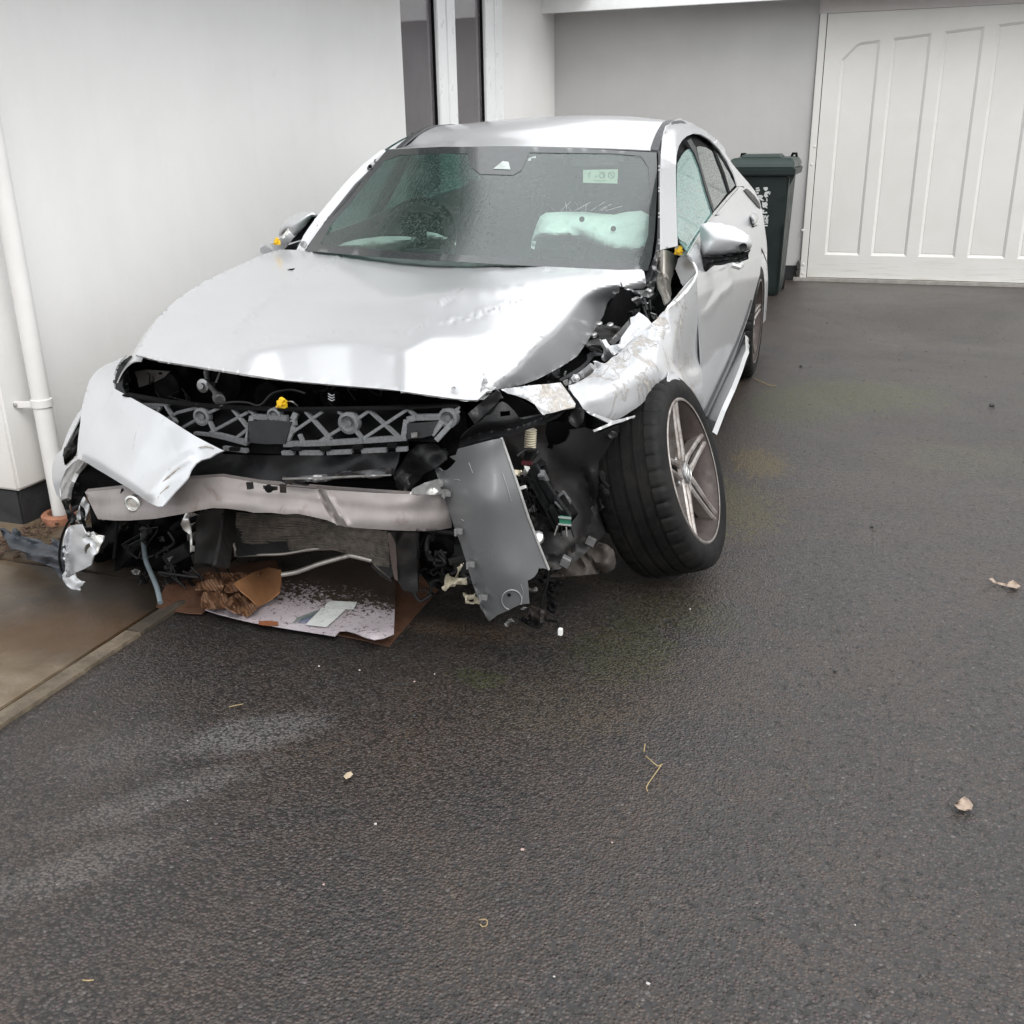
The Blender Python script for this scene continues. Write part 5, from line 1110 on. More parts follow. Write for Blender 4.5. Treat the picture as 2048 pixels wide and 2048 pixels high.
# dark machinery behind the beam
mach = MB()
for (x, y, z, a, b, c) in ((-.45,-.12,.35,.36,.30,.28), (-.12,-.15,.42,.34,.4,.36), (.30,-.15,.38,.36,.34,.30), (0,.12,.5,1.1,.3,.34), (-.5,.05,.45,.3,.4,.3), (-.2,-.20,.25,.3,.14,.16)):
    mach.box((x, y, z), (a, b, c), Matrix.Rotation(random.uniform(-.12, .12), 3, 'Z'))
mach.build('engine_block', BLKM, car, bevel=.015)
for i in range(26):
    a = np.array([random.choice([random.uniform(-.78, -.50), random.uniform(.34, .56)]), random.uniform(-.70, -.50), random.uniform(.06, .34)]); m_ = MB()
    k = random.random()
    if k < .45: m_.box(a, (random.uniform(.03, .12), .05, random.uniform(.03, .10)), Matrix.Rotation(random.uniform(-.6, .6), 3, 'Y')); m_.build('broken_bracket', random.choice([BLKM, BLK, DIRTP]), car, bevel=.004)
    else:
        pts = [a+np.array([random.uniform(-.07, .07), random.uniform(-.04, .04), random.uniform(-.08, .08)]) for _ in range(4)]; m_.tube(catmull([a]+pts, 5), random.uniform(.004, .012), 8); m_.build('wiring', random.choice([BLKM, BLK, DIRTP]), car, True)
for k_, x, y, yy in (('F',970,1660,-.74), ('F',1230,1570,-.70), ('F',1160,1425,-.66), ('F',890,1340,-.72), ('F',715,1490,-.78)):
    p_ = px(k_, x, y)[0]; surf('metal_shard', [(p_[0]-9, p_[1]-2), (p_[0]-2, p_[1]-6), (p_[0]+8, p_[1]-3), (p_[0]+4, p_[1]+4), (p_[0]-5, p_[1]+5)], yy, 'y', STEEL if y > 1500 else DIRTP, car, step=3, D=wob(.02, 10, int(x)))
surf('splash_shield', px('F',640,1180, 700,1290, 1000,1290, 1330,1220, 1340,1480, 1390,1620, 1300,1700, 1100,1760, 900,1750, 640,1700, 600,1640, 700,1520, 740,1410, 660,1360), [(250,1050,-.56),(300,1150,-.60),(200,1100,-.58)], 'y', BLKM, car, step=9, D=wob(.05, 60, 34))
# parts seen in the opening under the bonnet edge
surf('slam_panel', px('G',30,210, 30,140, 60,70, 110,32, 300,75, 600,110, 1000,160, 1400,210, 1700,250, 1930,275, 1930,300, 1640,318, 1100,328, 700,320, 300,283, 90,245), -.40, 'y', BLKM, car, step=14, D=wob(.05, 80, 35))
surf('bay_edge', px('G',30,212, 28,150, 45,95, 75,55, 118,30, 128,45, 95,90, 72,150, 68,200, 90,245, 60,235), [(235,740,-.58),(255,715,-.55)], 'y', BLK, car, step=5, thick=.012)
surf('alloy_bracket', px('G',135,120, 200,108, 330,118, 300,150, 250,175, 160,208, 150,160), -.50, 'y', plain('dim_grey_metal', (.12, .11, .105), .5, .5, .3, 20), car, step=6, thick=.004, holes=[px('G',262,125, 285,122, 292,134, 270,138)])
for k_ in range(7):
    p_ = px('G', 70+random.uniform(-12, 25), 85+k_*20)[0]; q = U(p_, 'y', -.53); MB().box(q, (.02, .02, .012)).build('clip_block', BLK, car, bevel=.002)
A1, A2, A3, A4 = (U(px('G', *p)[0], 'y', y) for p, y in (((530,118), -.50), ((540,180), -.52), ((575,225), -.60), ((605,275), -.70)))
sc = MB().tube([A1, A2, A3, A4], [.009, .008, .008, .012], 12); sc.tube([A3*.3+A4*.7, A4], .017, 14); sc.build('release_rod', STEEL, car, True)
MB().lathe([(.022, 0), (.022, .008), (.010, .010), (.010, .02), (.004, .02)], 20, U(px('G', 520, 196)[0], 'y', -.53), (0, -1, .1)).build('rod_bush', STEEL, car, True)
surf('bush_plate', px('G',495,190, 510,180, 575,178, 580,200, 540,216, 505,212), -.515, 'y', STEEL, car, step=4, thick=.006)
MB().tube([U(px('G', 606, 122)[0], 'y', -.5), U(px('G', 585, 180)[0], 'y', -.52)], .003, 6).build('wire', STEEL, car)
for x, y, r_ in ((340,190,.05), (660,170,.06), (900,255,.05), (1240,250,.035)):
    MB().lathe([(r_, .0), (r_, -.03), (r_*.7, -.04), (r_*.3, -.035), (.004, -.03)], 24, U(px('G', x, y)[0], 'y', -.46), (0, 1, 0)).build('engine_cover_boss', BLKM, car, True)
MB().tube(catmull([gp(x, y, .04) for x, y in ((600,300), (680,288), (760,290), (830,305), (900,240), (1000,220), (1080,240))], 6), .004, 8).build('cable', BLK, car, True)
for k_ in range(3): MB().tube(catmull([gp(x, y+k_*14, .03) for x, y in ((1205,240), (1225,252), (1240,245))], 4), .0018, 6).build('wire', STEEL, car)

# opening beside the bonnet: strut tower, inner rails ------
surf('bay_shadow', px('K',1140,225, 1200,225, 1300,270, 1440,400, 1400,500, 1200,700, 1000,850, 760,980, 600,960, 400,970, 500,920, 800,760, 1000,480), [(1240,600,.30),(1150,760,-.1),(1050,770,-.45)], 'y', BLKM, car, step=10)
surf('strut_tower', px('K',890,650, 940,580, 985,512, 1050,498, 1120,505, 1170,522, 1150,545, 1110,590, 1060,640, 1010,690, 960,690), [(1190,665,.02),(1220,650,.10)], 'y', STEEL, car, step=5, thick=.006, D=lambda p: .10*np.abs(np.sin(p[:, 1]/11)))
for x, y in ((1085,515), (1000,505), (960,588)):
    MB().lathe([(.011, 0), (.011, .010), (.006, .014)], 8, U(px('K', x, y)[0], 'y', .0), (0, -.5, 1)).build('tower_bolt', STEEL, car)
surf('inner_rail', px('K',1072,635, 1130,570, 1180,515, 1222,468, 1240,500, 1200,560, 1150,620, 1105,662), .02, 'y', STEEL, car, step=5, thick=.01)
surf('inner_rail', px('K',1160,690, 1168,600, 1200,555, 1242,495, 1238,445, 1275,432, 1305,402, 1340,425, 1375,452, 1405,492, 1340,545, 1285,590, 1225,640, 1190,680), [(1250,690,-.10),(1300,640,.06)], 'y', PAINT_W, car, step=5, thick=.006, D=dsum(wob(.010, 50, 36), lambda p: .02*np.exp(-(pdist(p, px('K',1180,670, 1280,570, 1390,480))[0]/5)**2)))
surf('rail_flange', px('K',1175,700, 1230,640, 1290,595, 1300,605, 1240,655, 1190,705), -.14, 'y', PAINT, car, step=4)
surf('lamp_bracket', px('K',1003,622, 1050,612, 1065,640, 1085,662, 1140,650, 1162,690, 1150,712, 1100,745, 1045,785, 1026,780, 1032,740, 1030,690, 1012,660), [(1210,700,-.16)], 'y', PAINT_W, car, step=4, thick=.006, D=wob(.025, 26, 37))
surf('lamp_bracket', px('K',915,665, 990,690, 1020,712, 960,720, 918,690), -.10, 'y', DIRTP, car, step=5, thick=.01)
surf('bay_seal', px('K',690,920, 760,880, 850,825, 905,775, 935,738, 930,712, 1022,718, 1025,735, 960,745, 920,790, 870,845, 780,900, 700,935), [(1180,720,-.22),(1120,760,-.42)], 'y', BLK, car, step=5, thick=.02, D=wob(.01, 30, 38))
surf('lock_plate', px('K',762,965, 770,912, 820,880, 868,855, 882,905, 840,940, 800,962), -.46, 'y', STEEL, car, step=5, thick=.004)
MB().lathe([(.013, 0), (.013, .004), (.009, .004), (.009, .012), (.003, .014)], 6, U(px('K', 818, 915)[0], 'y', -.47), (.1, -1, .4)).build('plate_bolt', STEEL, car)
MB().tube([U(p, 'y', -.36) for p in px('K',880,890, 920,860, 955,828)], .016, 14).build('rail_tube', STEEL, car, True)
surf('lock_plate', px('K',715,935, 755,920, 760,965, 735,975), -.50, 'y', ALUC, car, step=4)
MB().tube([U(p, 'y', -.42) for p in px('K',740,860, 730,890)], .003, 6).build('wire', STEEL, car)
surf('bay_trim', px('K',600,900, 660,850, 690,835, 700,900, 640,940, 600,950), -.45, 'y', BLK, car, step=6, D=wob(.03, 20, 39))
surf('cowl_rail', px('K',1190,228, 1260,235, 1360,232, 1400,250, 1420,262, 1385,290, 1320,280, 1255,268, 1240,255), .40, 'y', STEEL, car, step=4, thick=.01, D=wob(.02, 20, 40))
surf('hinge', px('K',1255,318, 1290,300, 1330,280, 1345,300, 1350,325, 1390,330, 1360,345, 1290,340), .30, 'y', STEEL, car, step=4, thick=.01, D=wob(.02, 20, 41))
surf('hinge', px('K',1440,80, 1455,95, 1440,160, 1425,215, 1405,262, 1385,250, 1372,215, 1385,180, 1405,130, 1412,60, 1420,0, 1440,-30, 1450,-10, 1435,40), .46, 'y', STEEL, car, step=4, thick=.01, D=wob(.02, 16, 42))
for i in range(9):
    a = U(px('K', 1290+random.uniform(-20, 120), 340+random.uniform(0, 120))[0], 'y', .2+random.uniform(-.05, .05)); m_ = MB()
    m_.tube(catmull([a, a+np.array([random.uniform(-.05, .05), .02, random.uniform(-.05, .04)]), a+np.array([random.uniform(-.08, .08), .0, random.uniform(-.08, .02)])], 5), random.uniform(.004, .009), 8); m_.build('wiring', BLK, car, True)
surf('seam_light', px('K',1395,410, 1440,425, 1455,445, 1420,455, 1400,435), .14, 'y', STEEL, car, step=4, D=wob(.02, 12, 43))
# door pillar foot, folded sheets
surf('pillar_foot', px('M',214,1312, 240,1302, 290,1308, 335,1330, 380,1362, 396,1388, 375,1440, 372,1500, 352,1560, 330,1600, 318,1680, 330,1760, 318,1830, 280,1790, 240,1700, 205,1600, 188,1520, 195,1420), [(1322,505,.52),(1350,520,.60),(1330,560,.50),(1340,600,.46)], 'y', CHAMP, car, step=5, thick=.006, D=lambda p: .06*((p[:, 0]-1337)/22)**2)
surf('pillar_flange', px('M',178,1560, 196,1528, 232,1545, 262,1570, 252,1640, 268,1700, 300,1760, 322,1815, 285,1862, 262,1870, 240,1780, 205,1720, 182,1640), [(1320,550,.48),(1335,600,.30)], 'y', CHAMP, car, step=4, thick=.006, D=lambda p: .03*np.exp(-(pdist(p, px('M',215,1560, 225,1660, 280,1830))[0]/3)**2))
surf('hinge', px('M',95,1640, 120,1560, 165,1430, 182,1300, 200,1305, 192,1420, 165,1500, 150,1600, 135,1700, 105,1760, 92,1720), .50, 'y', CHAMP, car, step=4, thick=.008, D=wob(.02, 16, 44))
surf('pillar_void', px('M',320,1540, 370,1500, 400,1560, 450,1690, 380,1780, 318,1815, 325,1700), .60, 'y', BLKM, car, step=6, D=wob(.03, 14, 45))
surf('inner_wing_sheet', px('M',385,1445, 400,1390, 440,1368, 505,1380, 535,1420, 560,1480, 584,1530, 545,1570, 495,1630, 445,1680, 410,1600, 385,1540, 368,1500), [(1355,520,.58),(1385,540,.50),(1365,570,.46)], 'y', plain('grey_inner_paint', (.30, .30, .30), .4, .4, .1, 8), car, step=5, thick=.004)
surf('torn_lip', px('M',342,1212, 370,1218, 402,1178, 425,1215, 445,1262, 480,1320, 520,1372, 505,1382, 460,1372, 420,1372, 380,1350, 362,1300, 370,1250), [(1352,485,.62)], 'y', WHT, car, step=4, D=wob(.015, 14, 46))
clipy(px('M', 405, 1322)[0], .56, car, 1.2)
surf('torn_lip', px('M',500,1372, 520,1368, 552,1410, 580,1470, 594,1535, 585,1545, 560,1480, 530,1420), .50, 'y', PAINT_W, car, step=4)
MB().tube([U(p, 'y', .35) for p in px('M',262,1590, 285,1580)], .012, 10).build('rail_tube', CHAMP, car, True)

# dangling primer-grey bumper panel -----------------------
pan = px('I',215,455, 262,442, 400,405, 480,385, 552,372, 575,440, 605,520, 640,620, 680,740, 720,860, 760,985, 800,1090, 850,1222, 885,1310, 918,1388, 880,1378, 842,1374, 830,1410, 810,1440, 780,1462, 755,1472, 762,1540, 765,1600, 770,1650, 735,1652, 690,1662, 650,1680, 610,1702, 560,1722, 520,1740, 490,1765, 460,1786, 445,1770, 430,1750, 385,1650, 330,1500, 285,1350, 240,1200, 195,1080, 150,950, 120,850, 88,750, 60,680, 42,615, 55,600, 75,612, 92,628, 130,618, 165,590, 200,548, 175,532, 150,515, 200,500)
pc = [(880,945,-.80),(1000,880,-.90),(1010,880,-.86),(930,1040,-.93),(1060,1040,-.86),(960,1200,-.90),(975,1240,-.88),(1080,1130,-.84),(980,1000,-.97),(1030,1150,-.92)]
pn = surf('hanging_bumper_panel', pan, pc, 'y', GREYP, car, step=8, thick=.005, D=dsum(lambda p: .02*np.exp(-(pdist(p, px('I',55,610, 150,950, 285,1350, 455,1780))[0]/4)**2), lambda p: .010*np.exp(-(pdist(p, px('I',100,650, 190,950, 325,1350, 480,1740))[0]/4)**2)))
tag(pn, 'unpainted grey bumper panel dangling by its edge')
def pcy(p): return float(RBF(pc)(p)[0])
for x, y in ((128,790), (228,1090), (320,1345), (418,1600), (140,800)):
    p_ = px('I', x, y)[0]; q = U(p_, 'y', pcy(p_)-.012); MB().box(q, (.020, .012, .014)).box(q+np.array([-.008, -.006, -.002]), (.006, .01, .02)).build('panel_clip', STEEL, pn, bevel=.001)
p_ = px('I', 632, 1622)[0]; q0 = []
for k_ in range(40):
    a = 2*math.pi*k_/40; pp_ = px('I', 632+77*math.cos(a), 1622+77*math.sin(a))[0]
    if inside([pp_], pan)[0]: q0.append(U(pp_, 'y', pcy(pp_)-.003))
q0 = q0
gap = max(range(len(q0)), key=lambda i: np.linalg.norm(q0[i]-q0[i-1])); q0 = q0[gap:]+q0[:gap]
MB().tube(q0, .0016, 6).build('sensor_ring', plain('pale_grey_edge', (.30, .31, .32), .4), pn, True)
q = U(px('I', 612, 1584)[0], 'y', pcy(px('I', 612, 1584)[0])-.003); MB().lathe([(.005, 0), (.005, -.001), (.001, -.001)], 10, q, (0, 1, 0)).build('sensor_hole', BLKM, pn)
edge = [U(p, 'y', pcy(p)-.002) for p in resample(px('I',552,372, 605,520, 680,740, 760,985, 850,1222, 918,1388), 12, False)]
MB().tube(edge, .0035, 6).build('panel_edge', plain('worn_plastic_edge', (.34, .34, .33), .5, 0, .3, 40), pn, True)

# arch liner and headlamp remains --------------------------
li = px('I',560,360, 700,320, 830,280, 900,262, 890,330, 905,390, 915,420, 902,445, 945,462, 952,428, 1000,420, 1050,395, 1080,340, 1078,305, 1130,300, 1200,288, 1260,310, 1320,330, 1400,300, 1460,270, 1475,400, 1455,600, 1450,800, 1440,1000, 1420,1090, 1340,1120, 1290,1180, 1200,1262, 1100,1340, 1000,1385, 920,1395, 885,1310, 850,1222, 760,985, 680,740, 605,520)
lc_ = [(1015,880,-.62),(1100,860,-.52),(1230,860,-.34),(1080,1000,-.55),(1180,1000,-.42),(1230,1060,-.30),(1100,1130,-.66),(1150,1110,-.60),(1200,1080,-.48),(1060,1080,-.62)]
ln = surf('arch_liner', li, lc_, 'y', DIRTP, car, step=8, thick=.004, D=dsum(wob(.012, 70, 47), lambda p: .03*np.exp(-(pdist(p, px('I',1180,640, 1230,800, 1250,1000, 1180,1180))[0]/9)**2), lambda p: -.02*np.exp(-(pdist(p, px('I',1290,640, 1320,760, 1330,900))[0]/12)**2), lambda p: .015*np.exp(-(pdist(p, px('I',900,1300, 990,1290, 1080,1235, 1200,1130))[0]/3)**2)))
surf('liner_hole_back', px('I',880,250, 1100,250, 1090,420, 940,480, 870,440), -.38, 'y', BLKM, car, step=10)
for x, y in ((1052,1315), (1243,1170), (1045,1335)):
    p_ = px('I', x, y)[0]; q = U(p_, 'y', float(RBF(lc_)(p_)[0])-.02); MB().box(q, (.026, .008, .026), Matrix.Rotation(.4, 3, 'Y')).build('liner_clip', STEEL, ln, bevel=.001)
surf('liner_bracket', px('I',1305,632, 1330,628, 1352,660, 1350,710, 1385,748, 1375,756, 1340,718, 1320,690), -.42, 'y', DIRTP, car, step=4, thick=.01)
surf('liner_bracket', px('I',1298,765, 1340,752, 1382,770, 1375,840, 1350,900, 1330,920, 1310,860), -.42, 'y', DIRTP, car, step=4, thick=.02, D=wob(.02, 18, 48))
surf('liner_fold', px('I',1350,350, 1400,322, 1440,330, 1445,360, 1410,368, 1372,362), -.36, 'y', STEEL, car, step=4, thick=.004, D=wob(.02, 12, 49))
surf('torn_undertray', px('I',920,1440, 990,1400, 1080,1340, 1190,1262, 1250,1222, 1300,1182, 1370,1195, 1420,1240, 1440,1330, 1425,1380, 1380,1412, 1300,1420, 1180,1432, 1060,1440), [(1100,1150,-.60),(1200,1100,-.44),(1230,1140,-.40)], 'y', plain('muddy_felt_undertray', (.060, .050, .042), .75, 0, .4, 12, .6, 30, .006, dust=(9, .5, (.12, .095, .07), .7)), car, step=6, D=dsum(wob(.03, 40, 50), lambda p: .05*np.exp(-(pdist(p, px('I',1190,1270, 1250,1340, 1310,1410))[0]/6)**2)))
# spring-like boot, lamp housing slats, connectors
def boot(x0, y0, x1, y1, yy, r_, n, mat):
    a = U(px('I', x0, y0)[0], 'y', yy); b = U(px('I', x1, y1)[0], 'y', yy); a, b = Vector(a), Vector(b); pr = []
    L_ = (b-a).length
    for i in range(n*2+1): pr.append((r_ if i % 2 else r_*.72, L_*i/(n*2)))
    return MB().lathe(pr, 20, a, b-a).build('bellows_boot', mat, car, True)
boot(780, 300, 772, 465, -.66, .017, 9, CREAM)
surf('boot_mount', px('I',735,470, 790,465, 800,530, 775,560, 740,548, 722,520), -.66, 'y', BLK, car, step=4, thick=.02)
MB().box(U(px('I', 748, 562)[0], 'y', -.66), (.028, .02, .012)).build('red_connector', plain('dark_red_plastic', (.10, .02, .025), .5), car, bevel=.002)
surf('torn_housing', px('I',735,585, 770,592, 778,625, 792,645, 770,665, 738,688, 722,670, 712,640), -.72, 'y', WHT, car, step=4, D=wob(.02, 18, 51))
surf('torn_housing', px('I',645,615, 700,620, 712,660, 690,668, 650,650), -.74, 'y', CREAM, car, step=4, D=wob(.02, 18, 52))
lampb = surf('headlamp_remains', px('I',680,690, 720,690, 800,580, 820,580, 880,680, 960,830, 1010,900, 1070,985, 1060,1050, 980,1110, 920,1090, 850,960, 780,850, 700,740), [(1060,940,-.70),(1120,1040,-.66)], 'y', BLKM, car, step=7, thick=.03, D=wob(.02, 24, 53))
for i, (x0, y0, x1, y1, w_, m_) in enumerate(((800,585, 1000,905, .020, BLK), (772,620, 925,905, .013, BLK), (750,660, 905,925, .010, BLK), (735,690, 880,945, .008, BLKM), (858,640, 895,720, .018, GREYP), (940,900, 1010,1040, .016, BLK), (905,925, 985,1085, .010, BLK), (965,830, 1080,985, .012, BLK), (965,850, 1060,940, .006, GREYP))):
    MB().bar(U(px('I', x0, y0)[0], 'y', -.745-.004*(i % 3)), U(px('I', x1, y1)[0], 'y', -.715-.004*(i % 3)), w_, .022, (0, 1, 0)).build('lamp_slat', m_, lampb, bevel=.002)
surf('lamp_vane', px('I',968,828, 1028,778, 1038,790, 1075,838, 1090,862, 1085,885, 1060,845, 1035,800, 985,842), -.70, 'y', GREYP, lampb, step=4, thick=.004)
surf('lamp_cover', px('I',780,965, 850,950, 930,1000, 960,1060, 800,1085, 790,1040), -.71, 'y', DIRTP, lampb, step=5, thick=.01, D=wob(.01, 20, 54))
for i in range(14):
    a = U(px('I', 700+random.uniform(0, 90), 710+random.uniform(0, 230))[0], 'y', -.76); MB().box(a, (random.uniform(.008, .02), .012, random.uniform(.006, .016)), Matrix.Rotation(random.uniform(-.6, .6), 3, 'Y')).build('connector', random.choice([BLK, BLKM, GREYP, BLK]), lampb, bevel=.0015)
    pts = [a+np.array([random.uniform(-.03, .03), -.01, random.uniform(-.04, .04)]) for _ in range(4)]; MB().tube(catmull([a]+pts, 5), .0016, 6).build('wiring', BLKM, lampb, True)
MB().box(U(px('I', 712, 755)[0], 'y', -.775), (.022, .01, .008), Matrix.Rotation(-.4, 3, 'Y')).build('connector', WHT, lampb, bevel=.001)
p_ = U(px('I', 1045, 1010)[0], 'y', -.75); MB().box(p_, (.032, .004, .026)).build('circuit_board', plain('green_circuit_board', (.02, .14, .09), .35), lampb)
for dz in (.010, -.010): MB().bar(p_+np.array([-.018, -.004, dz]), p_+np.array([.018, -.004, dz]), .004, .004).build('board_edge', ALUC, lampb)
for i in range(4): MB().bar(p_+np.array([-.02+.012*i, -.004, -.015]), p_+np.array([-.03+.018*i, .0, -.045]), .003, .003).build('board_pin', BLK if i % 2 else ALUC, lampb)
MB().lathe([(.004, -.01), (.018, .0), (.022, .012), (.016, .022), (.006, .026)], 16, U(px('I', 838, 1160)[0], 'y', -.80), (-.3, -.5, .6)).build('bulb_holder', ALUC, lampb, True)
# dangling cable with a white plug, bottom clutter
MB().tube(catmull([U(p, 'y', y) for p, y in zip(px('I',915,1395, 910,1480, 880,1580, 862,1660, 880,1750, 905,1780, 950,1785, 985,1790, 990,1830, 1002,1860), (-.80,-.81,-.82,-.83,-.84,-.86,-.87,-.88,-.89,-.90))], 6), .0035, 8).build('dangling_cable', BLKM, car, True)
MB().box(U(px('I', 1008, 1868)[0], 'y', -.905), (.012, .012, .020)).build('white_plug', WHT, car, bevel=.002)
for pts, yy, mt in (((775,1740, 800,1690, 830,1680, 855,1700, 850,1800, 830,1825, 790,1810), -.86, DIRTP), ((690,1770, 780,1790, 790,1810, 700,1790), -.86, BLKM), ((590,1830, 605,1770, 630,1765, 612,1800, 605,1830), -.92, STEEL), ((880,1400, 930,1400, 925,1500, 960,1560, 965,1700, 930,1715, 900,1600, 905,1480), -.76, BLKM), ((930,1480, 1010,1475, 980,1510, 940,1530, 985,1560, 925,1545), -.76, BLKM), ((820,1450, 870,1470, 890,1500, 850,1490), -.78, BLKM), ((700,1690, 725,1675, 728,1700, 705,1700), -.90, STEEL), ((760,1545, 800,1530, 835,1540, 800,1552), -.84, STEEL)):
    surf('broken_fitting', px('I',*pts), yy, 'y', mt, car, step=4, thick=.012, D=wob(.015, 16, int(pts[0])))
# bent metal ends left of the panel
for pts in ((240,1320, 262,1340, 230,1400, 195,1450, 270,1455, 275,1490, 250,1500, 190,1480, 130,1440, 118,1440, 125,1435, 190,1450, 225,1390), (130,1440, 200,1465, 270,1490, 260,1505, 170,1500, 120,1555, 105,1550, 128,1500), (272,1580, 345,1585, 372,1650, 345,1650, 335,1605, 285,1600, 283,1640, 345,1642, 340,1655, 272,1650)):
    surf('bent_metal_end', px('I',*pts), -.70, 'y', CREAM, car, step=4, thick=.01, D=wob(.015, 20, 55))
surf('lower_arm', px('H',1790,640, 1905,600, 1950,640, 1900,690, 1800,665), -.66, 'y', DIRTP, car, step=6, thick=.03)
surf('lower_shield', px('I',-80,1060, 160,1060, 240,1320, 230,1400, 190,1450, 130,1435, 110,1550, 0,1520, -80,1400), [(860,1100,-.60),(900,1150,-.62)], 'y', BLKM, car, step=8, D=wob(.04, 40, 56))

# cabin -----------------------------------------------------
dash = MB(); sec = [(.62,.80),(.80,.815),(1.02,.82),(1.12,.79),(1.12,.62),(.62,.62)]
dash.prism([(-.70, y, z) for y, z in sec], (1.40, 0, 0)); dash.build('dashboard', plain('dark_dashboard', (.035, .036, .038), .6, 0, .2, 20), car, bevel=.02)
for sx in (-.36, .36):
    for yy, rear in ((1.62, 0), (2.45, 1)):
        b = MB(); b.box((sx, yy, .58), (.50, .50, .20)).box((sx, yy+.30, .86), (.48, .16, .62), Matrix.Rotation(-.25, 3, 'X'), .85).box((sx, yy+.42, 1.20), (.24, .10, .16)); b.build('seat', FABRIC, car, bevel=.03)
sw_c = U(px('C', 715, 590)[0], 'y', 1.16); m_ = MB(); aX = Vector((0, -.88, .42)).normalized(); xx = Vector((1, 0, 0)); yy_ = aX.cross(xx)
m_.tube([Vector(sw_c)+(xx*math.cos(a)+yy_*math.sin(a))*.175 for a in [2*math.pi*i/40 for i in range(40)]], .014, 10, True); m_.bar(Vector(sw_c)-xx*.17, Vector(sw_c)+xx*.17, .04, .02); m_.build('steering_wheel', BLKM, car, True)
ab = px('C',1207,635, 1212,590, 1228,540, 1245,500, 1270,484, 1330,480, 1440,480, 1500,488, 1560,492, 1620,480, 1680,475, 1712,492, 1722,520, 1722,600, 1700,640, 1640,655, 1560,652, 1500,630, 1440,605, 1380,588, 1300,588, 1235,592, 1220,640)
surf('airbag', ab, [(1180,418,1.03),(1180,512,.72),(1080,460,.88),(1290,460,.88)], 'y', BAG, car, D=dsum(inflate(ab, .10, 30), wob(.009, 34, 57), wob(.012, 80, 77), lambda p: .010*np.exp(-(pdist(p, px('C',1290,520, 1360,540, 1420,580))[0]/7)**2), lambda p: .010*np.exp(-(pdist(p, px('C',1560,560, 1640,600, 1700,590))[0]/7)**2)), step=6, thick=.004)
tag(bpy.data.objects['airbag'], 'deployed passenger airbag')
for x, y in ((1425,512), (1560,553)):
    MB().lathe([(.011, 0), (.010, .002), (.002, .002)], 14, U(px('C', x, y)[0], 'y', .775), (0, -1, .2)).build('airbag_vent', DIRTP, bpy.data.objects['airbag'])
MB().box(U(px('C', 1310, 615)[0], 'y', .98), (.20, .05, .05)).build('airbag_lid', plain('grey_airbag_lid', (.16, .19, .18), .6), car, bevel=.006)
ab2 = px('C',358,640, 400,615, 450,600, 560,586, 650,584, 715,590, 690,615, 640,632, 560,648, 480,650)
surf('knee_airbag', ab2, .74, 'y', BAG, car, D=dsum(inflate(ab2, .06, 16), wob(.01, 30, 58)), step=6, thick=.004)
ab3 = px('C',758,565, 800,572, 848,592, 840,598, 790,596, 760,592); surf('airbag', ab3, .86, 'y', BAG, car, D=inflate(ab3, .03, 8), step=5, thick=.004)
MB().box(U(px('C', 735, 560)[0], 'y', 1.10), (.22, .04, .16)).build('steering_boss', BLKM, car, bevel=.02)
hs_ = px('C',975,232, 1195,228, 1160,300, 1125,322, 1060,324, 990,320, 972,300)
surf('camera_housing', hs_, [(950,310,1.16),(1010,350,1.02)], 'y', BLKM, car, step=8, thick=.02)
MB().box((-.02, 1.22, 1.245), (.24, .03, .07)).build('rear_view_mirror', BLKM, car, bevel=.01)
for i in range(11):
    x0 = 1310+i*22+random.uniform(-6, 6); a = px('C', x0, 476)[0]; b = px('C', x0+random.uniform(-40, 80), 476-random.uniform(14, 42))[0]
    MB().tube([U(a, 'y', float(RBF(ws_ctrl)(a)[0])-.001), U(b, 'y', float(RBF(ws_ctrl)(b)[0])-.001)], .0005, 4).build('glass_crack', ALUC, wsn)

# more loose looms and clips in the openings
rr = random.Random(21)
for i in range(34):
    k = i % 4
    if k == 0: a = U(px('G', rr.uniform(200, 1500), rr.uniform(120, 300))[0], 'y', -.52)
    elif k == 1: a = U(px('H', rr.uniform(0, 320), rr.uniform(260, 640))[0], 'y', -.68)
    elif k == 2: a = U(px('H', rr.uniform(1740, 1930), rr.uniform(330, 640))[0], 'y', -.70)
    else: a = U(px('I', rr.uniform(600, 900), rr.uniform(400, 1100))[0], 'y', -.70)
    pts = [a]
    for j in range(4): pts.append(pts[-1]+np.array([rr.uniform(-.05, .05), rr.uniform(-.015, .015), rr.uniform(-.045, .03)]))
    MB().tube(catmull(pts, 5), rr.choice([.0022, .0035, .005]), 7).build('wiring', rr.choice([BLK, BLKM, DIRTP]), car, True)
    if i % 3 == 0: MB().box(pts[2], (.022, .012, .012), Matrix.Rotation(rr.uniform(-1, 1), 3, 'Y')).build('connector', rr.choice([BLK, BLKM, DIRTP]), car, bevel=.0015)
# stiffening ribs down the hidden side edge and stress marks on the dangling panel
for t0 in (.12, .2): pass
for q_ in ((180,700, 205,690, 235,700), (300,560, 330,640), (700,1500, 720,1560, 712,1610), (560,640, 600,760, 628,860), (240,1000, 262,1010)):
    pp_ = [U(p, 'y', pcy(p)-.0025) for p in px('I', *q_)]; MB().tube(catmull(pp_, 4), .0007, 5).build('scratch', bpy.data.materials['worn_plastic_edge'], pn)
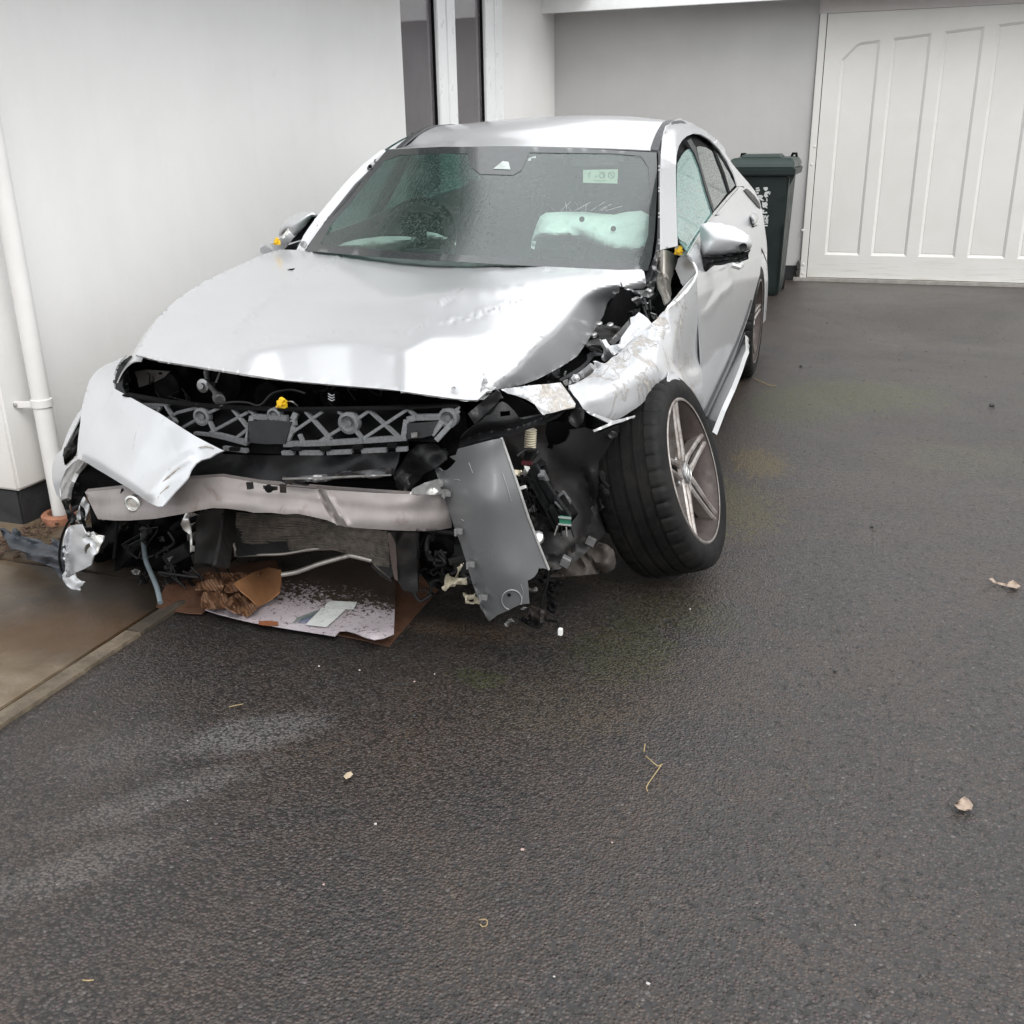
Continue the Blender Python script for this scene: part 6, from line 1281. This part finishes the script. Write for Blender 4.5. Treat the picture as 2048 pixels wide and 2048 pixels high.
# ------------------------------------------------------------ wheelie bin
BX, BY = -1.132, 9.53
bn = empty('wheelie_bin', (BX, BY, 0), 0, 'dark green wheelie bin with a white council crest, by the grey garage wall', 'wheelie bin')
GRN = plain('dark_green_bin_plastic', (.009, .018, .016), .5, 0, .18, 5, .1, 90, .001, wet=.12)
GRNL = plain('green_bin_lid_plastic', (.018, .034, .029), .38, 0, .18, 5, .1, 90, .001, wet=.35)
def loft(secs, name, mat, parent, bevel=.008):
    m_ = MB(); n = 4
    for (x, y, z, hx, hy) in secs: m_.v += [(x-hx, y-hy, z), (x+hx, y-hy, z), (x+hx, y+hy, z), (x-hx, y+hy, z)]
    m_.f = [(i*n+j, i*n+(j+1) % n, (i+1)*n+(j+1) % n, (i+1)*n+j) for i in range(len(secs)-1) for j in range(n)]+[(3, 2, 1, 0), tuple(range(len(secs)*n-n, len(secs)*n))]
    return m_.build(name, mat, parent, bevel=bevel)
bb = loft([(0, .05, .0, .195, .215), (0, .045, .06, .205, .225), (0, .02, .60, .225, .265), (0, .0, .98, .238, .285)], 'bin_body', GRN, bn, .014)
loft([(0, 0, .975, .243, .29), (0, 0, .985, .285, .32), (0, 0, 1.035, .290, .325), (0, 0, 1.04, .280, .315)], 'rim', GRN, bn, .006)
for s in (-1, 1):
    MB().prism([(s*.24, -.29, .985), (s*.285, -.30, .985), (s*.245, -.29, .90)], (0, .03, 0)).build('rim_bracket', GRN, bn)
    MB().bar((s*.224, -.262, .62), (s*.207, -.19, .05), .014, .010).build('corner_rib', GRN, bn)
lid = loft([(0, 0, 1.040, .278, .318), (0, .01, 1.062, .280, .320), (0, .02, 1.100, .262, .295), (0, .03, 1.116, .240, .265)], 'lid', GRNL, bn, .008)
loft([(-.02, -.02, 1.114, .17, .16), (-.02, -.01, 1.142, .155, .14)], 'lid_panel', GRNL, lid, .008)
for s in (-1, 1):
    MB().tube([(s*.195, .22, 1.11), (s*.205, .22, 1.138), (s*.235, .22, 1.138), (s*.24, .22, 1.10)], .012, 8).build('hinge', BLKM, lid, True)
    MB().lathe([(.02, -.02), (.10, -.02), (.10, .02), (.02, .02)], 28, (s*.185, .30, .10), (1, 0, 0)).build('bin_wheel', BLKM, bn, True)
MB().tube([(-.2, .33, 1.07), (.2, .33, 1.07)], .014, 10).build('handle', GRN, bn, True)
PR = plain('white_bin_print', (.60, .62, .61), .7, 0, .15, 60)
crest = MB()
def fy(z): return -(.285-.0)*1.0+.0+(.0 if z > .98 else (0.98-z)*.0) 
def bin_y(z): return np.interp(z, [.06,.60,.98], [.045-.225,.02-.265,-.285])-.0025
def bin_pt(p):
    z = .7
    for _ in range(4): q = Wp(p, 'y', BY+bin_y(z)); z = q[2]/1.035
    return np.array([q[0]-BX, bin_y(z), z])
cs = [((1210,655),(1245,650),(1245,665),(1210,668)), ((1208,675),(1250,672),(1250,690),(1212,694)), ((1214,700),(1240,700),(1236,722),(1218,720)),
 ((1288,650),(1330,648),(1336,668),(1318,690),(1300,682),(1290,670)), ((1305,700),(1350,690),(1348,715),(1325,725),(1340,745),(1310,760),(1292,735)), ((1355,690),(1362,700),(1356,730),(1348,725)),
 ((1228,735),(1268,730),(1290,745),(1270,765),(1300,790),(1268,790),(1240,770)), ((1275,800),(1300,810),(1318,800),(1335,830),(1322,850),(1332,872),(1300,860),(1282,865),(1275,835)), ((1318,760),(1330,770),(1332,800),(1318,790)),
 ((1272,880),(1300,890),(1290,912),(1325,905),(1330,922),(1275,925))]
for poly in cs:
    pp_ = [bin_pt(p) for p in px('M', *[v for t in poly for v in t])]; crest.prism([tuple(p) for p in pp_], (0, -.0008, 0))
crest.build('crest_print', PR, bb)
def text(s, size, at, mat, parent, name, rotx=90, bold=0.0, ext=.0006):
    cu = bpy.data.curves.new(name, 'FONT'); cu.body = s; cu.size = size; cu.extrude = ext; cu.offset = bold; cu.align_x = 'RIGHT'
    t = bpy.data.objects.new(name, cu); COL.objects.link(t); bpy.context.view_layer.update()
    me = bpy.data.meshes.new_from_object(t); bpy.data.objects.remove(t); me.name = name
    me.transform(Matrix.Rotation(R(rotx), 4, 'X')); o = link(name, me, mat, parent); o.location = at; me.materials.clear(); me.materials.append(mat); return o
a = bin_pt(px('M', 1340, 985)[0]); text('ley', .066, a, PR, bb, 'lettering', 93, .0016)
a = bin_pt(px('M', 1338, 1028)[0]); text('cil', .052, a, PR, bb, 'lettering', 93, .0014)
a = bin_pt(px('M', 1330, 1066)[0]); crest2 = MB()
for d in (0, .030): crest2.box(a+np.array([-.012-d*.0, 0, .012-d*.0+(.022 if d else 0)]), (.026, .001, .010))
crest2.build('print_bar', PR, bb)

bn.scale = (1, 1, 1.035)
# ------------------------------------------------------------ cardboard and litter on the ground (world frame)
def gsurf(name, k, pts, mat, z, D=None, label=None, cat=None, parent=None, step=8, thick=.003, group=None):
    o = surf(name, px(k, *pts), z, 'z', mat, parent, D=D, step=step, thick=thick, world=True)
    if label: tag(o, label, cat, group)
    return o
CARD = plain('wet_brown_cardboard', (.085, .040, .022), .6, 0, .3, 9, .5, 26, .008, dust=(12, .5, (.08, .035, .02), .7))
def corr():
    m, nt, p, co = newmat('corrugated_card')
    w = _n(nt, 'ShaderNodeTexWave'); w.inputs['Scale'].default_value = 34; w.inputs['Distortion'].default_value = 1.2; w.bands_direction = 'DIAGONAL'; nt.links.new(co, w.inputs[0])
    c = mixc(nt, w.outputs[1], (.11, .055, .028), (.235, .12, .062)); c = mixc(nt, ramp(nt, noise(nt, 14, 6, .7, co), [(.45, 0.0), (.7, .6)]), c, (.07, .035, .02))
    setp(nt, p, Base_Color=c, Roughness=.65, Normal=bumpn(nt, w.outputs[1], .5, .004)); return m
CORR = corr()
def printed():
    m, nt, p, co = newmat('printed_card_face')
    c = mixc(nt, ramp(nt, noise(nt, 4, 6, .6, co), [(.3, 0.0), (.7, 1.0)]), (.36, .31, .33), (.47, .43, .45))
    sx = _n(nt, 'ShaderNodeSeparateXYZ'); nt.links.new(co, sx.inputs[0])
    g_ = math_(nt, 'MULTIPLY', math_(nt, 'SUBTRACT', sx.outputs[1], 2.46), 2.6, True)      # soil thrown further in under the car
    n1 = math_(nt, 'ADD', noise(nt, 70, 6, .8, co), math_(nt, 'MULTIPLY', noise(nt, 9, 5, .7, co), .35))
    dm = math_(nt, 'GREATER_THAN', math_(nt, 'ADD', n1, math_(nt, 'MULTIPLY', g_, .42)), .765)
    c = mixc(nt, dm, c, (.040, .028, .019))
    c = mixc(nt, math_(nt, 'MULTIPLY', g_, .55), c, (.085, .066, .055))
    setp(nt, p, Base_Color=c, Roughness=.5, Normal=bumpn(nt, n1, .3, .004)); return m
PCARD = printed()
gsurf('cardboard_sheet', 'H', (1222,962, 1400,998, 1552,1035, 1700,862, 1850,690, 1900,630, 1700,560, 1400,700), CARD, .004, None, 'brown cardboard sheet lowest under the printed one', 'cardboard')
gsurf('cardboard_sheet', 'H', (100,790, 180,812, 300,828, 385,832, 410,812, 540,800, 700,760, 880,640, 850,500, 600,520, 300,560, 160,650), CARD, .012, wob(.004, 60, 60), 'wet brown cardboard sheet at the end of the hose', 'cardboard')
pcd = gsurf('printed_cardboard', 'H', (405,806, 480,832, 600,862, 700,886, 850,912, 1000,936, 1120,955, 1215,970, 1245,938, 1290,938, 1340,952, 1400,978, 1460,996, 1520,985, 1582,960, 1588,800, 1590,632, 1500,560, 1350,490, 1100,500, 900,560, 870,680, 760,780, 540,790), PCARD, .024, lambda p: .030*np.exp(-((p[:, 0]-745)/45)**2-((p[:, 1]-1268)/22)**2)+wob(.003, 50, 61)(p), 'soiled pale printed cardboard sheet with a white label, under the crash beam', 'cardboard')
def gp2(x, y, z): return Wp(px('H', x, y)[0], 'z', z)
gsurf('address_label', 'H', (1032,900, 1080,850, 1132,796, 1200,800, 1280,806, 1225,860, 1162,915, 1090,908), plain('white_paper_label', (.56, .58, .56), .6, 0, .12, 40, .1, 80, .001, dust=(38, .56, (.08, .06, .045), .9)), .030, None, parent=pcd, step=6, thick=.0008)
gsurf('address_label', 'H', (1160,770, 1192,752, 1270,756, 1352,760, 1330,806, 1240,802, 1150,796), bpy.data.materials['white_paper_label'], .029, None, parent=pcd, step=6, thick=.0008)
gsurf('brown_tape', 'H', (742,878, 800,876, 860,882, 862,905, 800,908, 738,900), plain('brown_tape', (.22, .085, .04), .4), .0285, None, parent=pcd, step=6, thick=.0008)
bars = MB()
for i in range(15):
    x = 1120-i*9.6; a = gp2(x, 806+i*3.4, .0318); b = gp2(x-34, 842+i*3.6, .0318); bars.bar(a, b, random.choice([.0016, .003, .0022]), .0005)
bars.build('label_print', PEN, pcd)
bars = MB()
for i in range(16):
    a = gp2(985+i*3.2, 890-i*3.3, .0275); b = gp2(1052+i*2.4, 888-i*3.0, .0275); bars.bar(a, b, .0012, .0004)
bars.build('box_print', plain('blue_box_print', (.10, .13, .22), .6), pcd)
flap = surf('torn_cardboard_flap', px('H', 578,645, 640,610, 720,570, 800,545, 880,560, 878,640, 868,700, 820,740, 740,790, 690,740, 640,700), [(490,1170,2.46),(560,1140,2.62),(560,1200,2.42),(520,1210,2.36)], 'y', plain('curled_card', (.24, .115, .05), .55, 0, .25, 8, .3), None, world=True, step=6, thick=.003, D=lambda p: .05*np.sin(p[:, 0]/16.))
tag(flap, 'curled orange brown cardboard flap standing up from the sheet', 'cardboard')
gl_ = (((378,745, 392,700, 440,688, 545,700, 540,760, 525,800, 460,806, 390,800), .05, 'striped corrugated cardboard piece at the left of the crumpled heap'),
 ((545,740, 600,705, 680,708, 715,770, 745,795, 665,852, 600,830, 530,790), .045, 'fan shaped corrugated cardboard piece in front of the curled flap'),
 ((525,690, 555,635, 580,632, 612,690, 560,700), .07, 'small upright corrugated scrap behind the crumpled heap'),
 ((410,620, 500,612, 525,655, 515,690, 450,690, 345,680, 360,640), .06, 'dented cardboard piece with a triangular fold'),
 ((370,580, 500,575, 700,585, 780,560, 700,620, 600,645, 520,650, 500,612, 400,618), .05, 'flattened corrugated strip at the back of the heap'))
for pts, z, lb in gl_:
    tag(surf('cardboard_scrap', px('H', *pts), z, 'z', CORR, None, world=True, step=6, thick=.003, D=wob(.022, 30, int(pts[0])), sharp=20), lb, 'cardboard', 'torn scraps of corrugated cardboard')
# black plastic spoiler lip lying on the path
LIPM = plain('blue_black_plastic', (.030, .036, .045), .45, 0, .3, 20, .3, 60, .003, wet=.2)
lo = px('Q', 4,184, 40,196, 70,215, 80,175, 95,172, 115,225, 200,252, 300,280, 330,282, 318,242, 332,240, 365,288, 388,292, 388,380, 386,470, 330,420, 260,392, 190,372, 165,362, 172,330, 120,312, 60,300, 48,268, 30,240)
lip = surf('spoiler_lip', lo, [(0,1060,2.60),(60,1085,2.52),(120,1110,2.42),(124,1150,2.36),(50,1100,2.48)], 'y', LIPM, None, world=True, step=5, thick=.012, D=dsum(lambda p: .02*np.sin(((p[:, 1]-1060)-(p[:, 0])*.28)/5.5), wob(.01, 26, 62)))
tag(lip, 'torn black plastic spoiler lip with fins lying on the concrete path', 'broken trim')
# gravel, leaf litter and moss heap at the wall foot, too many to count
rb = MB(); r3 = random.Random(5)
for i in range(300):
    x = XN+.02+abs(r3.gauss(0, .10)); y = r3.uniform(2.45, 4.4) if i % 3 else r3.gauss(2.62, .12); s = r3.uniform(.004, .016)
    rb.box((x, y, .018+s*.2), (s*r3.uniform(.8, 2.6), s*r3.uniform(.5, 1.2), s*.5), Matrix.Rotation(r3.uniform(0, 3), 3, 'Z')@Matrix.Rotation(r3.uniform(-.5, .5), 3, 'X'))
tag(rb.build('leaf_litter', plain('brown_leaf_litter', (.085, .05, .032), .8, 0, .6, 60)), 'brown leaf litter and broken render along the wall foot', 'leaf litter', kind='stuff')
# leaves and scraps
LEAF = plain('pale_dead_leaf', (.36, .28, .22), .7, 0, .25, 50, .4, 90, .002)
def leaf(name, outline, mat, label, cat, h=.010, seed=1, group=None):
    o = surf(name, px(*outline), .008, 'z', mat, None, world=True, step=4, thick=.0008, D=lambda p: h*.5+wob(h*.6, 16, seed)(p)); tag(o, label, cat, group); return o
leaf('dead_leaf', ('Z',1866,1092,1872,1090,1880,1098,1898,1101,1912,1094,1926,1106,1918,1110,1902,1107,1890,1104,1876,1100), LEAF, 'jagged pale dead leaf near the right picture edge, beyond the other leaf', 'leaf', .014, 3)
leaf('dead_leaf', ('Z',1800,1518,1812,1508,1820,1502,1828,1508,1836,1518,1832,1528,1820,1530,1808,1526), LEAF, 'rounded pale dead leaf on the asphalt at the right, the nearer leaf', 'leaf', .012, 4)
leaf('dead_leaf', ('P',687,1552,694,1545,702,1543,706,1548,700,1555,692,1558), plain('straw_leaf', (.42, .34, .24), .7, 0, .2, 60), 'tiny straw coloured leaf on the asphalt in front of the cardboard', 'leaf', .008, 5)
# dry twig, straw loop
TW = plain('dry_straw', (.36, .27, .13), .7, 0, .2, 80)
def twig(name, pts, r_, label, z=.006):
    P_ = [Wp(p, 'z', z+.004*(i % 2)) for i, p in enumerate(px(*pts))]; o = MB().tube(catmull(P_, 4), r_, 6).build(name, TW, None, True); tag(o, label, 'twig'); return o
twig('dry_twig', ('P',1290,1488,1288,1503), .0013, 'short curled straw end above the forked dry stalk')
t = twig('dry_twig', ('P',1292,1512,1305,1524,1316,1532,1322,1530,1312,1545,1300,1562,1293,1574,1295,1582), .0012, 'forked dry yellow stalk on the asphalt right of centre')
MB().tube([Wp(p, 'z', .006) for p in px('P',1316,1532,1325,1528)], .001, 5).build('side_shoot', TW, t)
twig('dry_twig', ('P',958,1840,966,1839,974,1841,973,1851,965,1853,960,1848), .0010, 'tiny square loop of dry straw near the bottom edge')
twig('dry_twig', ('P',458,1414,470,1411,486,1408), .0010, 'short straight straw left of the pale scuff mark')
twig('dry_twig', ('S',185,700,240,725,290,745,330,748), .0022, 'thin dark twig beside the rear wheel')
twig('dry_twig', ('P',165,1960,175,1961,187,1960), .0012, 'reddish straw close to the lower left corner')
# pale chippings, each lying on its own
CH = plain('pale_chipping', (.46, .44, .42), .7, 0, .15, 60); CHD = plain('dark_chipping', (.05, .05, .052), .7, 0, .3, 60); CHP = plain('pinkish_chipping', (.42, .30, .27), .7)
spots = [((751,1648), CH, .0045, 'white square chipping left of the picture centre line'), ((638,1332), CH, .0040, 'white chipping in front of the cardboard, first from the left'), ((719,1340), CH, .0038, 'white oblong chipping in front of the cardboard, second from the left'), ((869,1348), CH, .0028, 'tiny white chipping to the right of the two in front of the cardboard'),
 ((829,1363), CHP, .0036, 'pinkish chipping just in front of the cardboard corner'), ((375,1601), CH, .0024, 'tiny white speck beside the pale scuff streak'), ((1045,1699), CHP, .0055, 'pinkish stone below the straw coloured leaf'), ((1224,1685), CHP, .0035, 'small pink stone right of the larger pinkish stone'), ((647,1769), CHP, .0038, 'pinkish stone low on the left half'),
 ((1108,1953), CH, .0030, 'white bead shaped chipping near the bottom centre'), ((1296,1967), CH, .0048, 'cream chipping at the bottom, right of the bead shaped one'), ((1380,1218), CH, .0040, 'white chipping beyond the dangling cable'), ((828,1431), CHD, .0055, 'dark stone in front of the printed cardboard'), ((386,1531), CHD, .0045, 'dark stone on the pale scuff streak'), ((539,1532), CHD, .0042, 'greenish dark stone on the pale scuff patch'),
 ((921,1768), CHD, .0060, 'dark angular stone left of the straw loop'), ((1276,1556), CHD, .0045, 'grey stone beside the forked dry stalk'), ((1710,1850), CH, .0028, 'tiny white speck low on the right'), ((1744,1053), CHD, .009, 'dark crumb on the asphalt right of the front wheel'), ((1670,1341), CHD, .008, 'dark crumb lying in the middle of the right hand asphalt'), ((1984,809), CHD, .020, 'flat dark crumb far back near the right edge'), ((1602,732), CHD, .014, 'dark crumb in the moss near the rear wheel')]
for i, (p_, mt, s, lb) in enumerate(spots):
    q = Wp(p_, 'z', s*.4); r4 = random.Random(i); bmx = bmesh.new(); bmesh.ops.create_icosphere(bmx, subdivisions=1, radius=s*.85)
    for v in bmx.verts: v.co = Vector((v.co.x*r4.uniform(.8, 1.3), v.co.y*r4.uniform(.7, 1.1), v.co.z*r4.uniform(.5, .8)))
    me = bpy.data.meshes.new('chipping'); bmx.to_mesh(me); bmx.free(); o = link('chipping', me, mt); o.location = q; tag(o, lb, 'stone', 'loose stones on the driveway')
# loose grit and moss crumbs that nobody could count
gr = MB(); r5 = random.Random(9)
for i in range(650):
    x = r5.uniform(-.9, 1.6); y = r5.uniform(3.2, 9.0) if r5.random() < .6 else r5.uniform(1.2, 4.0)
    if -2.5 < x < -.45 and 2.2 < y < 7.2: continue
    s = r5.uniform(.0010, .0028)*(1+y*.10); gr.box((x, y, s*.3), (s*r5.uniform(1, 3), s, s*.7), Matrix.Rotation(r5.uniform(0, 3), 3, 'Z'))
tag(gr.build('grit', plain('mixed_grit', (.11, .095, .075), .8, 0, .9, 400)), 'fine grit and straw crumbs scattered over the asphalt', 'grit', kind='stuff')
